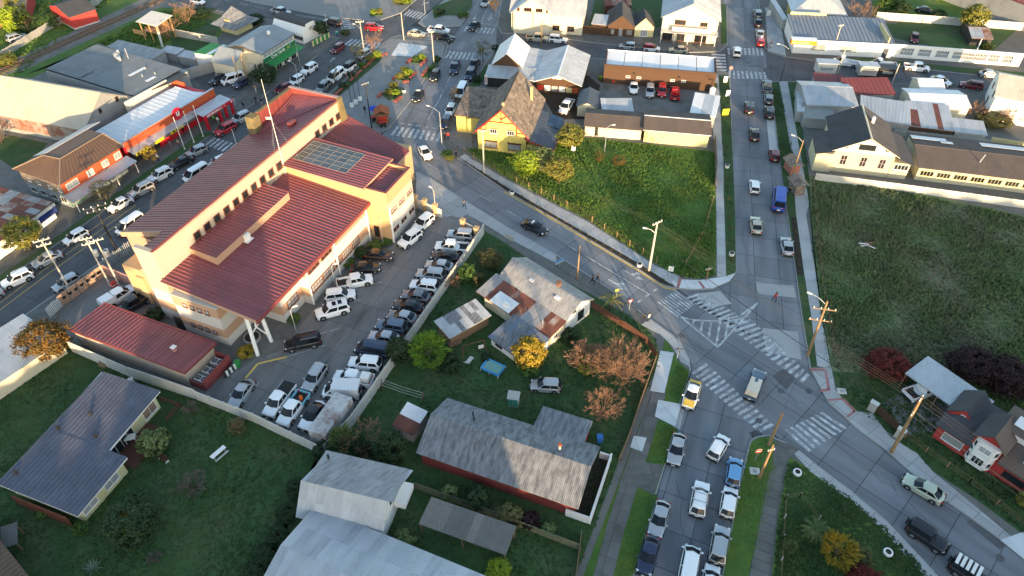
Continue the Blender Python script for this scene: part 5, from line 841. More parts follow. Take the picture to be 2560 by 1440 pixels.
for x_, w_ in ((1.6, 2.6), (5.6, 2.0), (9.8, 3.0)):
    s_ = MB().box(x_, -1.56, 2.2, w_, .06, .55).build('sign', M_LAMINATE, t)
for x_ in (.8, 1.6, 2.4, 9.0, 9.8, 10.6): MB().box(x_, -1.6, 2.3, .55, .02, .34).build('lettering', M_DARK, t)
text(t, 'u', 1.7, M_WHITE, (12.0, -.28, 4.35), (R(90), 0, 0), ext=.02, bold=.05); MB().tube([(12.0, -.05, 4.2), (12.0, -.25, 4.2)], 1.15, 20).build('sign_disc', M_STORERED, t); text(t, 'UNIMARC', .4, M_WHITE, (11.0, -1.62, 2.5), (R(90), 0, 0))
for x_ in (13.0, 14.2): MB().box(x_, -1.0, 2.0, .1, .1, 1).build('bracket', M_GALV, t)
c = thing('entrance_canopy', 'red columned entrance canopy of the supermarket', 'canopy', *(-56.88, 117.7), 0, su)
MB().slab([(-.2, 0, 3.05), (7.2, 0, 3.05), (7.2, 3.0, 3.4), (-.2, 3.0, 3.4)], .12).build('roof', M_GALV, c); MB().box(3.5, -.06, 2.55, 7.5, .12, .65).build('fascia', M_STORERED, c)
for x_, y_ in ((.2, .3), (3.6, .3), (5.2, .3), (6.9, .3)): MB().box(x_, y_, 0, .45, .45, 2.6).build('column', M_STORERED, c)
[MB().box(x_, -.13, 2.78 + dz, w_, .02, h_).build('lettering', M_WHITE, c) for x_, w_, h_, dz in ((.7, .8, .28, 0), (1.75, .9, .26, 0), (2.9, 1.1, .2, .03), (3.9, .7, .14, .05), (4.9, .35, .14, .05), (2.4, 4.0, .04, -.14))]; text(c, 'u', .9, M_WHITE, (6.8, -.13, 2.95), (R(90), 0, 0), bold=.03)
t = house('warehouse', 'big warehouse with pale sunlit gable roof and rusty side at the left edge', 'warehouse', (-86.0, 121.5, R(-17.0), 24, 13), 3.6, 7.7, M_GREYWALL, [pm('pale sheet', (.40, .37, .31), var=.1, scale=.4, rough=.7, second=(.35, .32, .27), s2=.2, amt=.4)], .2, 1.2, 3, 'corr', 6, .03, wins=(('r', -1.5, 4.4, .7, .9, 0), ('r', 3, 4.4, .8, 1.0, 0)), frame=M_WOOD)
MB().box(-1, -6.42, 1.0, 22, .06, 2.6).build('side_cladding', M_RUST[1], t)
t = thing('flat_roof_hall', 'wide flat grey roofed hall with vents behind the supermarket', 'hall', -80.0, 132.6, 0, R(-26.9)); MB().box(.5, 1.0, 0, 25.0, 13, 4.4).build('wall', M_GREYWALL, t)
r_ = MB().slab([(-12.3, -5.2, 4.7), (12.5, -5.2, 4.7), (14.5, 2.5, 4.7), (14.5, 6.0, 4.7), (-12.3, 7.6, 4.9)], .15).build('roof', M_DARK, t)
sheets(r_, (-12.2, -5.1, 4.72), (24.6, 0, 0), (0, 12.0, .15), M_GREYFELT, 1.0, 4, 'corr', 1, .012)
for x_, y_, h_, q in ((-3.2, 4.6, 1.0, .5), (-2.2, 4.2, .8, .5), (-1.4, 3.8, .9, .35), (-3.4, 5.4, 1.3, .25), (-.8, 5.4, 2.2, .1), (6, 3.5, .5, .12), (8, 1, .5, .1), (9.5, 2.8, .5, .1)): MB().tube([(x_, y_, 4.75), (x_, y_, 4.85 + h_)], q, 8).build('vent', M_GALV, t)
for x_, y_, l_ in ((5.4, 2.0, 4.0), (10.2, 1.0, 2.2), (-3.0, -3.2, 3.2)): MB().box(x_, y_, 4.9, .8, l_, .03).build('roof_light', M_WHITEROOF if y_ > 0 else M_GREYFELT, t).rotation_euler = (0, 0, 0)
MB().box(13.2, -3.0, 0, .3, 10, 5.0).build('side_wall', M_CONCPALE, t); MB().box(13.6, 3.2, 0, 6, .25, 4.6).build('red_wall', M_BRICKRED, t)
mono('grey_carport', 'flat grey sheet roof shelter behind the flat roofed hall', 'shelter', (-81.24, 146.14, 2.7249, 13.53, 4.9), 2.9, 2.7, M_GREYWALL, M_ZINC, .2, 1.4, 2)
t = thing('hip_roof_shop', 'two storey shop with brown hip roof, red front and sloping awning', 'shop', -73.5, 100.8, 0, R(-24.9))
MB().box(0, 0, 2.6, 9.7, 11.7, 2.6).build('wall', M_BRICKRED, t); MB().box(0, 0, 0, 9.6, 11.6, 2.6).build('wall', M_BLUEGREY, t); MB().box(-.2, -5.87, 2.6, 9.4, .06, 2.6).build('shingles', M_SHAKE[1], t)
b = MB().add([(-5.4, -6.4, 5.1), (5.4, -6.4, 5.1), (5.4, 6.4, 5.1), (-5.4, 6.4, 5.1), (-1.4, -3.0, 6.8), (2.0, -2.6, 6.8), (2.0, 6.0, 6.8), (-1.4, 6.0, 6.8)], [(0, 1, 5, 4), (1, 2, 6, 5), (2, 3, 7, 6), (3, 0, 4, 7), (4, 5, 6, 7), (3, 2, 1, 0)]).build('roof', pm('brown rib sheet', (.11, .07, .05), var=.1, rough=.6), t)
for (a, c_) in (((-5.4, -6.4, 5.15), (-1.4, -3, 6.85)), ((5.4, -6.4, 5.15), (2, -2.6, 6.85)), ((5.4, 6.4, 5.15), (2, 6, 6.85)), ((-1.4, -3, 6.85), (2, -2.6, 6.85)), ((2, -2.6, 6.85), (2, 6, 6.85))): MB().tube([a, c_], .09, 4).build('hip_cap', pm('tan cap', (.24, .18, .13)), t)
for i in range(16):
    k = i / 16; MB().tube([(5.4, -5.6 + 11.8 * k, 5.14), (2.02, -2.4 + 8.3 * k, 6.83)], .03, 3).build('roof_rib', MATS['brown rib sheet'], b)
for i in range(14):
    k = i / 14; MB().tube([(-4.8 + 9.8 * k, -6.4, 5.14), (-1.3 + 3.2 * k, -3.0 + .4 * k, 6.84)], .03, 3).build('roof_rib', MATS['brown rib sheet'], b)
MB().slab([(-5.6, -2.4, 5.2), (-1.5, -2.6, 6.9), (-1.5, 8.6, 6.9), (-5.6, 8.6, 5.2)], .1).build('back_roof', M_PALEZ[0], t)
for y_ in (-4.2, -.6, 2.4, 5.0): window(t, 4.86, y_, 3.3, math.pi / 2, 1.2 if y_ > -4 else 2.2, 1.1, M_WHITE, M_PALEGLASS, 1)
for x_ in (-3.6, -1.4, 1.2, 3.4): window(t, x_, -5.82, .8, 0, 1.3, 1.0, M_WHITE, M_GLASS, 1); window(t, x_ + .3, -5.88, 3.0, 0, .7, .7, M_WHITE, M_PALEGLASS, 0)
MB().slab([(4.8, -6.6, 2.9), (7.0, -6.6, 2.4), (7.0, 6.6, 2.4), (4.8, 6.6, 2.9)], .1).build('awning', M_GALV, t)
for y_ in (-6.2, -2, 2, 6.2): MB().box(6.8, y_, 0, .1, .1, 2.4).build('post', M_WHITE, t)
window(t, 4.86, -4.5, .5, math.pi / 2, 2.6, 1.5, M_GREENP, M_PALEGLASS, 4)
mono('rust_shop', 'low shop with patchwork rusty roof and white wall at the left edge', 'shop', (-79.64, 86.71, 1.2417, 13.09, 10.47), 3.0, 3.5, M_WHITE, M_RUST + M_ZINC[:1], .4, 1.2, 5)
MB().box(5.0, -4.9, 1.0, 3.4, .1, 1.0).build('sign', pm('blue sign', (.02, .04, .16)), COL.objects['rust_shop']); MB().box(4.6, -4.9, 2.1, 4.4, .1, .5).build('sign', M_WHITE, COL.objects['rust_shop'])
# ---- top left: pharmacy, gambrel cottage, huts
t = thing('pharmacy', 'pharmacy with blue grey roof and green fascia on the upper left street', 'pharmacy', -53.2, 146.0, 0, R(65.7))
MB().box(0, 0, 0, 10.8, 8.4, 5.0).build('wall', M_CREAMWALL, t); r_ = MB().slab([(-5.6, -4.5, 5.1), (5.6, -4.5, 5.1), (5.6, .6, 6.2), (-5.6, .6, 6.2)], .12).slab([(-5.6, .6, 6.2), (5.6, .6, 6.2), (5.6, 4.5, 5.2), (-5.6, 4.5, 5.2)], .12).build('roof', M_BLUEROOF, t)
sheets(r_, (-5.6, -4.5, 5.12), (11.2, 0, 0), (0, 5.1, 1.1), [pm('grey blue sheet', (.20, .235, .27), var=.1, rough=.5)], 1, 1); sheets(r_, (5.6, 4.5, 5.22), (-11.2, 0, 0), (0, -3.9, 1.0), MATS['grey blue sheet'], 1, 1)
MB().box(0, -4.26, 2.9, 10.6, .12, .9).build('fascia', M_GREENSIGN, t); window(t, 0, -4.22, 3.9, 0, 9.8, .95, M_WHITE, M_PALEGLASS, 7)
text(t, 'Cruz Verde', .95, M_WHITE, (-.6, -4.34, 3.33), (R(90), 0, 0), bold=.02); [MB().add([(x_ - .3, -4.34, 3.05), (x_ + .3, -4.34, 3.05 + s_), (x_ + .1, -4.34, 3.65), (x_ - .3, -4.33, 3.05), (x_ + .3, -4.33, 3.05 + s_), (x_ + .1, -4.33, 3.65)], [(0, 1, 2), (5, 4, 3)]).build('emblem', m_, t) for x_, s_, m_ in ((2.7, .1, M_LAMINATE), (3.4, .5, M_WHITE))]
MB().slab([(-5.4, -4.3, 2.8), (5.6, -4.3, 2.8), (5.6, -6.2, 2.4), (-5.4, -6.2, 2.4)], .1).build('awning', M_GREENP, t)
for x_ in (-3.5, -1, 1.5, 4): window(t, x_, -4.22, .1, 0, 1.6, 2.2, M_WHITE, M_GLASS, 1)
MB().box(1.5, -1, 6.0, .5, .5, .7).build('vent', M_WHITE, t)
house('pharmacy_gable', 'cream gable end beside the pharmacy with little porch roof', 'shop', (-58.4, 141.6, R(65.7 - 90), 6, 7), 3.4, 5.2, M_CREAMWALL, [MATS['grey blue sheet']], .2)
mono('green_roof_annex', 'low green roofed annex with a white strip left of the pharmacy', 'shop', (-62.44, 145.69, 2.8616, 8.87, 6.2), 2.7, 3.3, M_WHITE, M_GREENP, .15, 1, 1, mixer=lambda i, j, n: M_WHITEROOF if i == n // 2 + 1 else M_GREENP)
t = thing('gambrel_cottage', 'white gambrel fronted cottage with dark shingle roof and lattice fence', 'cottage', -49.5, 160.0, 0, R(58.4 - 90))
P = [(-2.9, 0), (2.9, 0), (2.6, 2.2), (1.2, 4.1), (-1.2, 4.1), (-2.6, 2.2)]; V = [(-5, q, z) for q, z in P] + [(4.6, q, z) for q, z in P]; n = 6
MB().add(V, [tuple(range(n)), tuple(range(2 * n - 1, n - 1, -1))] + [(i, n + i, n + (i + 1) % n, (i + 1) % n) for i in range(n)]).build('wall', M_WHITE, t)
for (a, c_) in (((-3.0, 1.0), (-1.25, 4.2)), ((-1.25, 4.2), (1.25, 4.2)), ((1.25, 4.2), (3.0, 1.0))): MB().slab([(-5.2, a[0], a[1]), (4.5, a[0], a[1]), (4.5, c_[0], c_[1]), (-5.2, c_[0], c_[1])], .12).build('roof', M_DKFELT, t)
window(t, 4.62, 0, 2.3, math.pi / 2, 1.3, 1.0, M_WHITE, M_PALEGLASS, 0); MB().slab([(4.6, .4, 2.4), (4.6, 3.2, 2.4), (6.6, 3.2, 2.0), (6.6, .4, 2.0)][::-1], .12).build('porch_roof', M_DKFELT, t)
for i in range(9): MB().box(7.2, -2.6 + .65 * i, 0, .06, .5, 1.4).build('lattice', M_GREENP if i % 2 else M_PALEYEL, t)
t = thing('pyramid_house', 'small house with grey flared pyramid roof and yellow gablet', 'house', *(-65.46, 161.45), 0, R(-30)); MB().box(0, 2, 0, 5, 5, 2.2).build('wall', M_PALEYEL, t)
MB().add([(-4, -2, 2.0), (4, -2, 2.0), (4, 6, 2.0), (-4, 6, 2.0), (-2.2, .2, 3.2), (2.2, .2, 3.2), (2.2, 4, 3.2), (-2.2, 4, 3.2), (0, 2, 5.6)], [(0, 1, 5, 4), (1, 2, 6, 5), (2, 3, 7, 6), (3, 0, 4, 7), (4, 5, 8), (5, 6, 8), (6, 7, 8), (7, 4, 8), (3, 2, 1, 0)]).build('roof', M_DKZINC[0], t); MB().box(0, -.1, 2.5, 1.6, .5, .6).build('gablet', M_YEL, t)
t = thing('timber_frame_hut', 'timber hut under construction with pale roof on stilts', 'hut', *(-81, 156.49), 0, R(-25)); MB().box(0, 1.5, 2.4, 4.6, 4.2, .15).build('floor', M_WOOD, t)
MB().slab([(-3.2, -1, 4.6), (3.0, -1, 4.6), (3.0, 4, 5.2), (-3.2, 4, 5.2)], .12).build('roof', M_CONCPALE, t)
for x_ in (-2.6, 0, 2.4):
    for y_ in (-.6, 3.5): MB().box(x_, y_, 0, .2, .2, 4.6).build('post', pm('new timber', (.45, .27, .12), var=.15), t)
MB().box(-.6, 3.4, 2.5, 4.0, .1, 2.0).build('board_wall', MATS['new timber'], t); MB().tube([(3.4, -1.6, 0), (1.8, 0, 4.4)], .25, 4).build('ramp', M_CONCPALE, t); MB().box(-5.2, .5, .6, 4, .15, 1.0).build('hoarding', MATS['new timber'], t)
t = house('red_boarded_house', 'red boarded house with dark roof beyond the railway', 'house', (-104.4, 168.43, 0.8719, 6.67, 10.89), 3.2, 4.6, M_REDWALL, M_DKFELT, .3, 1, 2, base=M_CONCPALE)
house('tan_roof_house', 'house with tan metal roof at the far top left corner', 'house', (-122.05, 170.86, 0.3569, 11.25, 13.37), 3.0, 4.2, M_REDWALL, [pm('tan roofing', (.33, .24, .16), var=.1, rough=.7)], .3, 1, 2)
for i, (u, lab) in enumerate((((-73.87, 147.77), 'small metal roofed store hut nearest the flat hall'), ((-69.17, 145.45), 'small metal roofed store hut nearest the pharmacy wall'))): mono('store_hut', lab, 'hut', (u[0], u[1], R(-20), 4.6, 2.6), 2.0, 2.2, M_GREYWALL, M_PALEZ, .15)

# ================================================================ vehicles
def paint(name, rgb, metal=.0, rough=.32): return pm('car paint ' + name, rgb, var=.03, scale=.8, rough=rough, rnd=0, metal=metal, coat=.6, spec=.4)
PAINT = {'white': paint('white', (.78, .80, .81)), 'silver': paint('silver', (.40, .42, .44), .35), 'grey': paint('grey', (.16, .175, .19), .3), 'black': paint('black', (.012, .013, .016)), 'navy': paint('navy', (.018, .03, .07)), 'red': paint('red', (.42, .012, .02)), 'darkred': paint('dark red', (.14, .012, .02)), 'beige': paint('beige', (.42, .40, .33), .2), 'blue': paint('blue', (.13, .32, .56)), 'vanblue': paint('van blue', (.02, .07, .36)), 'yellow': paint('yellow', (.62, .42, .06)), 'palegreen': paint('pale green', (.45, .50, .40), .2), 'brown': paint('brown', (.06, .035, .025), .2), 'steel': paint('steel blue', (.10, .14, .20), .3)}
M_CARGLASS = pm('car glass', (.012, .016, .022), var=.05, rough=.12, rnd=.3, spec=.25); M_TYRE = pm('tyre rubber', (.015, .015, .016), rough=.9, rnd=0); M_RIM = pm('alloy rim', (.35, .36, .37), rough=.35, metal=.7, rnd=0)
M_HEAD = pm('headlight', (.65, .68, .70), rough=.1, rnd=0, coat=.5); M_TAIL = pm('tail light', (.35, .01, .01), rough=.2, rnd=0, coat=.5); M_PLATE = pm('number plate', (.7, .7, .66), rnd=0); M_PLASTIC = pm('black plastic', (.02, .021, .022), rough=.7, rnd=0)
# kind: length, width, belt, roof, wheel radius, stations (x, z of bonnet/boot line, half width factor), cabin (rear base, rear top, front top, front base)
CARS = {
 'sedan': (4.45, 1.76, .93, 1.45, .32, [(-2.22, .62, .84), (-2.18, .90, .90), (-1.5, .98, .98), (-.9, .97, 1), (.7, .95, 1), (1.0, .94, .99), (1.9, .78, .93), (2.15, .66, .84), (2.22, .5, .78)], (-1.75, -.95, .15, 1.05)),
 'hatch': (3.95, 1.70, .92, 1.50, .31, [(-1.97, .60, .84), (-1.94, .92, .91), (-1.4, .95, .98), (0, .94, 1), (.9, .92, .99), (1.65, .78, .93), (1.9, .66, .86), (1.97, .5, .8)], (-1.93, -1.5, .25, 1.0)),
 'suv': (4.45, 1.82, 1.02, 1.66, .36, [(-2.22, .66, .86), (-2.2, 1.0, .92), (-1.5, 1.04, .98), (0, 1.03, 1), (1.0, 1.02, .99), (1.95, .92, .94), (2.15, .8, .88), (2.22, .55, .82)], (-2.2, -1.75, .3, 1.05)),
 'bigsuv': (4.85, 1.90, 1.05, 1.78, .38, [(-2.42, .66, .87), (-2.4, 1.03, .93), (-1.5, 1.07, .98), (0, 1.06, 1), (1.2, 1.05, .99), (2.15, .96, .95), (2.36, .84, .88), (2.42, .55, .82)], (-2.4, -2.1, .45, 1.25)),
 'pickup': (5.25, 1.85, 1.05, 1.76, .38, [(-2.62, .62, .96), (-2.6, .66, .97), (-.72, .68, .98), (-.70, 1.05, 1), (1.4, 1.04, .99), (2.3, .95, .95), (2.56, .82, .88), (2.62, .55, .82)], (-.78, -.62, .75, 1.45)),
 'van': (4.9, 1.85, 1.05, 1.92, .35, [(-2.45, .6, .93), (-2.43, 1.02, .96), (-1.5, 1.06, .99), (.5, 1.05, 1), (1.7, 1.0, .98), (2.3, .84, .92), (2.42, .7, .86), (2.45, .5, .82)], (-2.43, -2.3, 1.0, 1.95)),
 'jeep': (4.1, 1.75, 1.05, 1.75, .40, [(-2.05, .6, .94), (-2.03, 1.04, .96), (-.6, 1.05, .98), (.7, 1.04, .98), (1.75, 1.0, .94), (2.0, .98, .92), (2.05, .55, .9)], (-2.0, -1.9, .35, .65)),
 'truck': (5.6, 1.85, 1.1, 1.95, .36, [(-2.8, .62, .9), (-2.78, .64, .9), (.35, .66, .9), (.37, 1.1, 1), (1.6, 1.08, .99), (2.55, .95, .94), (2.78, .75, .88), (2.8, .55, .84)], (.33, .42, 1.3, 2.1)),
}
def car_proto(kind):
    L, W, belt, roof, wr, st, (rb, rt, ft, fb) = CARS[kind]; h = W / 2; t = thing('car', 'x', 'x'); P = {}
    b = MB(); rows = []
    for x, z, k in st:
        g = h * k; q = max(0, (abs(x) - L * .34) / (L * .16)) * .26 * (1 if x > 0 else -1); rows.append([(a - q * (b_ / h) ** 2, b_, c_) for a, b_, c_ in [(x, -g * .93, .22), (x, -g, .5), (x, -g * .985, z - .1 * (z > .6)), (x, -g * .88, z), (x, 0, z + .025), (x, g * .88, z), (x, g * .985, z - .1 * (z > .6)), (x, g, .5), (x, g * .93, .22)]])
    n = 9; V = [p for r in rows for p in r]; F = [(i * n + j, i * n + j + 1, (i + 1) * n + j + 1, (i + 1) * n + j) for i in range(len(rows) - 1) for j in range(n - 1)]
    F += [((i + 1) * n, (i + 1) * n + 8, i * n + 8, i * n)[::-1] for i in range(len(rows) - 1)]
    F += [tuple(range(8, -1, -1)), tuple(range((len(rows) - 1) * n, len(rows) * n))]
    b.add(V, [f[::-1] for f in F]); body = b.build('body', None, t)
    md = body.modifiers.new('s', 'SUBSURF'); md.levels = md.render_levels = 1; me = bpy.data.meshes.new_from_object(body.evaluated_get(bpy.context.evaluated_depsgraph_get())); body.modifiers.clear(); body.data = me; me.polygons.foreach_set('use_smooth', [True] * len(me.polygons))
    # cabin
    hb, ht = h * .91, h * .75; zr = roof; bb = belt - .02
    def ring(xr, xf, hw, z, cr): return [(xr + .05, -hw, z), (xr - .07, 0, z + cr), (xr + .05, hw, z), (xf - .1, hw, z), (xf + .1, 0, z + cr), (xf - .1, -hw, z)]
    lo, hi = ring(rb, fb, hb, bb, .02), ring(rt, ft, ht, zr - .05, .05); mid = ring(rt + .12, ft - .14, ht * .86, zr, .03)
    V = lo + hi + mid; F = []
    for a in (0, 6):
        for j in range(6): F.append((a + j, a + (j + 1) % 6, a + 6 + (j + 1) % 6, a + 6 + j))
    F += [(12, 13, 16, 17), (13, 14, 15, 16)]
    cb = MB().add(V, [f[::-1] for f in F]).build('cabin', None, t)
    # glass: a little proud of the cabin
    def lerp(p, q, k): return tuple(p[i] + (q[i] - p[i]) * k for i in range(3))
    def pane(name, lo3, hi3, ins, out):
        """lo3, hi3: left, middle and right points of the lower and upper edge"""
        q = []
        for k, (p, r) in enumerate(zip(lo3, hi3)):
            m = lo3[1], hi3[1]; e = ins[0] if k != 1 else 0
            p2, r2 = lerp(p, m[0], e), lerp(r, m[1], e); q.append((lerp(p2, r2, ins[1] * .7), lerp(p2, r2, 1 - ins[1])))
        g = MB(); o3 = lambda p: (p[0] + out[0], p[1], p[2] + out[2])
        for i in (0, 1): g.quad(o3(q[i][0]), o3(q[i + 1][0]), o3(q[i + 1][1]), o3(q[i][1]))
        g.build(name, M_CARGLASS, t)
    pane('windscreen', (lo[5], lo[4], lo[3]), (hi[5], hi[4], hi[3]), (.06, .06), (.02, 0, .02))
    if kind not in ('pickup', 'truck'): pane('rear_window', (lo[2], lo[1], lo[0]), (hi[2], hi[1], hi[0]), (.10, .12), (-.02, 0, .02))
    for s in (-1, 1):
        A, B, C2, D = ((rb, s * hb, bb), (fb, s * hb, bb), (ft, s * ht, zr - .05), (rt, s * ht, zr - .05))
        for k0, k1 in (((.10, .40), (.44, .60), (.63, .93)) if kind in ('suv', 'bigsuv', 'van') and False else ((.08, .47), (.51, .92))):
            q = [lerp(lerp(A, B, k0), lerp(D, C2, k0), .12), lerp(lerp(A, B, k1), lerp(D, C2, k1), .12), lerp(lerp(A, B, k1), lerp(D, C2, k1), .86), lerp(lerp(A, B, k0), lerp(D, C2, k0), .86)]
            if kind == 'truck' and k0 < .3: continue
            MB().quad(*([(p[0], p[1] + s * .014, p[2] + .004) for p in (q if s < 0 else q[::-1])])).build('side_window', M_CARGLASS, t)
    key = 'w%.2f' % wr
    if key not in _wins:
        a = MB(); a.tube([(0, -.11, 0), (0, -.09, 0), (0, .09, 0), (0, .11, 0)], [wr * .86, wr, wr, wr * .86], 16)
        c = MB(); c.tube([(0, -.118, 0), (0, -.1, 0), (0, .1, 0), (0, .118, 0)], [wr * .5, wr * .62, wr * .62, wr * .5], 12)
        _wins[key] = (a.mesh('wheel'), c.mesh('rim'))
    wb = L * .295
    for sx in (-1, 1):
        for sy in (-1, 1):
            o = link('wheel', _wins[key][0], M_TYRE, t, (sx * wb + .05, sy * (h - .09), wr)); link('rim', _wins[key][1], M_RIM, o)
            MB().tube([(sx * wb + .05, sy * (h - .02), wr), (sx * wb + .05, sy * (h + .012), wr)], wr + .07, 14).build('wheel_arch', M_PLASTIC, t)
    xf = L / 2
    zl = .70 if kind in ('sedan', 'hatch') else .84
    for s in (-1, 1):
        MB().box(xf - .31, s * h * .68, zl - .13, .26, .34, .12, rz=-s * .75).build('headlight', M_HEAD, t); MB().box(-xf + .21, s * h * .70, zl - .02, .16, .30, .17, rz=s * .6).build('tail_light', M_TAIL, t)
        MB().box(fb - .28, s * (h + .06), belt - .02, .16, .2, .13).build('mirror', None, t)
    MB().box(xf - .06, 0, .26, .16, W * .80, .22).build('front_bumper', M_PLASTIC, t); MB().box(-xf + .06, 0, .26, .16, W * .82, .2).build('rear_bumper', M_PLASTIC, t)
    MB().box(xf + .03, 0, .38, .02, .42, .12).build('number_plate', M_PLATE, t); MB().box(-xf - .015, 0, .62, .03, .42, .13).build('number_plate', M_PLATE, t)
    if kind in ('suv', 'bigsuv'):
        for s in (-1, 1): MB().tube([(rt + .25, s * ht * .93, zr + .02), (rt + .3, s * ht * .93, zr + .06), (ft - .35, s * ht * .93, zr + .06), (ft - .3, s * ht * .93, zr + .02)], .02, 4).build('roof_rail', M_RIM, t)
    if kind == 'pickup':
        for s in (-1, 1): MB().box(-1.68, s * (h * .95), .62, 1.88, .09, .44).build('bed_side', None, t)
        MB().box(-2.58, 0, .62, .08, W * .92, .43).build('tailgate', None, t); MB().box(-1.68, 0, .705, 1.8, W * .88, .02).build('bed_liner', M_PLASTIC, t)
    if kind == 'truck':
        for s in (-1, 1): MB().box(-1.25, s * (h * .97), .72, 3.05, .05, .38).build('bed_side', None, t)
        MB().box(-2.76, 0, .72, .05, W * .96, .38).build('tailgate', None, t); MB().box(-1.25, 0, .68, 3.0, W * .92, .04).build('bed_floor', M_GALV, t)
    if kind == 'jeep': MB().tube([(-2.12, 0, .95), (-2.3, 0, .95)], .36, 14).build('spare_wheel', M_TYRE, t); MB().box(2.12, 0, .5, .08, 1.5, .35).build('bull_bar', M_DARK, t)
    remember(t); return t
PROTO = {}; _first = {}
GROUPS = {'lot': 'cars in the walled car park', 'left': 'cars along the left street', 'top': 'cars on the upper streets', 'right': 'cars on the right hand street', 'low': 'cars on the lower street', 'meadow': 'cars in the gravel yard'}
def car(kind, col, rear, front, label, grp, z=.012, cat=None):
    """rear and front: the two ends of the vehicle on the ground plan"""
    if kind not in PROTO: PROTO[kind] = car_proto(kind); t = PROTO[kind]
    else: t = copy_tree(PROTO[kind])
    cx, cy = (rear[0] + front[0]) / 2, (rear[1] + front[1]) / 2
    t.name = {'pickup': 'pickup_truck', 'van': 'passenger_van', 'truck': 'flatbed_truck'}.get(kind, 'parked_car'); tag(t, label, cat or {'pickup': 'pickup', 'van': 'van', 'truck': 'truck'}.get(kind, 'car'), GROUPS[grp])
    t.location = (cx, cy, z); t.rotation_euler = (0, 0, math.atan2(front[1] - rear[1], front[0] - rear[0]))
    m = PAINT[col]
    for o in [q for q in COLNEW(t)]:
        if o.name.split('.')[0] in ('body', 'cabin', 'mirror', 'bed_side', 'tailgate'):
            if len(o.data.materials) == 0: o.data.materials.append(m)
            o.material_slots[0].link = 'OBJECT'; o.material_slots[0].material = m
    return t
def COLNEW(t): return [o for o in t.children]
def repaint(t, names, m):
    for o in t.children:
        if o.name.split('.')[0] in names: o.material_slots[0].link = 'OBJECT'; o.material_slots[0].material = m
LZ = .15
# end points were read at mid height, so they are projected to .6 m
C = car
# --- car park, row along the concrete wall, from the gate down
C('suv', 'silver', (-6.18, 85.37), (-9.8, 85.96), 'silver estate parked nearest the gate in the walled lot', 'lot', LZ)
C('pickup', 'white', (-7.28, 82.59), (-11.13, 83.06), 'white double cab utility second from the gate in the lot', 'lot', LZ)
C('sedan', 'black', (-8.37, 80.45), (-11.69, 80.91), 'black sedan between the white utility and a silver sedan', 'lot', LZ)
C('sedan', 'silver', (-8.89, 78.2), (-12.6, 78.91), 'silver sedan just below the black sedan in the wall row', 'lot', LZ)
C('suv', 'silver', (-9.87, 76.28), (-13.82, 76.88), 'silver crossover with roof rails fifth from the gate', 'lot', LZ)
C('suv', 'white', (-10.55, 73.74), (-14.51, 74.57), 'white crossover with a person at its open door in the wall row', 'lot', LZ)
C('sedan', 'grey', (-11.63, 71.69), (-15.43, 72.5), 'dark grey sedan below the white crossover in the wall row', 'lot', LZ)
C('sedan', 'black', (-12.28, 69.62), (-16.59, 70.49), 'long black sedan eighth from the gate in the wall row', 'lot', LZ)
q = C('sedan', 'grey', (-13.45, 67.54), (-16.56, 68.46), 'old boxy dark sedan with a pale roof in the wall row', 'lot', LZ); repaint(q, ('cabin',), PAINT['silver'])
C('suv', 'steel', (-14.35, 65.81), (-18.23, 66.63), 'steel blue crossover below the boxy sedan in the wall row', 'lot', LZ)
C('sedan', 'silver', (-15.36, 63.85), (-18.63, 64.5), 'silver sedan half under the dark round tree by the wall', 'lot', LZ)
C('van', 'navy', (-16.01, 61.45), (-20.27, 62.43), 'dark blue people carrier beside the trees at the wall', 'lot', LZ)
C('suv', 'white', (-16.98, 59.41), (-20.69, 59.88), 'white crossover below the dark blue people carrier', 'lot', LZ)
q = C('pickup', 'white', (-17.5, 56.66), (-22.38, 57.63), 'white pickup carrying a white caged tank in its bed', 'lot', LZ); MB().box(-1.75, 0, .74, 1.1, 1.1, 1.0).build('tank', M_WHITE, q)
q = C('van', 'white', (-18.44, 54.96), (-23.57, 55.21), 'white van with ribbed box body beside the rusty container', 'lot', LZ); MB().box(-.7, 0, .9, 3.3, 1.86, 1.25).build('box_body', M_WHITEROOF, q)
for i in range(8): MB().box(-2.2 + .42 * i, 0, 2.15, .06, 1.8, .03).build('box_rib', M_WHITE, q)
C('suv', 'silver', (-24.24, 58.88), (-25.28, 55.58), 'silver crossover standing alone in the middle of the lot', 'lot', LZ)
q = C('pickup', 'white', (-27.64, 55.96), (-29.18, 51.57), 'white pickup with black bed cover facing the bottom wall', 'lot', LZ); MB().box(-1.68, 0, 1.06, 1.86, 1.72, .03).build('bed_cover', M_PLASTIC, q)
q = C('pickup', 'white', (-25.65, 54.53), (-27.16, 50.29), 'white pickup with light blue rear side facing the bottom wall', 'lot', LZ); repaint(q, ('bed_side', 'tailgate'), pm('sky blue wrap', (.20, .50, .62), rough=.4)); MB().box(-1.5, .3, .75, .3, .3, .7).build('cone', pm('orange plastic', (.7, .12, .02)), q)
q = C('sedan', 'white', (-23.22, 53.18), (-24.5, 49.84), 'white sedan with black roof beside the container', 'lot', LZ); repaint(q, ('cabin',), PAINT['black'])
C('sedan', 'silver', (-32.84, 56.41), (-33.76, 53.18), 'silver sedan alone below the red plant enclosure', 'lot', LZ)
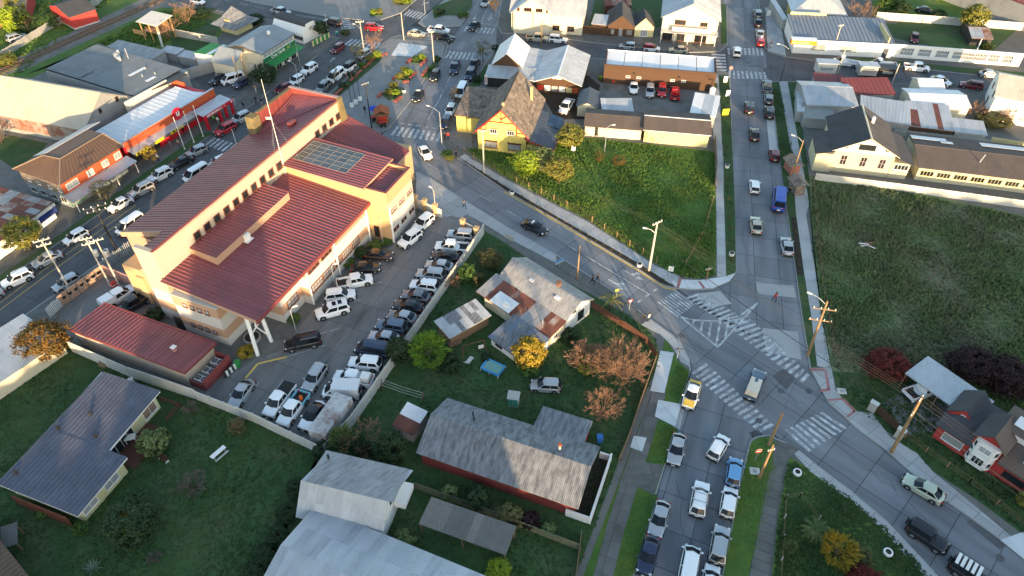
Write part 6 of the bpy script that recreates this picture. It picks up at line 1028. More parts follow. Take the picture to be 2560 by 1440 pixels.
# --- car park, row along the building
C('sedan', 'brown', (-22.09, 81.09), (-17.8, 80.82), 'brown sedan with white door trim beside the flower bed', 'lot', LZ)
C('sedan', 'black', (-23.5, 77.94), (-19.43, 78.29), 'black sedan with brown reflections below the brown sedan', 'lot', LZ)
C('pickup', 'white', (-24.92, 74.41), (-20.14, 75.85), 'white double cab pickup with empty black bed by the building', 'lot', LZ)
C('suv', 'white', (-26.04, 71.85), (-22.28, 72.58), 'white crossover right below the double cab pickup', 'lot', LZ)
q = C('bigsuv', 'white', (-22.5, 70.17), (-27.01, 68.3), 'large white suv with two dark sunroofs facing the building', 'lot', LZ)
for x_ in (-.4, -1.2): MB().box(x_, 0, 1.80, .55, .8, .012).build('sunroof', M_CARGLASS, q)
C('bigsuv', 'black', (-25.47, 63.85), (-29.64, 62.64), 'black suv nearest the white columns of the civic building', 'lot', LZ)
C('suv', 'white', (-14.49, 86.35), (-16.87, 83.25), 'white crossover against the end wall, second from the gate', 'lot', LZ)
C('suv', 'white', (-13.01, 90.21), (-15, 87.15), 'white crossover against the end wall, closest to the gate', 'lot', LZ)
q = C('pickup', 'white', (-56.53, 70.25), (-53.99, 73.74), 'white pickup with canopy in the yard behind the annexe', 'lot', LZ); MB().box(-1.68, 0, 1.04, 1.9, 1.7, .62, taper=.9).build('canopy', PAINT['white'], q)
C('pickup', 'black', (-51.38, 72.09), (-53.83, 69.07), 'black pickup beside the white canopied one in the annexe yard', 'lot', LZ)
# --- left street, near kerb side, from the bottom up
C('suv', 'white', (-70.3, 76.97), (-72.85, 74.57), 'white small suv lowest in the row on the left street', 'left')
C('sedan', 'silver', (-68.13, 81.46), (-70.55, 78.91), 'silver sedan above the white small suv on the left street', 'left')
C('hatch', 'white', (-66.37, 86.95), (-68.54, 83.92), 'rounded white two door car on the left street', 'left')
C('sedan', 'white', (-62.97, 95.48), (-65.01, 92.42), 'white sedan fourth from the bottom along the left verge', 'left')
C('suv', 'silver', (-60.78, 99.36), (-63.15, 96.26), 'silver crossover with sunroof outside the hip roofed shop', 'left')
C('suv', 'white', (-59.11, 103.67), (-61.69, 100.53), 'white suv in front of the hip roofed shop corner', 'left')
C('sedan', 'black', (-57.2, 107.31), (-59.2, 104.9), 'black sedan near the thin tree outside the supermarket', 'left')
C('hatch', 'silver', (-55.31, 110.98), (-57.92, 108.6), 'silver hatchback next to the street crossing and flagpoles', 'left')
C('suv', 'red', (-52.63, 118.8), (-54.81, 115.79), 'dark cherry crossover outside the supermarket entrance', 'left')
C('suv', 'silver', (-50.7, 122.83), (-53.15, 119.83), 'silver suv with lamp on, ahead of the cherry crossover', 'left')
C('hatch', 'white', (-50.34, 107.56), (-52.84, 104.9), 'white hatchback with roof rack driving toward the crossing', 'left')
C('van', 'white', (-53.44, 103.91), (-55.25, 101.01), 'white van mostly hidden behind the civic building eave', 'left')
C('van', 'white', (-59.28, 89.79), (-60.88, 86.65), 'white van below the lowest corner of the civic roof', 'left')
q = C('hatch', 'silver', (-63.07, 76.19), (-65.11, 73.74), 'silver hatchback with an open door on the far kerb', 'left'); o_ = MB().box(.35, 1.25, .35, .08, .8, .6, rz=.6).build('open_door', PAINT['silver'], q)
C('sedan', 'silver', (-72.86, 73.07), (-74.7, 70.65), 'silver car cut off by the left edge', 'left'); C('hatch', 'darkred', (-68.13, 64.71), (-69.48, 62.29), 'dark red car cut off by the left edge near the white shed', 'left')
C('hatch', 'darkred', (-45.52, 134.65), (-47.69, 131.76), 'dark red hatchback first after the civic building tower', 'left')
C('hatch', 'white', (-43.68, 138.69), (-45.8, 134.82), 'white hatchback between a red car and a boxy white one', 'left')
C('suv', 'white', (-42, 143.64), (-44.16, 139.77), 'boxy white car nearest the pharmacy doors', 'left')
C('hatch', 'darkred', (-37.91, 153.69), (-39.71, 149.84), 'small red car at the kerb below the gambrel cottage', 'left')
C('suv', 'grey', (-37.89, 135.51), (-39.17, 131.6), 'grey suv at the plaza kerb behind the bare saplings', 'left')
C('van', 'white', (-35.91, 140.68), (-37.77, 136.21), 'white van parked at the plaza planting strip', 'left')
q = C('suv', 'white', (-33.95, 144.21), (-35.85, 140.31), 'white car with black roof at the plaza planting strip', 'left'); repaint(q, ('cabin',), PAINT['black'])
C('hatch', 'silver', (-31.8, 150.04), (-33.34, 147.47), 'silver car behind the small bare tree at the plaza crossing', 'left')
C('sedan', 'black', (-60.25, 138.69), (-61.53, 135.51), 'dark car in the asphalt yard beside the supermarket', 'left', .15)
C('van', 'white', (-56.85, 137.62), (-58.97, 136.03), 'white van in the asphalt yard beside the supermarket', 'left', .15)
C('hatch', 'navy', (-54.85, 136.38), (-56.36, 134.13), 'dark blue small car by the twin poles of the asphalt yard', 'left', .15)
# --- upper streets
C('pickup', 'silver', (-59.01, 173.27), (-53.28, 170.84), 'silver pickup with dark bed on the top left street', 'top')
C('bigsuv', 'black', (-40.39, 164.76), (-44.76, 166.83), 'black suv waiting on the top left crossing', 'top')
C('suv', 'red', (-34.21, 163.17), (-30.4, 162.72), 'bright red crossover in the middle of the upper junction', 'top')
C('sedan', 'beige', (-23.76, 160.07), (-20.26, 159.2), 'cream sedan next to the upper crossing bars', 'top')
C('pickup', 'white', (-19.31, 162.05), (-14.56, 160.73), 'white pickup with black bed at the upper island', 'top')
C('bigsuv', 'black', (-17.61, 158.33), (-13.29, 156.62), 'black suv right beside the white pickup at the upper island', 'top')
q = C('sedan', 'black', (-8.05, 165.67), (-9.78, 161.83), 'black taxi on the uppermost zebra crossing', 'top'); MB().box(-.3, 0, 1.46, .3, .7, .12).build('taxi_sign', M_WHITE, q)
C('sedan', 'silver', (-6.04, 180.07), (-7.13, 175.99), 'silver car arriving at the very top edge', 'top')
C('pickup', 'navy', (-11.81, 144.78), (-12.39, 140.13), 'dark blue pickup with chrome grille heading down the avenue', 'top')
C('hatch', 'black', (-15.67, 141.23), (-16.56, 136.56), 'black hatchback at the plaza kerb of the avenue', 'top')
C('suv', 'navy', (-8.3, 141.23), (-9.22, 137.09), 'dark suv parked nearest the flag on the avenue', 'top')
C('sedan', 'black', (-7.62, 145.73), (-8.52, 142.33), 'dark sedan parked behind the dark suv on the avenue', 'top')
q = C('sedan', 'black', (-18.43, 132.6), (-19.2, 128.15), 'black taxi beside the lowest plaza flower bed', 'top'); MB().box(-.4, 0, 1.46, .3, .7, .12).build('taxi_sign', M_WHITE, q)
C('van', 'white', (-9.82, 134.13), (-10.63, 129.61), 'white van parked by the side wing of the timbered house', 'top')
C('hatch', 'white', (-11.56, 126.4), (-12.32, 122.37), 'white hatchback parked beside the orange sapling', 'top')
C('hatch', 'navy', (-12.25, 121.31), (-12.96, 118.36), 'dark hatchback parked by the tall lamp post on the avenue', 'top')
C('sedan', 'white', (-16.52, 111.38), (-14.65, 107.31), 'white sedan rounding the bend below the zebra crossing', 'top')
q = C('sedan', 'black', (1.9, 89.07), (5.17, 86.65), 'black taxi driving alone down the diagonal street', 'top'); MB().box(-.3, 0, 1.46, .3, .7, .12).build('taxi_sign', M_WHITE, q)
C('pickup', 'beige', (3.47, 157.47), (8.2, 156.83), 'champagne pickup parked outside the yellow gabled store', 'top')
C('suv', 'white', (8.66, 156.83), (12.25, 155.99), 'white crossover parked in front of the champagne pickup', 'top')
C('hatch', 'silver', (27.45, 152.66), (24.21, 153.28), 'silver hatchback behind the brown store roof', 'top')
q = C('hatch', 'white', (29.45, 152.26), (32.84, 151.65), 'white small car with red roof on the upper street', 'top'); repaint(q, ('cabin',), PAINT['red'])
C('sedan', 'beige', (38.75, 150.84), (35.09, 151.24), 'beige sedan parked outside the balcony store', 'top')
C('truck', 'white', (74.1, 144.02), (69.86, 145.73), 'white flatbed nearest the street corner at upper right', 'top')
C('truck', 'white', (81.88, 143.27), (77.09, 144.21), 'white flatbed in the middle of the row at upper right', 'top')
C('pickup', 'white', (84.02, 143.08), (88.59, 141.96), 'white single cab pickup beside the barred wall', 'top')
C('sedan', 'silver', (98.51, 139.95), (102.43, 139.05), 'silver sedan far along the upper right street', 'top')
C('suv', 'darkred', (95.79, 133.79), (92.34, 135.17), 'dark red crossover on the near side of the upper right street', 'top')
C('sedan', 'white', (87.98, 137.62), (89.62, 135.51), 'white car half hidden by the white pyramid porch', 'top')
C('hatch', 'darkred', (92.37, 158.76), (90.89, 154.94), 'dark red car on the grass behind the barred wall', 'top', .15)
C('sedan', 'black', (99.63, 173.51), (102.03, 171.8), 'black sedan on the lawn beyond the concrete fence', 'top', .15)
C('hatch', 'white', (-81.06, 179.55), (-76, 177.51), 'white car at the very top edge by the level crossing', 'top')
C('suv', 'silver', (-113.91, 155.78), (-111.74, 158.33), 'pale covered car behind the long wall at upper left', 'top', .15)
# --- gravel yard and timbered house
C('sedan', 'white', (25.02, 135.34), (24.51, 131.26), 'white sedan leftmost of the four in the gravel yard', 'meadow', .15)
C('suv', 'silver', (28.25, 134.3), (27.43, 129.12), 'silver suv second from the left in the gravel yard', 'meadow', .15)
C('suv', 'red', (30.7, 134.3), (29.9, 129.61), 'red crossover third from the left in the gravel yard', 'meadow', .15)
C('pickup', 'red', (32.32, 128.31), (33.29, 133.62), 'red pickup rightmost in the gravel yard', 'meadow', .15)
C('pickup', 'white', (11.66, 128.15), (9.58, 122.98), 'white pickup behind the garage wing of the timbered house', 'meadow', .15)
# --- right hand street
C('suv', 'white', (49.14, 147.86), (50.2, 152.46), 'white suv between the two upper zebra crossings', 'right')
C('suv', 'black', (45.87, 123.28), (46.9, 127.51), 'black suv in the driving lane near the yellow shed', 'right')
C('sedan', 'black', (44.49, 113.42), (45.51, 117.78), 'black sedan in the driving lane beside the meadow', 'right')
C('hatch', 'white', (40.47, 97.28), (41.22, 100.53), 'white hatchback level with the blue van', 'right')
C('sedan', 'beige', (38.11, 86.55), (38.8, 90.31), 'champagne sedan behind the white hatchback in the lane', 'right')
q = C('van', 'vanblue', (42.6, 91.15), (44.92, 98.43), 'bright blue van at the wooden bus shelters', 'right'); MB().box(-.2, 0, 1.93, 2.6, 1.3, .04).build('roof_panel', PAINT['vanblue'], q); q.scale = (1.25, 1.14, 1.32)
C('sedan', 'silver', (41.56, 81.56), (42.15, 84.98), 'silver old sedan parked at the bare planting strip', 'right')
C('pickup', 'grey', (51.53, 131.6), (52.62, 136.38), 'dark pickup first at the right kerb below the crossing', 'right')
C('hatch', 'grey', (50.65, 127.03), (51.51, 130.93), 'dark hatchback second at the right kerb', 'right')
C('suv', 'black', (49.37, 121.61), (50.27, 125.61), 'black suv third at the right kerb', 'right')
C('hatch', 'darkred', (46.44, 106.8), (47.14, 110.44), 'dark red hatchback at the right kerb above the shelters', 'right')
C('sedan', 'silver', (56.71, 157.69), (57.53, 161.61), 'silver car in front of a red one above the upper crossing', 'right')
C('hatch', 'red', (55.77, 153.28), (56.55, 157.05), 'red hatchback closest to the uppermost right crossing', 'right')
C('sedan', 'black', (57.91, 163.85), (58.76, 167.99), 'black car ahead of the silver one near the top edge', 'right')
C('suv', 'grey', (59.04, 168.7), (59.83, 173.02), 'dark grey suv topmost at the right street kerb', 'right')
# --- lower street and lower right
q = C('sedan', 'white', (22.98, 56.79), (21.18, 52.64), 'white taxi with yellow bonnet and boot at the lower crossing', 'low'); MB().box(1.5, 0, .90, .95, 1.35, .03, taper=.9).build('bonnet_panel', PAINT['yellow'], q).rotation_euler = (0, R(9), 0); o_ = COL.objects[-1]; o_.location.z = .24
MB().box(-1.85, 0, .985, .5, 1.4, .02).build('boot_panel', PAINT['yellow'], q)
for s in (-1, 1): MB().box(-.4, s * .885, .55, 2.0, .02, .3).build('side_stripe', PAINT['yellow'], q)
q = C('pickup', 'steel', (29.09, 54.16), (31.45, 58.42), 'steel blue pickup with cream bed cover crossing the junction', 'low'); MB().box(-1.1, 0, 1.0, 2.6, 1.5, .78, taper=.92).build('canopy', pm('cream canvas', (.60, .54, .44), rough=.8), q)
C('sedan', 'silver', (19.64, 48.88), (18.2, 44.87), 'silver sedan first at the left kerb of the lower street', 'low')
C('hatch', 'white', (22.68, 45.55), (24.91, 48.71), 'white coupe driving up past the stop sign', 'low')
C('hatch', 'blue', (24.31, 42.32), (25.43, 45.45), 'sky blue hatchback at the right kerb of the lower street', 'low')
q = C('suv', 'white', (19.69, 38.66), (21.01, 42.37), 'white estate with roof bars in the lower street lane', 'low')
for x_ in (-1.0, .0): MB().tube([(x_, -.7, 1.74), (x_, .7, 1.74)], .025, 4).build('roof_bar', M_DARK, q)
C('hatch', 'white', (22.72, 38.29), (24.14, 41.97), 'white hatchback second at the right kerb of the lower street', 'low')
C('sedan', 'silver', (16.43, 40.17), (14.81, 36.21), 'silver sedan second at the left kerb of the lower street', 'low')
C('sedan', 'navy', (14.62, 35.99), (13.17, 32.34), 'navy sedan at the left kerb near the bottom edge', 'low')
C('suv', 'silver', (20.69, 33.45), (22.08, 37.11), 'silver crossover third at the right kerb of the lower street', 'low')
C('van', 'white', (17.12, 30.96), (18.5, 34.77), 'white van cut off by the bottom edge in the lane', 'low')
C('hatch', 'white', (19.14, 29.98), (20.13, 32.71), 'white car roof just showing at the bottom edge', 'low')
C('hatch', 'silver', (6.11, 55.9), (2.24, 56.22), 'silver hatchback parked on the garden lawn', 'low', .15)
C('sedan', 'palegreen', (46.52, 40.56), (43.81, 42.97), 'pale green sedan at the kerb across from the red house', 'low')
C('jeep', 'black', (41.9, 37.42), (44.42, 34.86), 'black off road car with spare wheel at the lower right kerb', 'low')
q = C('jeep', 'black', (44.7, 33.12), (46.95, 30.96), 'off road car with white roof rack at the lower right corner', 'low')
for i in range(5): MB().box(-1.7 + .5 * i, 0, 1.78, .3, 1.4, .06).build('rack_slat', M_WHITE, q)
C('pickup', 'white', (49.18, 54.65), (52.43, 55.9), 'white pickup with black bed frame under the carport', 'low', .16)
# market trailers and the container
def trailer(p, q, h, m, lab):
    a = math.atan2(q[1] - p[1], q[0] - p[0]); L = math.dist(p, q); t = thing('food_trailer', lab, 'trailer', (p[0] + q[0]) / 2, (p[1] + q[1]) / 2, .0, a, 'market trailers on the upper right street')
    MB().box(0, 0, .5, L, 2.1, h - .5).build('body', m, t); MB().box(0, 0, h, L + .3, 2.4, .1).build('roof', M_GALV if m != M_DARK else M_DARK, t); MB().box(0, -1.1, 1.2, L * .6, .06, .8).build('hatch', M_PALEGLASS, t); MB().box(0, -1.3, 2.0, L * .6, .6, .05).build('flap', m, t)
    for s in (-1, 1): MB().tube([(0, s * 1.0, .33), (0, s * .8, .33)], .33, 12).build('wheel', M_TYRE, t)
trailer((64.17, 141.34), (68.22, 140.98), 2.6, M_CONCPALE, 'pale market trailer beside the flatbeds on the upper right street'); trailer((72.71, 140.25), (76.38, 139.89), 2.5, M_GREYWALL, 'grey slant sided market trailer behind the maroon roof'); trailer((76.8, 139.89), (80.07, 139.17), 2.2, M_DARK, 'black market trailer next to the maroon roof end')
c = thing('shipping_container', 'rust streaked white shipping container against the car park wall', 'container', -21.2, 50.4, .15, R(68.5)); M_CONT = pm('rusty white container', (.50, .51, .51), var=.1, rough=.7, second=(.20, .07, .04), s2=.5, amt=.42)
MB().box(0, 0, .1, 5.9, 2.3, 2.4).build('body', M_CONT, c)
for i in range(22): MB().box(-2.8 + .266 * i, 0, 2.5, .13, 2.3, .05).build('roof_corrugation', M_CONT, c); MB().box(-2.8 + .266 * i, -1.17, .25, .13, .05, 2.15).build('side_corrugation', M_CONT, c)
for i in range(8): MB().box(-2.97, -1.0 + .28 * i, .25, .05, .14, 2.15).build('end_corrugation', M_CONT, c)

# ================================================================ trees, shrubs, beds
rr = random.Random(11)
def leafmat(name, a, b, sc_=2.2): return pm('foliage ' + name, a, var=.30, scale=sc_, rough=.75, rnd=.12, second=b, s2=.9, amt=.5, spec=.2)
LEAF = {'dark': leafmat('dark', (.018, .040, .016), (.035, .060, .022)), 'green': leafmat('green', (.045, .10, .022), (.08, .13, .03)), 'bright': leafmat('bright', (.09, .19, .02), (.14, .22, .03)), 'olive': leafmat('olive', (.07, .075, .028), (.11, .10, .035)), 'gold': leafmat('gold', (.22, .19, .035), (.12, .15, .03)), 'yellow': leafmat('yellow', (.34, .22, .025), (.20, .17, .02)), 'rusty': leafmat('rusty', (.17, .085, .02), (.09, .075, .02)), 'red': leafmat('red', (.13, .022, .016), (.07, .016, .014)), 'purple': leafmat('purple', (.020, .010, .011), (.034, .016, .015)), 'grey': leafmat('grey green', (.10, .15, .10), (.16, .20, .15)), 'sage': leafmat('sage', (.15, .19, .07), (.075, .11, .035)), 'lime': leafmat('lime', (.24, .30, .02), (.14, .22, .02))}
M_BARK = pm('bark', (.075, .055, .04), var=.25, scale=3, rough=.95); M_TWIG = pm('twigs', (.235, .14, .092), var=.25, scale=2, rough=.9); M_TWIGGREY = pm('grey twigs', (.14, .115, .10), var=.25, scale=2, rough=.9)
_crowns = {}
def crown_mesh(key, seed, nc, nl, ls, spread, flat=1.0, shell=.55, spiky=0):
    """unit crown (radius 1): leaf clumps through the volume, each a spray of small faces"""
    if key in _crowns: return _crowns[key]
    q = random.Random(seed); v = []; f = []
    lob = [(q.uniform(0, 6.28), q.uniform(-.5, .9), q.uniform(.15, .35)) for _ in range(7)]
    for c in range(nc):
        a = q.uniform(0, 2 * math.pi); zz = q.uniform(-.85, 1); r = (shell + (1 - shell) * q.random()) * math.sqrt(max(.05, 1 - zz * zz * .92))
        bump = 1 + sum(h * max(0, math.cos(a - la)) ** 6 * max(0, 1 - abs(zz - lz)) for la, lz, h in lob) - .22 + q.uniform(-.12, .12)
        r *= bump; cx, cy, cz = r * math.cos(a), r * math.sin(a), zz * flat * (.92 + .2 * q.random()); sp = spread * q.uniform(.6, 1.3)
        for _ in range(nl):
            px, py, pz = cx + q.gauss(0, sp), cy + q.gauss(0, sp), cz + q.gauss(0, sp * .8); s = ls * q.uniform(.6, 1.35)
            if spiky: d = Vector((px, py, pz * .6 + .35)).normalized(); u = d * s * 2.0; w_ = d.cross(Vector((q.gauss(0, 1), q.gauss(0, 1), q.gauss(0, 1)))).normalized() * s * .45
            else:
                n_ = Vector((px + q.gauss(0, .7), py + q.gauss(0, .7), pz + q.gauss(0, .7) + .3)).normalized(); u = n_.orthogonal().normalized(); w_ = n_.cross(u); an = q.uniform(0, 6.28); u, w_ = (u * math.cos(an) + w_ * math.sin(an)) * s, (w_ * math.cos(an) - u * math.sin(an)) * s * .75
            o = len(v); p = Vector((px, py, pz)); v += [tuple(p - u), tuple(p - w_ * .9), tuple(p + u), tuple(p + w_ * .9)]; f.append((o, o + 1, o + 2, o + 3))
    m = bpy.data.meshes.new('crown'); m.from_pydata(v, [], f); m.update(); _crowns[key] = m; return m
def trunk_mb(h, r, seed=1, top=.55, limbs=5, spread=1.0):
    q = random.Random(seed); b = MB(); pts = [(0, 0, 0), (q.uniform(-.08, .08), q.uniform(-.08, .08), h * .3), (q.uniform(-.15, .15), q.uniform(-.15, .15), h * .65), (q.uniform(-.15, .15), q.uniform(-.15, .15), h)]
    b.tube(pts, [r, r * .8, r * .6, r * .3], 7)
    for i in range(limbs):
        a = 6.28 * i / limbs + q.uniform(-.4, .4); z0 = h * q.uniform(.45, .8); l = spread * q.uniform(.5, .9)
        b.tube([(pts[2][0] * .8, pts[2][1] * .8, z0), (math.cos(a) * l * .5, math.sin(a) * l * .5, z0 + h * .14), (math.cos(a) * l, math.sin(a) * l, z0 + h * .3)], [r * .4, r * .28, r * .12], 5)
    return b
def tree(name, label, p, w_, h, col, trunk=.3, kind='leaf', z=.14, cat='tree', group=None, seed=None):
    """w_ crown width, h total height, trunk = share of the height below the crown"""
    seed = seed or rr.randint(1, 9999); t = thing(name, label, cat, p[0], p[1], z, rr.uniform(0, 6.28), group)
    ch = h * (1 - trunk); cz = h * trunk + ch * .48
    big = w_ > 3.6
    k = seed % 4
    if kind == 'leaf': me = crown_mesh(('leaf', k, big), 31 + k, 170 if big else 90, 30, .062 if big else .095, .085, shell=.6)
    elif kind == 'spiky': me = crown_mesh(('spiky', k), 51 + k, 120, 16, .075, .08, shell=.75, spiky=1)
    elif kind == 'fine': me = crown_mesh(('fine', k), 61 + k, 260, 26, .05, .075, shell=.68)
    elif kind == 'loose': me = crown_mesh(('loose', k), 71 + k, 60, 16, .055, .09, shell=.45)
    trunk_mb(h * trunk + ch * .55, max(.05, w_ * .035), seed, spread=w_ * .38).build('trunk', M_BARK, t)
    o = link('crown', me, LEAF[col], t, (0, 0, cz)); o.scale = (w_ / 2, w_ / 2 * rr.uniform(.9, 1.1), ch / 2)
    return t
def shrub(label, p, w_, h, col, kind='leaf', z=.14, group=None, name='shrub'): return tree(name, label, p, w_, h, col, .06, kind, z, 'shrub', group)
def bare(name, label, p, w_, h, mat, z=.14, levels=4, stems=7, seed=None, cat='tree', group=None, up=.9, thick=.05):
    q = random.Random(seed or rr.randint(1, 9999)); t = thing(name, label, cat, p[0], p[1], z, 0, group); b = MB(); s = MB()
    def grow(p0, d, l, r, lv):
        p1 = p0 + d * l * .5 + Vector((q.gauss(0, .05), q.gauss(0, .05), 0)) * l; p2 = p0 + d * l
        r = max(r, .016); (s if lv == 0 else b).tube([p0, p1, p2], [r, r * .8, max(.012, r * .55)], 4 if lv < 2 else 3, caps=False)
        if lv >= levels: return
        for i in range(3 if lv < levels - 1 else 4):
            d2 = (d + Vector((q.gauss(0, .42), q.gauss(0, .42), q.gauss(.05, .25)))).normalized(); grow(p0 + d * l * q.uniform(.55, 1.0), d2, l * q.uniform(.5, .75), r * .55, lv + 1)
    for i in range(stems):
        a = 6.28 * i / stems + q.uniform(-.4, .4); d = Vector((math.cos(a) * w_ / h * .75 * q.uniform(.3, 1), math.sin(a) * w_ / h * .75 * q.uniform(.3, 1), up)).normalized(); grow(Vector((0, 0, 0)), d, h * .48, thick, 0)
    s.build('trunk', M_BARK if mat is M_TWIGGREY else mat, t); b.build('crown', mat, t); return t
def palm(label, p, h, w_, col, z=.14, n=16):
    t = thing('palm', label, 'palm', p[0], p[1], z, rr.uniform(0, 6)); MB().tube([(0, 0, 0), (0, 0, h * .55)], [.2, .14], 8).build('trunk', M_BARK, t)
    for i in range(n):
        a = 6.28 * i / n; el = rr.uniform(.1, 1.1); b = MB(); pts = []
        for k in range(6): s = k / 5; pts.append((math.cos(a) * w_ / 2 * s, math.sin(a) * w_ / 2 * s, h * .55 + h * .5 * (math.sin(el) * s * 1.3 - s * s * .75)))
        for k in range(5):
            for sd in (-1, 1):
                for m_ in (0, .5):
                    x0, y0, z0 = [pts[k][j] + (pts[k + 1][j] - pts[k][j]) * m_ for j in range(3)]; ln = .42 * (1 - abs(k / 5 - .4)); b.add([(x0, y0, z0), (x0 + math.cos(a) * .07, y0 + math.sin(a) * .07, z0), (x0 + math.cos(a + sd * 1.0) * ln, y0 + math.sin(a + sd * 1.0) * ln, z0 - .12)], [(0, 1, 2)])
        b.tube(pts, .02, 3); b.build('frond', LEAF[col], t)
    return t
# --- unseen trees added on the ridge to shade parts of the scene
for i, x_ in enumerate((-45, -38, -31, 29, 34)):
    tree('added_shade_tree', 'tall unseen tree added behind the viewpoint to cast shade', (x_, -27), 8.5, 8.5, 'dark', .74, 'leaf', 12, group='added shade trees', seed=4 + i)
# --- gardens, lower left
tree('rusty_tree', 'round orange brown tree at the left end of the annexe', (-59.76, 61.43), 6.4, 5.4, 'rusty', .12, 'fine')
tree('dark_bush_tree', 'large dark bush with yellow edge against the blue roofed house', (-39.33, 36.75), 5.6, 4.2, 'dark', .05, 'fine'); shrub('yellow edged shrub tucked beside the large dark bush', (-40.81, 36.98), 2.6, 2.6, 'gold', 'leaf')
shrub('light green bush on the deck side of the blue roofed house', (-41.03, 46.97), 3.6, 3.0, 'sage', 'leaf'); bare('bare_shrub', 'tangled bare grey shrub in the middle of the lower left lawn', (-35.05, 42.09), 4.2, 2.0, M_TWIGGREY, cat='shrub', stems=12, up=.7)
bare('brush_pile', 'heap of cut branches on the lower left lawn', (-36.55, 34.08), 3.0, .9, M_TWIGGREY, cat='brush', stems=14, levels=3, up=.35); bare('bare_shrub', 'small bare shrub at the foot of the concrete wall', (-38.84, 52.56), 2.4, 1.4, M_TWIGGREY, cat='shrub', up=.8)
shrub('thin russet bush leaning on the bottom wall', (-32.26, 49.52), 2.8, 2.0, 'olive', 'loose'); bare('bare_shrub', 'low twiggy shrub below the russet bush', (-32.27, 49.87), 2.2, 1.7, M_TWIG, cat='shrub')
shrub('round dark leaved plant by the brown screen of the blue roofed house', (-45.32, 36.98), 1.7, 1.2, 'green'); shrub('low potted greenery beside the terrace of the blue roofed house', (-50.12, 38.81), 1.4, .8, 'green')
for i, (u, l) in enumerate((((-23.82, 38.81), 'dark hedge bush at the top of the boundary hedge'), ((-24.24, 36.08), 'dark hedge bush below the topmost one in the boundary hedge'), ((-24.98, 33.7), 'dark hedge bush near the bottom of the boundary hedge'), ((-23.59, 41.69), 'small dark hedge bush at the gambrel house wall'), ((-25.63, 31.84), 'lowest dark hedge bush cut by the bottom edge'))): shrub(l, u, 2.6, 1.5, 'dark', 'fine', group='boundary hedge')
ag = thing('agave', 'blue grey spiky rosette plant on the lower left lawn', 'plant', *(-42.17, 32.86), .14)
for i in range(22): a = i * 2.4; el = .25 + .045 * i; MB().add([(0, 0, .1), (math.cos(a + .12) * .5, math.sin(a + .12) * .5, .25 + .5 * math.sin(el)), (math.cos(a) * 1.2 * math.cos(el), math.sin(a) * 1.2 * math.cos(el), .15 + 1.1 * math.sin(el)), (math.cos(a - .12) * .5, math.sin(a - .12) * .5, .25 + .5 * math.sin(el))], [(0, 1, 2, 3)]).build('leaf', LEAF['grey'], ag)
# --- gardens, lower middle
tree('cypress', 'bright green bushy cypress beside the car park wall', (-10.62, 60.54), 4.8, 4.4, 'bright', .04, 'spiky'); tree('dark_tree', 'dark round tree between the cypress and the parked cars', (-14.51, 60.54), 3.6, 3.8, 'dark', .06, 'fine')
shrub('dark shrub right below the bright cypress', (-7.79, 59.19), 3.0, 2.0, 'dark'); shrub('faded shrub at the left corner of the lawn with the pool', (-3.38, 60.88), 1.4, .8, 'dark')
tree('golden_tree', 'golden lit leafy tree in front of the rusty lean-to', (2.16, 59.39), 4.4, 5.2, 'yellow', .12, 'leaf'); shrub('green skirt of growth under the golden tree', (1.95, 59.19), 3.2, 1.6, 'green')
bare('bare_tree', 'smaller bare orange shrub between golden tree and big one', (9.38, 59.86), 5.0, 3.4, M_TWIG, levels=4, stems=24, up=.8); bare('bare_tree', 'large bare fan shaped shrub by the corner fence', (13.49, 58.33), 7.0, 4.8, M_TWIG, levels=4, stems=40, up=.8); bare('bare_tree', 'bare fruit tree on the lawn below the fan shrub', (11.02, 52.56), 5.2, 3.2, M_TWIG, levels=4, stems=18, up=.7)
shrub('yellow green bush under the fan shaped bare shrub', (9.33, 59.19), 2.8, 1.6, 'gold'); shrub('dark bush at the foot of the long house gable', (7.77, 64.76), 2.6, 1.2, 'dark')
shrub('round brown hedge bush in the garden above the long house', (-3.09, 79.06), 3.8, 2.8, 'olive', 'fine'); shrub('green bush by the car park wall above the long house', (-6.53, 76.25), 3.0, 2.6, 'green'); shrub('small olive bush touching the grey corner of the lean-to', (-4.94, 75.82), 2.2, 1.4, 'olive'); bare('bare_shrub', 'reddish twiggy shrub at the car park wall near the patchy shed', (-8.35, 74.54), 2.2, 2.0, M_TWIG, cat='shrub')
palm('small palm lit by the sun at the diagonal street', (13.66, 70.06), 3.4, 3.6, 'gold')
tree('hedge_tree', 'dark conifer behind the shipping container', (-19.34, 46.97), 3.8, 3.4, 'sage', .05, 'spiky'); tree('hedge_tree', 'second dark conifer beside the gambrel roof', (-17.17, 45.79), 3.6, 2.8, 'dark', .05, 'spiky'); bare('bare_tree', 'orange lit bare crown above the hedge by the container', (-17.41, 47.41), 4.4, 3.8, M_TWIG, levels=4, stems=7); tree('hedge_tree', 'dense grey green tree between container and grey barn', (-13.5, 45.79), 4.2, 4.2, 'dark', .05, 'leaf'); shrub('dark ivy clump at the left foot of the gambrel house', (-21.16, 46.32), 3.0, 2.0, 'dark', 'fine')
shrub('bush with white blossoms beside the gambrel house gable', (-11.14, 35.55), 2.6, 1.8, 'sage'); shrub('pale green bush along the shed side fence', (-6.81, 41.3), 2.0, 1.2, 'sage'); shrub('dark rounded bush in the middle behind the barn fence', (-3.7, 40.33), 3.0, 2.0, 'dark'); shrub('olive bush nearest the white yard wall', (-0.21, 38.35), 3.0, 1.9, 'olive'); shrub('low purple bush between the olive bush and the fence', (1.91, 37.79), 2.2, 1.3, 'purple'); shrub('small bush below the sunlit end of the plank fence', (3.79, 36.98), 1.6, 1.0, 'sage')
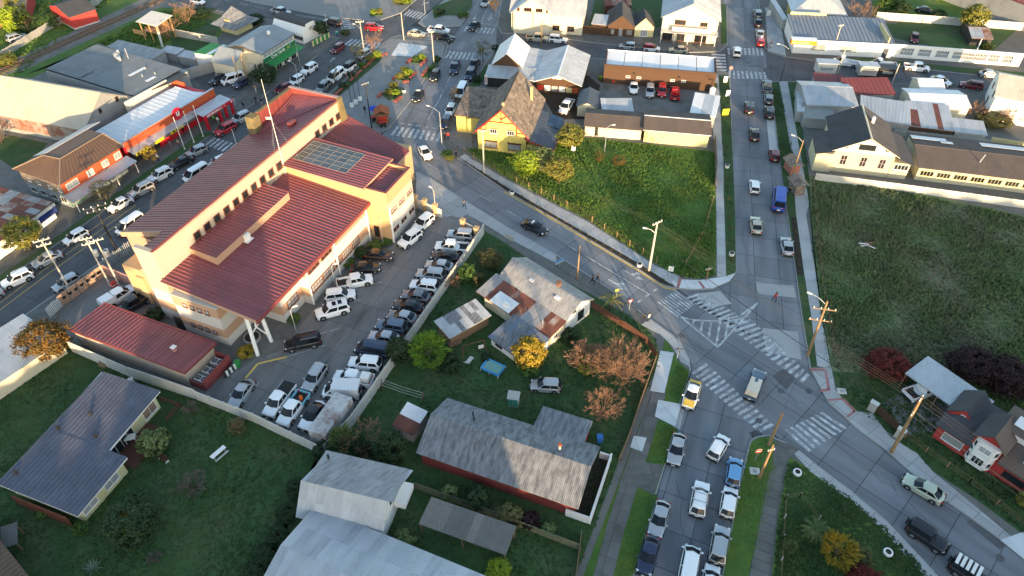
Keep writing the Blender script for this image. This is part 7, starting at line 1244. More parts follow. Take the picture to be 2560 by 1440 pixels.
shrub('clipped yellow green ball at the bottom edge', (-1.21, 32.24), 2.6, 2.0, 'lime', 'fine'); shrub('greenery by the garden gate of the fan shrub', (7.2, 67.21), 2.0, 1.0, 'green')
# --- timbered house and meadow
tree('cabbage_tree', 'pale topped tree right of the timbered house garage', (10.45, 111), 5.0, 4.8, 'gold', .22, 'leaf'); tree('cabbage_tree', 'left tree of the trio in front of the timbered house', (2.41, 102.12), 5.2, 4.8, 'lime', .25, 'leaf'); tree('cabbage_tree', 'dark middle tree of the trio below the house windows', (4.89, 104.32), 5.0, 4.4, 'sage', .2, 'leaf'); tree('cabbage_tree', 'right tree of the trio with a visible trunk', (7.97, 100.21), 4.8, 4.8, 'gold', .3, 'leaf')
shrub('left russet bush on the meadow by the lamp', (15.42, 107.33), 2.4, 1.7, 'rusty', 'loose'); shrub('right russet bush on the meadow', (18.73, 105.81), 3.0, 2.0, 'rusty', 'loose'); shrub('orange sapling crown at the avenue kerb', (-11.14, 126.69), 2.6, 4.0, 'rusty', 'loose')
shrub('bush under the brown store corner near the footway', (40.88, 134.26), 2.2, 1.3, 'dark'); shrub('weeds behind the brown store left corner', (18.52, 137.56), 1.6, 1.2, 'green'); shrub('hedge clump at the footway bend below the timbered house', (-11.63, 109.15), 2.2, .9, 'green'); shrub('hedge clump at the foot of the tall lamp post', (-11.04, 107.85), 1.8, .8, 'gold')
# --- right side
shrub('red leaved bush at the edge of the vacant lot', (47.3, 58.85), 5.2, 3.0, 'red', 'fine'); shrub('near black red hedge, left half, behind the carport', (58.3, 58.85), 6.5, 3.0, 'purple', 'fine'); shrub('near black red hedge, right half, behind the red house', (61.75, 56.57), 7.0, 3.2, 'purple', 'fine')
bare('bare_shrub', 'tan bare shrubs left of the white two storey house', (89.85, 122.97), 7, 3.0, M_TWIG, cat='shrub', stems=14); bare('bare_shrub', 'tan bare shrubs in front of the white two storey house', (95.05, 121.01), 8, 4.0, M_TWIG, cat='shrub', stems=16); shrub('dark hedge mass under the tan bare shrubs', (91.62, 120.27), 7, 1.8, 'olive')
tree('yard_tree', 'yellow green tree on the lawn at upper right', (106.3, 161.45), 6.0, 6.2, 'gold', .2, 'leaf'); tree('yard_tree', 'dark evergreen at the very top right of the bare tree', (91.72, 174.02), 5.6, 5.0, 'green', .1, 'leaf'); tree('yard_tree', 'small dark tree at the end of the concrete fence', (93.25, 169.68), 4.0, 4.0, 'dark', .1, 'leaf'); bare('bare_tree', 'bare tree behind the corner bakery roof', (81.97, 165.95), 7, 5.5, M_TWIG, stems=8); shrub('dark creeper on the concrete fence at upper right', (101.81, 168.27), 4, 2.4, 'dark'); shrub('small yellow bush on the lawn inside the barred wall', (106.26, 152.55), 2.4, 1.3, 'gold')
shrub('bottom right yellow lit bush in the triangular garden', (32.87, 34.13), 3.4, 3.2, 'yellow', 'spiky'); palm('green fan palm in the triangular garden', (31.41, 36.3), 2.6, 3.2, 'sage', n=20); shrub('tall pale plume grass in the triangular garden', (28.57, 34.86), 1.2, 1.6, 'sage', 'spiky'); shrub('dark red bush at the bottom edge of the triangular garden', (34.7, 31.43), 3.2, 1.8, 'red', 'fine'); shrub('low mixed bush right of the yellow lit bush', (35.58, 33.91), 2.2, 1.2, 'olive'); shrub('bush at the lower corner of the red house', (55.41, 40.14), 2.0, 2.0, 'gold')
# --- plaza and upper left
for n_, (u, w_, h_, c_, l) in enumerate((((-33.11, 145.45), 3.6, 4.2, 'olive', 'small olive tree at the plaza planting strip'), ((-36.34, 135.47), 2.4, 4.6, 'olive', 'thin sapling over the white van on the plaza strip'), ((-50.08, 134.95), 5.4, 4.6, 'dark', 'dark street tree beside the pharmacy awning'), ((-6.25, 145.84), 3.4, 5.2, 'olive', 'half bare tree on the avenue by the corner shop'), ((-4.26, 169.92), 3.4, 5.0, 'rusty', 'orange tree at the top of the avenue'), ((-67.03, 95.64), 4.4, 3.6, 'olive', 'dark street tree outside the hip roofed shop'), ((-63.2, 106.32), 3.2, 3.6, 'yellow', 'thin golden tree on the supermarket verge'), ((-72.98, 82.92), 5.6, 5.6, 'gold', 'yellow green street tree on the left verge'), ((-43.34, 157.98), 3.0, 4.0, 'dark', 'small dark tree by the lattice fence'))):
    tree('street_tree', l, u, w_, h_, c_, .3, 'loose' if c_ in ('olive', 'rusty', 'yellow') else 'leaf')
bare('bare_tree', 'sunlit bare sapling at the top of the plaza strip', (-30.6, 150.33), 2.6, 4.6, M_TWIG, stems=5); bare('bare_tree', 'orange bare tree by the timber frame hut', (-78.36, 157.55), 6.0, 5.0, M_TWIG, stems=9); bare('bare_tree', 'bare tree nearest the top street left of the pyramid house', (-77.22, 165.95), 5.0, 5.0, M_TWIG, stems=8); bare('bare_tree', 'bare tree at the warehouse left edge', (-93.62, 113.16), 5.0, 4.0, M_TWIGGREY, stems=8)
tree('yard_tree', 'bright yellow green tree at the top left corner', (-115.89, 162.34), 6.0, 5.4, 'lime', .1, 'leaf'); tree('yard_tree', 'tall dark conifer by the red boarded house', (-112.37, 161.45), 4.6, 5.0, 'dark', .05, 'spiky'); tree('yard_tree', 'tall olive conifer above the bright yellow green tree', (-116.72, 166.41), 3.6, 7.5, 'gold', .1, 'spiky'); shrub('dark hedge beside the long wall at upper left', (-109.19, 164.58), 6, 2.6, 'green'); shrub('yellow scrub at the left end of the railway', (-109.65, 145.45), 6, 1.8, 'gold'); shrub('dark hedge at the foot of the pyramid house', (-60.98, 166.41), 5, 2.0, 'dark'); shrub('dark hedge above the timber hut lawn', (-75.83, 171.11), 6, 1.6, 'dark')
# --- beds along the civic building
for u, w_, h_, c_, l in (((-22.68, 81.61), 2.8, 1.4, 'dark', 'large dark bush in the civic building bed'), ((-20.8, 83.3), 2.4, 1.2, 'green', 'green bush nearest the downpipe in the civic bed'), ((-24.29, 79.33), 2.2, 1.0, 'green', 'lowest green bush in the civic building bed'), ((-19.23, 84.45), 1.8, .8, 'green', 'small fern like bush at the block corner'), ((-34.63, 61.71), 2.4, 1.0, 'yellow', 'yellow flowering bush under the roof columns'), ((-29.94, 68.12), 2.0, .6, 'green', 'low hedge below the brown windows'), ((-48.9, 68.12), 2.6, 1.6, 'dark', 'dark bush behind the annexe roof')): shrub(l, u, w_, h_, c_)
ring = thing('stone_planter', 'round stone planter under the roof corner of the civic building', 'planter', *(-34.65, 64.54), .13); MB().tube([(0, 0, 0), (0, 0, .35)], 1.1, 18).build('ring', M_CONC, ring); MB().tube([(0, 0, .35), (0, 0, .37)], .95, 16).build('soil', M_SOIL, ring)
# --- clumps of rough growth as ground cover
def scatter(name, polys, n, mat, h0, h1, z, seed, wd=.16):
    q = random.Random(seed); v = []; f = []
    for poly in polys:
        x0, x1 = min(p[0] for p in poly), max(p[0] for p in poly); y0, y1 = min(p[1] for p in poly), max(p[1] for p in poly); k = 0; tries = 0
        while k < n and tries < n * 4:
            tries += 1; x, y = q.uniform(x0, x1), q.uniform(y0, y1); ins = False
            for i in range(len(poly)):
                a, c = poly[i], poly[(i + 1) % len(poly)]
                if (a[1] > y) != (c[1] > y) and x < (c[0] - a[0]) * (y - a[1]) / (c[1] - a[1]) + a[0]: ins = not ins
            if not ins: continue
            k += 1; g = .5 + .5 * math.sin(x * .45 + 1.3 * math.sin(y * .23)) * math.cos(y * .37); h = (h0 + (h1 - h0) * g) * q.uniform(.5, 1.3)
            for j in range(3):
                a = q.uniform(0, 6.28); l = q.uniform(.05, .3); o = len(v); cx, cy = x + q.uniform(-.15, .15), y + q.uniform(-.15, .15)
                v += [(cx - math.sin(a) * wd, cy + math.cos(a) * wd, z), (cx + math.sin(a) * wd, cy - math.cos(a) * wd, z), (cx + math.cos(a) * l, cy + math.sin(a) * l, z + h)]; f.append((o, o + 1, o + 2))
    m = bpy.data.meshes.new(name); m.from_pydata(v, [], f); m.update(); return struct(link(name, m, mat), 'stuff')
M_WEED = pm('weeds', (.11, .165, .06), var=.35, scale=.5, rough=.9, second=(.165, .17, .10), s2=.09, amt=.47, rnd=0); M_BLADE = pm('grass blades', (.07, .15, .03), var=.35, scale=.6, rough=.9, second=(.12, .17, .03), s2=.22, amt=.45, rnd=0); M_BLADE2 = pm('garden grass blades', (.030, .066, .018), var=.35, scale=.5, rough=.9, second=(.05, .08, .022), s2=.2, amt=.45, rnd=0)
lot_p = [(51.7, 101.6), (64, 98.4), (82.3, 91), (90.1, 88.9), (71.9, 55), (64.6, 57.2), (50.7, 57.9), (41.2, 59), (43.2, 68.9), (45, 77.4), (48.4, 91.5)]
scatter('weeds', [lot_p], 26000, M_WEED, .15, .55, .13, 3); 
scatter('meadow_grass', [[(-8.7, 111.5), (-6.4, 108.5), (-1.2, 102.5), (12.3, 90.2), (19.4, 81.9), (24, 77.1), (27.4, 76.4), (29.7, 77.1), (32.8, 91.5), (36.4, 110.2), (14.1, 114.8), (-6.5, 111.3)]], 18000, M_BLADE, .08, .32, .13, 4)
scatter('garden_grass', [[(-15, 62.3), (-4.7, 87.4), (-1.9, 84.9), (6.1, 76.7), (14, 70.5), (17.9, 66.6), (19.2, 64.4), (19.2, 60.5), (15.7, 53.8), (13.6, 48.5), (12.1, 45.3), (6.4, 32.2), (5.9, 30.2), (-22.9, 30.6), (-22.1, 46.3)]], 9000, M_BLADE2, .04, .14, .13, 5)
scatter('garden_grass', [[(-57.7, 63.3), (-38.5, 54.5), (-22, 47), (-25.3, 30.6), (-56.6, 30.6), (-68, 54.4), (-64.4, 63)]], 9000, M_BLADE2, .04, .14, .13, 6)
scatter('verge_grass', [[(31.7, 45.9), (34.2, 43.9), (36.9, 40.7), (39.5, 37.2), (41.1, 33.9), (42.3, 30.6), (25.7, 30.6), (28.7, 38.8)], [(41.1, 58.5), (50.7, 57.7), (64.4, 56.8), (70, 54.4), (57.1, 32.2), (53.8, 36.8), (50.8, 41), (47.5, 44.5), (44.9, 49.4), (41.1, 54.1)]], 5000, M_BLADE2, .05, .2, .13, 8)
scatter('railway_grass', [[(-104.8, 124.8), (-101, 190.6), (-110.6, 193.4), (-135.9, 164.1)], [(-102.3, 140.2), (-98.4, 144.5), (-88.2, 173), (-80.2, 175.5), (-72.4, 166.4), (-82, 151.3), (-92.8, 151.7)]], 3500, M_BLADE, .1, .4, .13, 9)

scatter('verge_grass', [[(21.4, 59.9), (22.4, 58.5), (20.6, 54.4), (19.5, 55.3)], [(19.5, 49.9), (17.5, 45.3), (15.5, 45.8), (17.7, 50.8)], [(15.8, 41.2), (13.7, 36.4), (11.5, 31), (10.1, 31), (13.7, 41.7)], [(28, 48.1), (30, 48.6), (29.6, 44.2), (27, 38.8), (23.4, 31), (20.7, 31), (21.4, 32.2), (23.7, 37.9), (25.6, 42.6)]], 1800, M_BLADE, .03, .12, .13, 21, .1)
scatter('verge_grass', [[(43.5, 138.1), (45.3, 138.1), (33.1, 78.9), (31.7, 77.1)], [(55, 118.8), (51.3, 102.8), (44.8, 77.4), (40.9, 59.2), (40.3, 59.2), (45.4, 81.6)], [(53.7, 135.5), (55.3, 135.5), (50.2, 107.8), (47.7, 107.8)]], 1500, M_BLADE2, .03, .12, .13, 22, .1)

# ================================================================ walls, poles, wires, street furniture, people
M_POLE = pm('concrete pole', (.46, .42, .36), var=.1, rough=.85); M_WPOLE = pm('wooden pole', (.26, .17, .09), var=.2, scale=2, rough=.9); M_WIRE = pm('cable', (.03, .03, .032), rough=.6); M_PLANK = pm('fence planks', (.24, .16, .10), var=.25, scale=1.5, rough=.9)
def panel_wall(label, pts, h, mat, pw=2.0, th=.12, post=True, rows=3, z=.05, cat='wall', name='panel_wall'):
    t = thing(name, label, cat, pts[0][0], pts[0][1], z); ox, oy = pts[0]
    for p, q in zip(pts, pts[1:]):
        L = math.dist(p, q); n = max(1, round(L / pw)); a = math.atan2(q[1] - p[1], q[0] - p[0])
        for i in range(n):
            k = (i + .5) / n; x, y = p[0] + (q[0] - p[0]) * k - ox, p[1] + (q[1] - p[1]) * k - oy
            for j in range(rows): MB().box(0, 0, 0, L / n - .14, th * .6, h / rows - .02).build('panel', mat, t, loc=(x, y, .01 + j * h / rows), rz=a + random.uniform(-.006, .006))
            k0 = i / n
            if post: MB().box(0, 0, 0, .15, th * 1.3, h + .06).build('post', mat, t, loc=(p[0] + (q[0] - p[0]) * k0 - ox, p[1] + (q[1] - p[1]) * k0 - oy, 0), rz=a)
    return t
def plank_fence(label, pts, h, mat, pw=.22, z=.1, gap=.03, name='plank_fence', miss=.0):
    t = thing(name, label, 'fence', pts[0][0], pts[0][1], z); ox, oy = pts[0]
    for p, q in zip(pts, pts[1:]):
        L = math.dist(p, q); n = max(1, int(L / pw)); a = math.atan2(q[1] - p[1], q[0] - p[0])
        me = MB().box(0, 0, 0, L / n - gap, .03, 1).mesh('plank')
        for i in range(n):
            if random.random() < miss: continue
            k = (i + .5) / n; o = link('plank', me, mat, t, (p[0] + (q[0] - p[0]) * k - ox, p[1] + (q[1] - p[1]) * k - oy, 0), a); o.scale = (1, 1, h * random.uniform(.93, 1.04))
        for zz in (.3, .8): MB().box(L / 2, .04, h * zz, L, .05, .08).build('rail', mat, t, loc=(p[0] - ox, p[1] - oy, 0), rz=a)
    return t
def wire_fence(label, pts, h, mat, pw=2.6, z=.1, wires=3):
    t = thing('wire_fence', label, 'fence', pts[0][0], pts[0][1], z); ox, oy = pts[0]
    for p, q in zip(pts, pts[1:]):
        L = math.dist(p, q); n = max(1, round(L / pw))
        for i in range(n + 1):
            k = i / n; MB().box(0, 0, 0, .1, .1, h * random.uniform(.9, 1.08)).build('post', mat, t, loc=(p[0] + (q[0] - p[0]) * k - ox, p[1] + (q[1] - p[1]) * k - oy, 0))
        for j in range(wires): zz = h * (j + 1) / (wires + .3); MB().tube([(p[0] - ox, p[1] - oy, zz), (q[0] - ox, q[1] - oy, zz)], .014, 3).build('wire', M_WPOLE, t)
    return t
panel_wall('pale concrete panel wall along the right side of the car park', [(-4.44, 86.6), (-10.9, 70.46), (-15.19, 59.72), (-18.87, 50.67), (-21.39, 46.32)], 2.0, M_CONCPALE)
panel_wall('concrete panel wall along the bottom of the car park', [(-38.56, 54.25), (-30.64, 50.9), (-22.12, 46.54)], 1.9, M_CONCPALE)
MB_ = panel_wall('tall concrete retaining wall under the annexe', [(-57.69, 62.26), (-48.2, 57.87), (-38.56, 54.25)], 2.2, M_CONCPALE, 3.2, rows=1, post=False)
panel_wall('white gate wall with ochre pillars on the right of the civic block', [(-15.7, 93.66), (-11.17, 90.67)], 1.9, M_OFFW, 2.0, rows=1)
panel_wall('short white gate wall by the car park entrance', [(-7.57, 87.9), (-4.97, 85.71)], 1.7, M_OFFW, 1.6, rows=1)
for u, l in (((-15.7, 93.66), 'ochre gate pillar touching the civic block'), ((-14.04, 92.58), 'ochre gate pillar in the middle of the gate wall'), ((-12.26, 91.41), 'ochre gate pillar with lamp by the entrance'), ((-7.67, 87.4), 'ochre gate pillar right of the entrance'), ((-5.46, 85.42), 'ochre gate pillar at the top of the car park wall')):
    t = thing('gate_pillar', l, 'pillar', u[0], u[1], .1, R(65)); MB().box(0, 0, 0, .6, .6, 2.3).build('shaft', M_OCHRE, t); MB().box(0, 0, 2.3, .75, .75, .15).build('cap', M_OCHRE, t)
f = panel_wall('tan yard wall with small square openings on the left street', [(-62.85, 70.62), (-59.47, 77.29)], 2.0, M_TAN, 1.6, rows=1, th=.3, post=False)
for i in range(7):
    k = .1 + i * .13; p = (-62.85, 70.62); q = (-59.47, 77.29); MB().box(0, 0, 0, .45, .36, .45).build('opening', M_DARK, f, loc=((q[0] - p[0]) * k, (q[1] - p[1]) * k, 1.0), rz=dirn(p, q)); MB().box(0, 0, 0, .6, .32, .08).build('sill', M_OFFW, f, loc=((q[0] - p[0]) * k, (q[1] - p[1]) * k, .92), rz=dirn(p, q))
panel_wall('pink rendered yard wall beside the twin poles', [(-59.47, 77.29), (-53.48, 74.37)], 2.0, pm('pink render', (.42, .24, .21), rough=.85), 3, rows=1, th=.25, post=False)
wire_fence('white barred gate at the lower end of the tan yard wall', [(-63.47, 68.51), (-62.85, 70.62)], 1.8, M_WHITE, .25, wires=2); wire_fence('grey barred fence in front of the civic building end', [(-59.88, 78.7), (-57.82, 82.54)], 1.9, M_GALV, .3, wires=2)
panel_wall('weathered concrete panel fence below the old yellow building', [(51.86, 101.4), (64.66, 98.35), (83.63, 93.44), (88.13, 92.15)], 1.5, M_CONCPALE, 2.1)
panel_wall('concrete panel fence across the upper right lawns', [(87.39, 168.74), (100.05, 166.41), (119.82, 162.34)], 1.9, M_CONCPALE, 2.0)
panel_wall('mossy long wall beside the railway', [(-112.59, 142.08), (-108.59, 162.34), (-103.34, 177.51), (-103.42, 183.74)], 1.7, M_CONC, 2.4)
panel_wall('concrete fence behind the supermarket yard', [(-68.72, 137.21), (-63.01, 141.71), (-61.85, 143.57)], 2.4, M_GREYWALL, 3, rows=1); panel_wall('white wall below the pharmacy gable', [(-63.45, 145.45), (-53.59, 139.89)], 2.4, M_OFFW, 3, rows=1); panel_wall('grey panel fence around the pyramid house lawn', [(-77.58, 159.27), (-66.33, 155.02)], 1.8, M_CONC, 2)
panel_wall('pale fence behind the old wing roof', [(87.05, 112.48), (95.11, 109.8)], 1.8, M_PALEYEL, 2.4, rows=1); panel_wall('panel fence between patched roofs and old building', [(70.57, 115.23), (86.58, 111.53)], 1.8, M_CONC, 2.2)
wire_fence('post and wire fence along the meadow footway', [(-8.65, 109.8), (-1.25, 102.84), (10.99, 91.73), (21.5, 79.78)], 1.3, M_WPOLE, 2.8); plank_fence('leaning wooden rail fence on the right of the meadow', [(34.27, 99.28), (35.81, 105.31), (37.44, 114.54)], 1.2, M_PLANK, .5); wire_fence('collapsed timber fence line across the meadow corner', [(33.3, 95.86), (30.17, 87.4), (25.98, 79.78)], .7, M_PLANK, 1.2)
wire_fence('dark wire fence along the vacant lot', [(51.34, 101.04), (47.28, 85.42), (43.86, 71.26), (41.75, 59.52)], 1.2, M_DARK, 3.0)
plank_fence('reddish plank fence in front of the long house garden', [(11.07, 70.46), (15.19, 66.46), (17.93, 63.54), (18.71, 60.88)], 1.3, pm('reddish planks', (.13, .06, .04), var=.2), .2); plank_fence('wooden fence along the lower street verge', [(18.55, 60.54), (15.7, 53.76), (13.6, 48.51), (12.07, 45.26)], 1.2, M_PLANK, .3); plank_fence('bottom fence from the yard wall to the bottom edge', [(7.22, 36.53), (6.43, 32.24), (5.91, 30.23)], 1.2, M_PLANK, .3)
plank_fence('green board fence behind the open shed with sunlit end', [(-10.84, 42.09), (-1.28, 38.35), (7.02, 34.86)], 1.3, pm('mossy planks', (.20, .19, .11), var=.25, rough=.9, second=(.11, .14, .10), s2=.3, amt=.5), .24)
plank_fence('dark brown board fence beside the yellow gabled store', [(16.38, 161.01), (22.72, 159.27)], 1.9, M_BROWNWALL, .5)
plank_fence('dark timber gate of the red house drive', [(43.94, 52.56), (45.42, 49.52)], 1.5, M_BROWNWALL, .25)
for u, l in (((43.55, 52.67), 'rough stone gate pillar at the left of the timber gate'), ((45.27, 48.79), 'rough stone gate pillar beside the leaning pole')): t = thing('stone_pillar', l, 'pillar', u[0], u[1], .1, R(-45)); MB().box(0, 0, 0, .9, .5, 1.5, taper=.95).build('shaft', M_CONC, t); MB().box(0, 0, 1.5, 1.0, .6, .12).build('cap', M_CONCPALE, t)
wire_fence('low concrete rail fence of the triangular garden', [(26.64, 31.43), (28.21, 36.08), (29.8, 40.71), (31.44, 40.96), (32.65, 38.25)], 1.0, M_CONC, 2.8, wires=2); wire_fence('garden fence in front of the red house', [(46.07, 48.79), (50.73, 42.69), (54.2, 37.43)], 1.1, M_WPOLE, 2.6)

# ---- poles
def pole(p, h, mat, label, arms=(), lamp=None, lean=(0, 0), trafo=0, base=.14, name='utility_pole', steel=False):
    """arms: (height, half length, heading) ; lamp: (height, reach, heading)"""
    t = thing(name, label, 'lamp post' if name == 'street_lamp' else 'utility pole', p[0], p[1], .1, 0); tx, ty = lean
    MB().tube([(0, 0, 0), (tx, ty, h)], [base, base * .6], 8).build('shaft', mat, t); at_ = lambda z: (tx * z / h, ty * z / h)
    for z_, l_, a_ in arms:
        x_, y_ = at_(z_); MB().box(x_, y_, z_, 2 * l_, .12, .12, rz=a_).build('cross_arm', M_GALV if steel else mat, t)
        for k in (-.9, -.3, .3, .9): MB().tube([(x_ + math.cos(a_) * l_ * k, y_ + math.sin(a_) * l_ * k, z_ + .12), (x_ + math.cos(a_) * l_ * k, y_ + math.sin(a_) * l_ * k, z_ + .34)], [.06, .045], 6).build('insulator', M_WHITE, t)
    if lamp:
        z_, l_, a_ = lamp; x_, y_ = at_(z_); c, s = math.cos(a_), math.sin(a_)
        MB().tube([(x_, y_, z_), (x_ + c * l_ * .5, y_ + s * l_ * .5, z_ + .55), (x_ + c * l_, y_ + s * l_, z_ + .7)], .04, 6).build('lamp_arm', M_GALV, t); MB().box(x_ + c * (l_ + .25), y_ + s * (l_ + .25), z_ + .64, .6, .22, .12, rz=a_).build('lamp_head', M_WHITE, t)
    for k in range(trafo): x_, y_ = at_(h * .72); MB().tube([(x_ + .42, y_ + .3 * k, h * .66), (x_ + .42, y_ + .3 * k, h * .66 + .9)], .3, 10).build('transformer', M_GALV, t)
    return t
pole((20.2, 78.17), 9.0, M_POLE, 'pale concrete pole with double lamps on the meadow kerb', ((8.8, .9, .6),), (7.0, 1.3, 2.9), base=.2)
pole((9.48, 76.25), 6.4, M_WPOLE, 'plain wooden pole at the kerb by the long house')
pole((28.23, 76.1), 2.6, M_WPOLE, 'short wooden cross post on the grass corner', ((2.0, .5, .3),), base=.1)
pole((38.56, 61.57), 9.6, M_WPOLE, 'leaning wooden pole with transformer frame on the right footway', ((8.2, 1.4, -.2), (6.3, 1.4, -.2)), (9.0, 2.0, 2.5), lean=(-.2, .3), base=.2)
pole((43.71, 46.73), 10, M_WPOLE, 'big leaning wooden pole in front of the red house', ((9.6, .5, .8), (7.4, .8, .8)), lean=(-.3, .2), base=.22)
pole((29.85, 47.74), 6.2, M_WPOLE, 'cut wooden pole at the tip of the triangular corner', base=.2, lean=(.05, 0)); pole((27.64, 43.4), 6.4, M_WPOLE, 'wooden pole with white collar beside the no entry sign', ((5.3, .4, .3),), base=.17)
pole((-62.88, 73.54), 9.7, M_POLE, 'concrete pole lowest on the left street', ((9.5, 1.0, .5), (8.7, .9, .5))); pole((-59.39, 81.61), 9.2, M_DARK, 'dark pole crowded with lamps and brackets at the civic roof corner', ((9.0, 1.6, .5), (8.3, 1.3, .5)), (7.4, 1.4, 2.4), base=.2)
pole((-57.76, 74.71), 9.0, M_POLE, 'left twin pole with transformer in the yard corner', ((8.8, .8, .4), (7.9, .8, .4)), trafo=1); pole((-56.56, 74.88), 8.6, M_POLE, 'right twin pole with transformer in the yard corner', ((8.4, .9, .4),), trafo=2)
pole((-26.47, 118.51), 9.1, M_DARK, 'pole with triple floodlight at the plaza end', ((8.9, .7, .7),)); pole((-24.7, 157.12), 6.4, M_POLE, 'plain concrete pole at the top edge of the plaza'); pole((-32.61, 149.99), 7.4, M_POLE, 'pole with street lamp arm at the plaza crossing', ((7.2, .9, .2),), (5.6, 1.8, 2.5)); pole((-16.9, 145.45), 7.2, M_POLE, 'pole cluster at the avenue side of the plaza', ((6.9, .5, .2),))
pole((-12.82, 112.75), 6.6, M_GALV, 'tall curved lamp post at the bend by the timbered house', lamp=(6.5, 2.2, 2.6), name='street_lamp', base=.12); pole((-4.87, 103.7), 8.4, M_POLE, 'concrete pole in front of the timbered house', ((8.1, .7, .3),)); pole((16.71, 110.46), 5.0, M_GALV, 'twin head lamp post on the meadow', lamp=(4.7, .9, .1), name='street_lamp', base=.07)
pole((48.44, 102.84), 7.0, M_WPOLE, 'wooden pole with lamp beside the bus shelters', (), (6.6, 1.6, 2.5)); pole((68.92, 140.79), 6.2, M_POLE, 'pole among the market trailers', ((6.0, .6, .3),)); pole((70.95, 150.33), 6.4, M_POLE, 'pole in front of the corner bakery', ((6.2, .6, .3),)); pole((55.81, 137.21), 7.4, M_DARK, 'dark pole with curved lamp at the upper right corner', (), (7.0, 2.0, 2.7), base=.1); pole((78.93, 136.68), 4.2, M_POLE, 'short pole by the maroon roof end'); pole((102.24, 149.73), 3.6, M_WHITE, 'white post at the barred wall')
pole((-28.92, 65.49), 4.4, M_GALV, 'car park lamp by the roof columns', lamp=(4.2, .5, .4), name='street_lamp', base=.06); pole((-25.25, 74.37), 4.0, M_GALV, 'car park lamp by the double cab pickup', lamp=(3.8, .4, .4), name='street_lamp', base=.06); pole((-19.72, 83.97), 5.3, M_GALV, 'thin pole in the civic building bed', name='street_lamp', base=.05); pole((-12.26, 91.41), 5.0, M_POLE, 'slim lamp rising from the gate pillar', lamp=(4.6, .5, 2.4), name='street_lamp', base=.07)
pole((0.55, 159.27), 5.0, M_GALV, 'thin lamp post left of the yellow gabled store', name='street_lamp', base=.07); pole((6.58, 153.78), 6.0, M_WPOLE, 'wooden pole between the gabled shop and the pickup', ((5.8, .5, .2),)); pole((-21.2, 172.32), 5, M_GALV, 'traffic pole on the upper island', name='street_lamp', base=.07); pole((-55.99, 135.47), 6.4, M_WPOLE, 'left of two close wooden poles in the asphalt yard'); pole((-54.48, 135.99), 6.6, M_WPOLE, 'right of two close wooden poles in the asphalt yard'); pole((-42.89, 132.57), 6.0, M_GALV, 'lamp post on the supermarket side kerb', lamp=(5.7, 1.2, 2.6), name='street_lamp', base=.08); pole((-45.36, 143.57), 5.6, M_GALV, 'lamp post outside the pharmacy', name='street_lamp', base=.07); pole((-42.38, 159.7), 5.0, M_GALV, 'lamp post on the gambrel cottage corner', name='street_lamp', base=.07)
for u, h_, l in (((-59.32, 111.13), 6.6, 'left flagpole on the supermarket verge'), ((-58.39, 113.43), 6.4, 'middle flagpole on the supermarket verge'), ((-57.36, 115.51), 6.4, 'right flagpole on the supermarket verge'), ((-49.4, 110.46), 4.6, 'flagpole beside the street crossing bars')):
    t = thing('flagpole', l, 'flagpole', u[0], u[1], .1, 0, 'white flagpoles'); MB().tube([(0, 0, 0), (0, 0, h_)], [.07, .045], 6).build('shaft', M_WHITE, t); MB().box(0, 0, 0, .4, .4, .12).build('base', M_CONC, t)
for u, l in (((-31.59, 126.69), 'nearest white footed pole on the plaza'), ((-31.01, 127.97), 'middle white footed pole on the plaza'), ((-30.33, 129.26), 'farthest white footed pole on the plaza')):
    t = thing('plaza_pole', l, 'pole', u[0], u[1], .12, 0, 'white footed plaza poles'); MB().tube([(0, 0, 0), (0, 0, .75)], [.48, .36], 6).build('foot', M_WHITE, t); MB().tube([(0, 0, .75), (0, 0, 7.4)], [.06, .05], 6).build('shaft', M_DARK, t)
# ---- wires
def wires(label, p, z0, q, z1, offs, sag=.6, mat=None, r=.022, group=None):
    t = thing('power_lines', label, 'cables', p[0], p[1], 0, 0, group); a = math.atan2(q[1] - p[1], q[0] - p[0])
    for o_, dz in offs:
        nx, ny = -math.sin(a) * o_, math.cos(a) * o_; P = []
        for i in range(13): k = i / 12; P.append(((q[0] - p[0]) * k + nx, (q[1] - p[1]) * k + ny, z0 + (z1 - z0) * k + dz - sag * 4 * k * (1 - k)))
        MB().tube(P, r, 3, caps=False).build('cable', mat or M_WIRE, t)
pA, pL, pE, pF = (20.2, 78.17), (38.56, 61.57), (43.71, 46.73), (29.85, 47.74); M_WIREP = pm('pale cable', (.15, .135, .10), rough=.6)
wires('bundle of pale lines from the meadow pole to the big leaning pole', pA, 8.8, pE, 9.6, ((-.6, 0), (-.2, 0), (.2, 0), (.6, 0)), .7, M_WIREP, .011); wires('thick cable from the meadow pole to the big leaning pole', pA, 6.2, pE, 7.0, ((0, 0), (.15, -.2)), .8, None, .026)
wires('lines from the big leaning pole to the right edge', pE, 9.6, (56.17, 30.63), 9.4, ((-.5, 0), (0, 0), (.5, 0)), .4, M_WIREP, .011); wires('heavy cables from the big leaning pole to the right edge', pE, 7.2, (56.17, 30.63), 7, ((-.3, 0), (0, -.3), (.3, .1), (.1, .4)), .7, M_WIREP, .018)
wires('lines from the meadow pole toward the timbered house pole', pA, 8.8, (-4.87, 103.7), 8.2, ((-.6, 0), (-.2, 0), (.2, 0)), .8, M_WIREP, .010); wires('cable from the meadow pole to the kerb pole', pA, 6.2, (9.48, 76.25), 5.0, ((0, 0),), .3, None, .018); wires('cable across the meadow corner to the right footway pole', (28.25, 76.16), 2.6, pL, 6.0, ((0, 0),), .2, None, .02); wires('pale lines over the junction to the right footway pole', pA, 8.6, pL, 8.4, ((-.4, 0), (.4, 0)), .5, M_WIREP, .010)
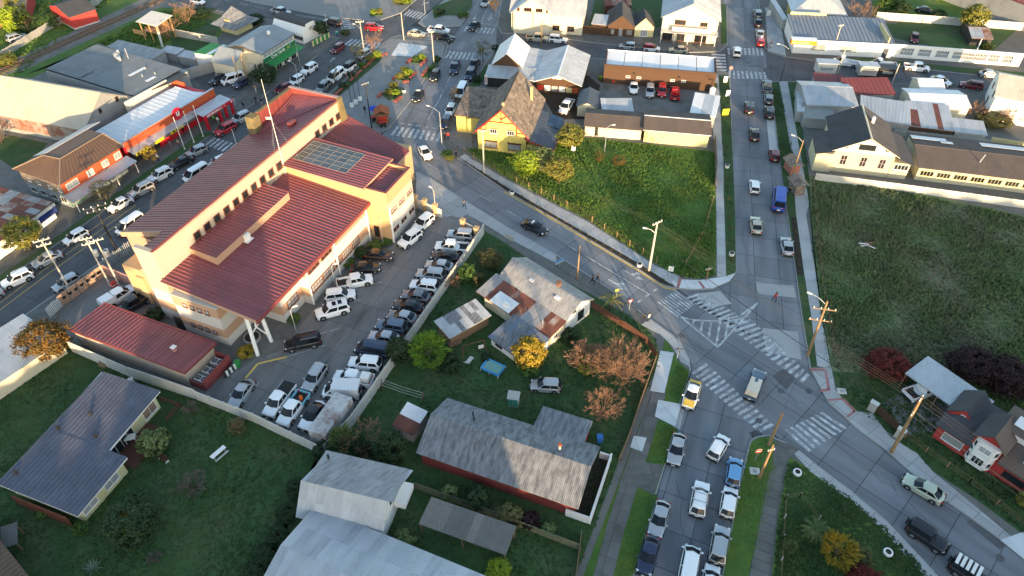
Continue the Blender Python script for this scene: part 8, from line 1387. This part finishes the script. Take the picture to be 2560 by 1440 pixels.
wires('line from the cut pole up across the junction', pF, 6.0, pL, 6.6, ((0, 0),), .3, None, .018); wires('lines down the triangular garden from the collared pole', (27.64, 43.4), 5.6, (22.75, 29.84), 5.6, ((-.2, 0), (.2, 0)), .4, M_WIREP, .010); wires('cables along the left street between the lower poles', (-62.88, 73.54), 8.8, (-59.39, 81.61), 8.4, ((-.6, 0), (0, 0), (.6, 0)), .4); wires('cables along the left street to the plaza pole', (-59.39, 81.61), 8.4, (-42.89, 132.57), 6.0, ((-.5, 0), (0, 0), (.5, 0), (0, -1.2)), 1.0); wires('cables from the lower left pole out of frame', (-62.88, 73.54), 8.8, (-72.96, 54.38), 8.6, ((-.6, 0), (0, 0), (.6, 0)), .6); wires('cables over the supermarket street to the top junction', (-42.89, 132.57), 6.0, (-32.61, 149.99), 6.8, ((-.3, 0), (.3, 0), (0, -.8)), .6); wires('cable sagging from the plaza top pole across the avenue', (-24.7, 157.12), 5.2, (0.55, 159.27), 4.8, ((0, 0), (0, -.5)), .8, None, .03); wires('cable from the plaza pole to the timbered house lamp', (-26.47, 118.51), 8.4, (-12.82, 112.75), 6.0, ((-.2, 0), (.2, 0)), .5)

# ---- signs, kiosks, shelters
def sign(p, h, mk, label, rz=0, cat='sign'):
    t = thing('road_sign', label, cat, p[0], p[1], .12, rz); MB().tube([(0, 0, 0), (0, 0, h)], .035, 6).build('post', M_GALV, t); mk(t, h); return t
def disc(t, h): MB().tube([(0, -.03, h), (0, -.06, h)], .36, 20).build('plate', M_REDPAINT, t); MB().box(0, -.075, h - .05, .5, .02, .12).build('bar', M_WHITE, t); MB().tube([(0, -.02, h), (0, -.03, h)], .39, 20).build('rim', M_WHITE, t)
sign((27.69, 45.58), 2.0, disc, 'round red no entry sign at the triangular corner', R(10)); sign((45.5, 138.81), 2.2, disc, 'round red sign at the upper footway corner', 0)
sign((16.15, 69.44), 2.2, lambda t, h: (MB().add([(-.4, -.04, h + .3), (.4, -.04, h + .3), (0, -.04, h - .4), (-.4, -.01, h + .3), (.4, -.01, h + .3), (0, -.01, h - .4)], [(2, 1, 0), (3, 4, 5), (0, 1, 4, 3), (1, 2, 5, 4), (2, 0, 3, 5)]).build('plate', M_REDPAINT, t), MB().add([(-.24, -.05, h + .2), (.24, -.05, h + .2), (0, -.05, h - .22)], [(2, 1, 0)]).build('inner', M_WHITE, t)), 'red and white give way sign at the diagonal street', R(20))
sign((7, 78.7), 1.4, lambda t, h: (MB().box(0, 0, h - .4, 1.5, .05, .7).build('board', M_PALEGLASS, t), MB().box(0, -.03, h - .05, 1.5, .02, .34).build('band', pm('blue board', (.04, .22, .55)), t)), 'blue and white board on the kerb by the long house', R(35)); sign((22.84, 76.25), 2.2, lambda t, h: MB().box(0, 0, h - .6, .75, .04, .9).build('board', M_WHITE, t), 'white notice board on a post at the meadow corner', R(-20)); sign((-0.43, 84.26), 1.5, lambda t, h: MB().box(0, 0, h - .6, 1.7, .05, .9).build('board', M_CONC, t), 'grey hoarding in the garden above the long house', R(-40)); sign((21.25, 60.54), 2.4, lambda t, h: (MB().box(0, 0, h - .1, 1.0, .03, .2).build('plate', M_DARK, t), MB().box(0, 0, h - .35, .03, 1.0, .2).build('plate', M_DARK, t)), 'street name post with two dark plates at the lower corner'); sign((14.75, 72.47), 1.6, lambda t, h: MB().box(0, 0, h - .4, .5, .05, .4).build('board', M_LAMINATE, t), 'small yellow board beside the palm', R(15))
for u, a, w_, m_, l in (((41.27, 123.27), 8, 1.3, M_LAMINATE, 'yellow and white street board on the verge'), ((44.2, 136.68), 0, .8, M_WHITE, 'pink and white street board below the round sign'), ((43.39, 130.73), 0, .8, M_WHITE, 'small white street board on the verge'), ((57.5, 120.57), -6, 2.6, M_DARK, 'colourful billboard beside the grey roofed shop'), ((62.09, 170.63), 0, .9, M_WHITE, 'white street board at the top right kerb')):
    t = thing('street_board', l, 'sign board', u[0], u[1], .13, R(a)); MB().box(0, 0, .1, w_, .1, 1.3).build('panel', m_, t); MB().box(-w_ / 2 + .1, 0, 0, .06, .5, .1).box(w_ / 2 - .1, 0, 0, .06, .5, .1).build('feet', M_DARK, t)
    if w_ > 2: [MB().box(-.8 + .5 * i, -.06, .35 + .15 * (i % 2), .4, .03, .6).build('print', m2, t) for i, m2 in enumerate((M_REDPAINT, M_LAMINATE, M_STORERED, M_WHITE))]
t = thing('bow_flag', 'white feather banner on the avenue footway', 'banner', *(-5.58, 134.26), .13); MB().tube([(0, 0, 0), (0, 0, 3.0)], .03, 5).build('mast', M_DARK, t); MB().prism([(0, -.02), (.55, -.02), (.55, .02), (0, .02)], .9, 2.9).build('cloth', M_WHITE, t); MB().box(.28, -.03, 1.2, .2, .02, 1.4).build('print', M_REDPAINT, t)
def shelter(p, rz, m, l, s=1.0):
    t = thing('bus_shelter', l, 'shelter', p[0], p[1], .13, rz, 'wooden shelters on the right footway'); MB().box(0, .8 * s, .2, 2.4 * s, .1, 1.7).build('back', m, t)
    for x_ in (-1.15, 1.15): MB().box(x_ * s, 0, 0, .1, 1.6 * s, 1.9).build('side', m, t)
    MB().box(0, .5 * s, .45, 2.2 * s, .4, .06).build('seat', M_WOOD, t)
    for a, c in ((-1, 0), (0, 1)): MB().slab([(-1.6 * s, a * 1.3 * s, 2.0 if a else 2.7), (1.6 * s, a * 1.3 * s, 2.0 if a else 2.7), (1.6 * s, c * 1.3 * s, 2.7 if not c else 2.0), (-1.6 * s, c * 1.3 * s, 2.7 if not c else 2.0)], .08).build('roof', M_SHAKE[0], t)
shelter((48.51, 104.07), R(100), pm('salmon boards', (.34, .14, .11)), 'salmon red wooden bus shelter'); shelter((47.62, 98.12), R(100), M_SHAKE[2], 'bare shingle roofed bus shelter behind the blue van')
t = thing('plaza_kiosk', 'small wooden kiosk with orange roof at the plaza corner', 'kiosk', *(-24.78, 121.16), .12, R(10)); MB().box(0, 0, 0, 2.4, 2.2, 2.0).build('wall', M_WOOD, t)
for a, c in ((-1, 0), (0, 1)): MB().slab([(a * 1.5 or 0, -1.4, 2.0 if a else 2.9), (c * 1.5, -1.4, 2.9 if not c else 2.0), (c * 1.5, 1.4, 2.9 if not c else 2.0), (a * 1.5, 1.4, 2.0 if a else 2.9)], .08).build('roof', pm('orange tiles', (.34, .09, .035), var=.15), t)
MB().box(0, -1.15, .7, 1.8, .15, .9).build('counter', M_REDPAINT, t)
t = thing('market_umbrella', 'blue umbrella beside the plaza kiosk', 'umbrella', *(-26.6, 122.67), .12); MB().tube([(0, 0, 0), (0, 0, 2.2)], .04, 6).build('pole', M_GALV, t); MB().tube([(0, 0, 1.9), (0, 0, 2.35)], [1.1, .05], 8).build('canopy', pm('blue canvas', (.02, .07, .42)), t)
for u, l in (((-26.21, 121.01), 'vendor cart with goods left of the kiosk'), ((-24.43, 119.09), 'small vendor trolley in front of the kiosk')): t = thing('vendor_cart', l, 'cart', u[0], u[1], .12, R(20)); MB().box(0, 0, .4, 1.2, .7, .6).build('body', M_DARK, t); MB().box(0, 0, 1.0, 1.3, .8, .1).build('goods', M_REDPAINT, t); [MB().tube([(x_, -.4, .2), (x_, -.32, .2)], .2, 10).build('wheel', M_TYRE, t) for x_ in (-.4, .4)]
# plaza beds with red benches
M_BENCH = pm('red bench', (.32, .075, .05), var=.1, rough=.7)
def bed(poly, lab, benches, shrubs):
    b = struct(MB().prism(poly, .1, .3).build('planting_bed', M_LAWN))
    for (p, q, l) in benches:
        L = math.dist(p, q); t = thing('bench', l, 'bench', (p[0] + q[0]) / 2, (p[1] + q[1]) / 2, .13, math.atan2(q[1] - p[1], q[0] - p[0]), 'red plaza benches'); MB().box(0, 0, .38, L, .55, .08).build('seat', M_BENCH, t)
        for x_ in (-.42, 0, .42): MB().box(x_ * L, 0, 0, .2, .5, .38).build('support', M_BENCH, t)
    for (u, w_, c_, l) in shrubs: shrub(l, u, w_, w_ * .6, c_, z=.28, group='plaza bed planting')
bed([(-26.3, 131.6), (-24.4, 135.5), (-21.9, 133.6), (-22.4, 129.6), (-24.8, 129.3)], 'lowest', (((-26.95, 130.24), (-26.28, 131.9), 'left bench of the lowest plaza bed'), ((-23.25, 128.29), (-22.28, 130.24), 'right bench of the lowest plaza bed')), (((-24.94, 131.56), 1.8, 'gold', 'left shrub of the lowest plaza bed'), ((-23.45, 131.23), 1.8, 'lime', 'right shrub of the lowest plaza bed'), ((-24.22, 134.26), 2.0, 'gold', 'top shrub of the lowest plaza bed')))
bed([(-24.4, 138.1), (-22.9, 142.1), (-20.6, 140.2), (-21.6, 136.7)], 'middle', (((-24.89, 137.74), (-23.93, 139.53), 'left bench of the middle plaza bed'), ((-21.25, 138.09), (-20.36, 140.98), 'right bench of the middle plaza bed'), ((-22.58, 136.51), (-21.45, 136.86), 'near bench of the middle plaza bed')), (((-23.47, 138.45), 1.8, 'gold', 'left shrub of the middle plaza bed'), ((-21.77, 139.89), 2.0, 'lime', 'right shrub of the middle plaza bed'), ((-22.78, 141.34), 1.8, 'gold', 'top shrub of the middle plaza bed')))
bed([(-22.1, 145.8), (-20.6, 148.9), (-18.6, 148.2), (-19.4, 145.1)], 'upper', (((-22.71, 145.45), (-21.85, 147.18), 'left bench of the upper plaza bed'), ((-19.66, 144.32), (-18.51, 146.99), 'right bench of the upper plaza bed')), (((-20.9, 146.41), 1.8, 'green', 'left shrub of the upper plaza bed'), ((-19.77, 147.38), 1.8, 'lime', 'right shrub of the upper plaza bed')))
bed([(-36.1, 131.9), (-30.9, 149.3), (-29.1, 149.3), (-28.4, 147.4), (-34.8, 131.2)], 'strip', (((-35.64, 130.73), (-34, 135.29), 'lowest bench along the plaza strip'), ((-33.57, 136.68), (-31.93, 141.71), 'second bench along the plaza strip'), ((-31.62, 142.45), (-29.92, 147.38), 'third bench along the plaza strip'), ((-29.65, 147.96), (-27.59, 149.73), 'topmost bench along the plaza strip')), (((-29.44, 148.35), 2.2, 'lime', 'bright shrub at the top of the plaza strip'), ((-30.91, 146.41), 2.0, 'gold', 'golden shrub on the plaza strip'), ((-32.22, 143.57), 1.8, 'green', 'green shrub on the plaza strip'), ((-33.61, 138.99), 1.8, 'dark', 'dark shrub on the plaza strip'), ((-34.64, 134.26), 1.8, 'dark', 'lowest dark shrub on the plaza strip')))
bed([(-18.8, 138.8), (-16.7, 147.8), (-15.6, 147.4), (-17.6, 138.5)], 'kerb', (((-18.86, 139.35), (-17.84, 143.19), 'bench beside the avenue kerb bed'),), (((-16.37, 146.41), 1.8, 'dark', 'dark shrub on the avenue kerb bed'), ((-17.06, 142.08), 1.6, 'green', 'green shrub on the avenue kerb bed')))
bed([(-34.4, 170.6), (-31.6, 171.1), (-31.5, 172.6), (-34.4, 173.5)], 'top', (), (((-33.61, 171.59), 2.0, 'lime', 'yellow shrub left of the top plaza corner'), ((-32.34, 171.59), 2.2, 'gold', 'golden shrub at the top plaza corner')))
bed([(-9.8, 133.7), (-7.9, 137.2), (-5.6, 144.5), (-4.7, 143.6), (-6.6, 135.5)], 'avenue', (), (((-7.32, 136.86), 2.0, 'dark', 'dark shrub at the end of the avenue verge'), ((-3.56, 151.33), 2.2, 'dark', 'dark shrub at the corner shop')))
shrub('yellow flowering bush left of the upper island', (-28.13, 179.04), 4, 1.6, 'gold', z=.3); shrub('yellow flowering bush right of the other at the top edge', (-26.27, 178.53), 3, 1.4, 'lime', z=.3); shrub('dark hedge on the upper island', (-11.64, 170.63), 3, 1.0, 'green', z=.2); shrub('dark hedge left end on the upper island', (-17.59, 172.32), 3, 1.0, 'dark', z=.2); shrub('dark bush at the small kerb island by the top crossing', (-38.47, 160.14), 2.4, 1.2, 'dark', z=.14)
# white tub planters along the kerbs
def tub(u, l, tyre=False):
    t = thing('tub_planter', l, 'planter', u[0], u[1], .14, 0, 'white kerb planters')
    MB().tube([(0, 0, 0), (0, 0, .5 if not tyre else .28)], [.36, .42] if not tyre else [.5, .46], 14).build('tub', M_WHITE, t); MB().tube([(0, 0, .49 if not tyre else .27), (0, 0, .52 if not tyre else .285)], .34 if not tyre else .3, 12).build('soil', M_SOIL, t)
tub((0, 97.44), 'white tub at the upper end of the dark planting strip'); tub((18.91, 79.15), 'white tub beside the pale concrete pole'); tub((33.14, 81.61), 'white tub on the grass strip of the right street'); tub((37.7, 105.31), 'white tub on the verge beside the meadow'); tub((38.63, 34.6), 'white painted tyre on the lower right grass', True); tub((32.07, 44.01), 'white half tyre below the junction corner', True); tub((-21.98, 132.57), 'white tub in the lowest plaza bed'); tub((-22.19, 140.61), 'white tub in the middle plaza bed')
# young plants in the strip
for i in range(26):
    k = i / 25; a, c = ((-8.15, 106.82), (7.25, 90.57)) if i < 11 else ((7.25, 90.57), (23.09, 74.88)); k = i / 11 if i < 11 else (i - 11) / 14
    t = thing('young_plant', 'young shoots in the dark planting strip of the diagonal street', 'plant', a[0] + (c[0] - a[0]) * k, a[1] + (c[1] - a[1]) * k, .14, i, 'strip plants'); o = link('foliage', crown_mesh(('loose', i % 4), 71 + i % 4, 60, 16, .055, .09, shell=.45), LEAF['olive'], t, (0, 0, .18)); o.scale = (.25, .25, .2)
for i, u in enumerate(((36.96, 101.64), (36.3, 98.35), (35.83, 95.64), (34.8, 90.67), (34.3, 87.9), (33.79, 85.03), (32.83, 80.51), (44.96, 89.43), (44.48, 86.9), (42.67, 79.06))):
    t = thing('young_plant', 'small dark plant set in the grass of the right street', 'plant', u[0], u[1], .14, i, 'verge plants'); o = link('foliage', crown_mesh(('loose', i % 4), 71, 60, 16, .055, .09, shell=.45), LEAF['olive' if i % 2 else 'rusty'], t, (0, 0, .25)); o.scale = (.35, .35, .3)
# ---- garden things
t = thing('paddling_pool', 'blue frame pool with greenish water on the lawn', 'pool', *(-2.41, 59.19), .14, R(-30)); MB().tube([(-1.3, -.85, .5), (1.3, -.85, .5), (1.3, .85, .5), (-1.3, .85, .5), (-1.3, -.85, .5)], .09, 6).build('rim', pm('pool blue', (.06, .30, .62), rough=.4), t); MB().box(0, 0, .02, 2.5, 1.65, .44).build('liner', MATS['pool blue'], t); MB().box(0, 0, .455, 2.3, 1.5, .01).build('water', glass('pool water', (.12, .25, .22), .05), t)
for x_ in (-1.3, 0, 1.3): [MB().tube([(x_, y_ * 1.05, 0), (x_, y_ * .85, .5)], .03, 5).build('leg', M_WHITE, t) for y_ in (-1, 1)]
t = thing('deck_chair', 'pale reclining garden chair near the pool', 'chair', *(-5.44, 60.54), .14, R(60)); MB().box(0, 0, .3, 1.1, .55, .05).build('seat', M_CONCPALE, t); MB().slab([(-.5, -.28, .33), (-.5, .28, .33), (-1.1, .28, .85), (-1.1, -.28, .85)], .05).build('backrest', M_CONCPALE, t); [MB().box(x_, y_, 0, .05, .05, .3).build('leg', M_CONCPALE, t) for x_ in (-.45, .45) for y_ in (-.24, .24)]
t = thing('swing_frame', 'rusty swing frame with white board on the lawn', 'swing', *(-4.98, 61.91), .14, R(20)); [MB().tube([(x_, y_, 0), (x_ * .9, 0, 2.0)], .035, 5).build('leg', M_RUST[0], t) for x_ in (-1.6, 1.6) for y_ in (-.7, .7)]; MB().tube([(-1.45, 0, 2.0), (1.45, 0, 2.0)], .04, 5).build('beam', M_RUST[0], t); MB().box(1.0, 0, .6, .7, .06, .6).build('seat', M_WHITE, t)
t = thing('green_cabinet', 'tall green and white cabinet on the lawn by the barn', 'cabinet', *(0.2, 53.64), .14, R(-10)); MB().box(0, 0, 0, 1.2, .9, 1.6).build('body', M_OFFW, t); MB().box(-.3, -.46, .15, .55, .04, 1.3).build('door', pm('teal panel', (.03, .22, .16)), t); MB().box(.3, -.46, .15, .55, .04, 1.3).build('door', MATS['teal panel'], t); MB().slab([(-.75, -.6, 1.65), (.75, -.6, 1.65), (.75, .6, 1.85), (-.75, .6, 1.85)], .06).build('roof', M_CONC, t)
t = thing('picnic_table', 'white plank table on the lower left lawn', 'table', *(-33.58, 46.32), .14, R(55)); MB().box(0, 0, .65, 1.9, .55, .06).build('top', M_WHITE, t); [MB().box(x_, 0, 0, .1, .5, .65).build('leg', M_GALV, t) for x_ in (-.7, .7)]; MB().box(0, -.6, .38, 1.8, .25, .05).build('bench', M_CONC, t)
t = thing('garden_bench', 'dark garden bench below the light green bush', 'bench', *(-39.74, 45.68), .14, R(-30)); MB().box(0, 0, .4, 1.4, .45, .05).build('seat', M_BROWNWALL, t); MB().box(0, .25, .45, 1.4, .05, .45).build('backrest', M_BROWNWALL, t); [MB().box(x_, 0, 0, .08, .4, .4).build('leg', M_WHITE, t) for x_ in (-.6, .6)]
t = thing('patio_table', 'white table on the deck of the blue roofed house', 'table', *(-44.19, 48.07), .5, R(20)); MB().box(0, 0, .68, 1.2, .9, .05).build('top', M_WHITE, t); [MB().box(x_, y_, 0, .06, .06, .68).build('leg', M_WHITE, t) for x_ in (-.5, .5) for y_ in (-.35, .35)]
t = thing('gas_tank', 'white upright tank at the foot of the concrete wall', 'tank', *(-47.57, 56.77), .14); MB().tube([(0, 0, .1), (0, 0, .2), (0, 0, 1.1), (0, 0, 1.2)], [.2, .3, .3, .18], 12).build('body', M_WHITE, t); MB().tube([(0, 0, 1.2), (0, 0, 1.35)], .07, 6).build('valve', M_DARK, t)
t = thing('water_tank', 'white water drum on the meadow beside the garage wing tree', 'tank', *(11.08, 110.73), .14); MB().tube([(0, 0, 0), (0, 0, 1.0), (0, 0, 1.15)], [.45, .45, .3], 12).build('body', M_WHITE, t)
t = thing('storage_tank', 'white tank in the yard behind the tarp roofed shed', 'tank', *(40.26, 131.23), .14); MB().tube([(0, 0, 0), (0, 0, 1.5), (0, 0, 1.8)], [.6, .6, .25], 12).build('body', M_WHITE, t)
for u, c, l in (((-35.15, 59.66), M_GREENP, 'green wheeled bin outside the plant enclosure'), ((10.2, 48.23), pm('bin blue', (.03, .14, .4)), 'blue bucket on the lawn by the barn'), ((-67.78, 141.71), MATS['bin blue'], 'blue wheeled bin behind the supermarket')): t = thing('waste_bin', l, 'bin', u[0], u[1], .15); MB().box(0, 0, .05, .6, .6, .85, taper=1.12).build('body', c, t); MB().box(0, 0, .9, .72, .72, .08).build('lid', c, t)
for i, (u, l) in enumerate((((-57.13, 74.71), 'red and white barrel beside the twin poles'), ((-53.81, 73.87), 'red plastic barrier behind the canopied pickup'))): t = thing('traffic_barrier', l, 'barrier', u[0], u[1], .15, R(60)); MB().box(0, 0, 0, 1.0, .6, .9, taper=.8).build('body', M_REDPAINT, t); MB().box(0, 0, .4, .96, .62, .12).build('band', M_WHITE, t)
t = thing('striped_barrier', 'black and white striped barrier beside the plant enclosure', 'barrier', *(-35.8, 58.52), .15, R(60)); [MB().box(-.8 + .32 * i, 0, 0, .3, .15, .9).build('slat', M_WHITE if i % 2 else M_DARK, t) for i in range(6)]
for u, l in (((27.35, 44.22), 'concrete chamber cover on the verge by the no entry sign'), ((41, 55.62), 'concrete chamber cover by the junction footway')): t = thing('chamber_cover', l, 'cover', u[0], u[1], .14, R(-8)); MB().box(0, 0, 0, 1.1, .9, .08).build('slab', M_CONCPALE, t); MB().tube([(0, 0, .08), (0, 0, .1)], .25, 10).build('lid', M_CONC, t)
t = thing('drain_grate', 'black drain grating at the corner of the lower street', 'drain', *(28.82, 49.35), .012, R(20)); [MB().box(-.6 + .17 * i, 0, 0, .1, .9, .02).build('bar', M_DARK, t) for i in range(8)]
t = thing('rubbish_pile', 'heap of planks and white scraps on the vacant lot', 'rubbish', *(54.46, 83.68), .15, R(-20)); [MB().box(rr.uniform(-1, 1), rr.uniform(-.4, .4), .05 * i, rr.uniform(.6, 2.0), .16, .05, rz=rr.uniform(-.5, .5)).build('plank', (M_WOOD, M_WHITE, M_TWIG)[i % 3], t) for i in range(12)]
# railway
p0, p1 = Vector((-111.14, 136.33)), Vector((-87.22, 184.27)); a_ = math.atan2(p1.y - p0.y, p1.x - p0.x); L_ = (p1 - p0).length
t = thing('railway_track', 'single railway track crossing the top left corner', 'railway', p0.x, p0.y, .16, a_)
for y_ in (-.84, .84): MB().box(L_ / 2, y_, .14, L_, .1, .14).build('rail', pm('rail steel', (.10, .075, .06), rough=.5), t)
me = MB().box(0, 0, 0, .28, 2.7, .15).mesh('sleeper')
for i in range(int(L_ / .75)): link('sleeper', me, M_WOOD, t, (.4 + i * .75, 0, 0))
# ---- people
def person_mesh(walk):
    b = bpy.data.meshes.new('body'); s = .22 * walk
    J = [(0, 0, .95), (0, 0, 1.2), (0, 0, 1.42), (0, 0, 1.5), (.02, 0, 1.66), (0, .10, .9), (s, .1, .5), (-s * .1 + s * .9, .1, .07), (s + .14, .1, .04), (0, -.10, .9), (-s, -.1, .5), (-s * 1.6, -.1, .09), (-s * 1.6 + .14, -.1, .05), (0, .2, 1.38), (-s * .6, .25, 1.1), (-s * .4 + .08, .25, .86), (0, -.2, 1.38), (s * .6, -.25, 1.1), (s * .8 + .08, -.25, .86)]
    E_ = [(0, 1), (1, 2), (2, 3), (3, 4), (0, 5), (5, 6), (6, 7), (7, 8), (0, 9), (9, 10), (10, 11), (11, 12), (2, 13), (13, 14), (14, 15), (2, 16), (16, 17), (17, 18)]
    Rr = [.14, .13, .14, .06, .105, .095, .07, .05, .045, .095, .07, .05, .045, .075, .055, .045, .075, .055, .045]
    b.from_pydata(J, E_, []); o = bpy.data.objects.new('body', b); COL.objects.link(o); m = o.modifiers.new('s', 'SKIN'); 
    for i, v in enumerate(b.skin_vertices[0].data): v.radius = (Rr[i], Rr[i]); v.use_root = i == 0
    o.modifiers.new('d', 'SUBSURF').levels = 1; dg = bpy.context.evaluated_depsgraph_get(); me = bpy.data.meshes.new_from_object(o.evaluated_get(dg)); bpy.data.objects.remove(o)
    me.materials.clear(); mi = []
    for p in me.polygons:
        z = p.center.z; mi.append(0 if z < .93 and abs(p.center.y) < .21 else (2 if z > 1.46 or (z < .9 and abs(p.center.y) > .2) else 1))
    me.polygons.foreach_set('material_index', mi); me.polygons.foreach_set('use_smooth', [True] * len(mi)); return me
PM = [person_mesh(0.3), person_mesh(1.0)]; SKIN = pm('skin', (.36, .20, .14), rnd=0); HAIR = pm('dark hair', (.02, .015, .012), rnd=0)
HAIRM = MB().tube([(-.03, 0, 1.60), (-.03, 0, 1.68), (-.02, 0, 1.76), (0, 0, 1.80)], [.10, .125, .10, .03], 10).mesh('hair', True)
CL = {k: pm('cloth ' + k, c, var=.1, rough=.9, rnd=0) for k, c in {'black': (.012, .012, .014), 'grey': (.16, .16, .17), 'white': (.6, .6, .6), 'red': (.4, .03, .03), 'teal': (.02, .25, .26), 'navy': (.02, .03, .07), 'tan': (.32, .24, .16), 'green': (.15, .5, .05)}.items()}
def person(p, a, top, legs, label, walk=1, z=.14):
    t = thing('person', label, 'person', p[0], p[1], z, R(a), 'people on foot'); me = PM[walk]; o = link('body', me, [CL[legs], CL[top], SKIN], t)
    for i, m in enumerate((CL[legs], CL[top], SKIN)): o.material_slots[i].link = 'OBJECT'; o.material_slots[i].material = m
    link('hair', HAIRM, HAIR, t)
for u, a, tp, lg, l in (((-7.76, 93.22), -40, 'grey', 'black', 'person in grey walking past the car park entrance'), ((11.57, 75.22), -35, 'black', 'black', 'person in black, left of a pair by the long house'), ((12.35, 75.56), -35, 'black', 'navy', 'person in black, right of a pair by the long house'), ((23.54, 77.64), 160, 'teal', 'black', 'person in teal jacket at the meadow corner'), ((17.94, 67.51), 140, 'black', 'navy', 'dark clothed person at the garden fence corner'), ((18.62, 67.66), 140, 'white', 'black', 'person with white hood at the lower kerb'), ((-12.34, 114.26), 80, 'black', 'black', 'person in black by the tall lamp post'), ((-11.75, 114.26), 80, 'red', 'navy', 'person in red by the tall lamp post'), ((-9.92, 108.11), -30, 'black', 'black', 'person in black on the cobbled footway'), ((-28.49, 123.89), 90, 'black', 'grey', 'person in black alone on the plaza'), ((-61.8, 111.4), 60, 'grey', 'grey', 'person in grey below the supermarket awning'), ((-60.53, 111.93), 240, 'tan', 'black', 'person in tan top on the supermarket footway'), ((-61.09, 116.22), 60, 'black', 'black', 'person in black at the red shop front'), ((-62.61, 107.21), 60, 'white', 'black', 'person in white top near the golden tree'), ((-54.88, 127.49), 240, 'white', 'white', 'person all in white past the canopy'), ((-52.54, 125.59), 60, 'black', 'navy', 'person in dark clothes behind the silver suv'), ((-50.68, 127.81), 60, 'black', 'black', 'left person of a pair crossing toward the plaza'), ((-49.41, 127.17), 60, 'black', 'tan', 'right person of a pair crossing toward the plaza'), ((-52.01, 132.57), 240, 'tan', 'white', 'person in tan by the asphalt yard'), ((-50.61, 122.82), 200, 'black', 'black', 'person at the rear of the silver suv'), ((-55.8, 119.97), 60, 'white', 'grey', 'person in white under the entrance canopy'), ((-56.74, 120.57), 60, 'green', 'black', 'person in green under the entrance canopy'), ((-40.15, 158.62), 90, 'teal', 'navy', 'person in teal by the top crossing'), ((57.9, 152.96), 120, 'black', 'grey', 'person in black at the upper right corner'), ((55.55, 123.27), 90, 'green', 'navy', 'person in a green vest by the grey roofed shop'), ((36.88, 71.66), 100, 'red', 'black', 'person in red crossing the right street'), ((46.08, 96.98), 200, 'black', 'navy', 'person waiting by the blue van'), ((-12.11, 74.71), 70, 'white', 'black', 'person at the white crossover in the car park')): person(u, a, tp, lg, l, 1 if 'walk' in l or 'cross' in l or 'pair' in l else 0)

# washing line, wood stack and oddments in the yards
t = thing('washing_line', 'rusty post washing line on the lawn above the barn', 'washing line', *(-16.06, 55.75), .14)
e = (-10.78, 53.64); d = (e[0] - (-16.06, 55.75)[0], e[1] - (-16.06, 55.75)[1])
for x_, y_ in ((0, 0), d): MB().box(x_, y_, 0, .1, .1, 1.7).box(x_, y_, 1.6, .1, 1.0, .08).build('post', M_RUST[0], t)
for o_ in (-.4, 0, .4): MB().tube([(0, o_, 1.66), (d[0] / 2, d[1] / 2 + o_, 1.5), (d[0], d[1] + o_, 1.66)], .012, 3).build('line', M_WHITE, t)
t = thing('wood_stack', 'stack of split firewood beside the patchy shed', 'firewood', *(-7.43, 63.54), .14, R(30))
for i in range(24): MB().tube([(-.9 + .22 * (i % 8), -.3, .12 + .2 * (i // 8)), (-.9 + .22 * (i % 8), .3, .12 + .2 * (i // 8))], .1, 6).build('log', (M_WOOD, M_PLANK)[i % 2], t)
t = thing('pallet_stack', 'leaning wooden board below the concrete retaining wall', 'pallet', *(-52.65, 59.52), .14, R(-20))
for i in range(6): MB().slab([(-.6 + .2 * i, 0, .02), (-.43 + .2 * i, 0, .02), (-.43 + .2 * i, .5, .9), (-.6 + .2 * i, .5, .9)], .03).build('board', M_WOOD, t)
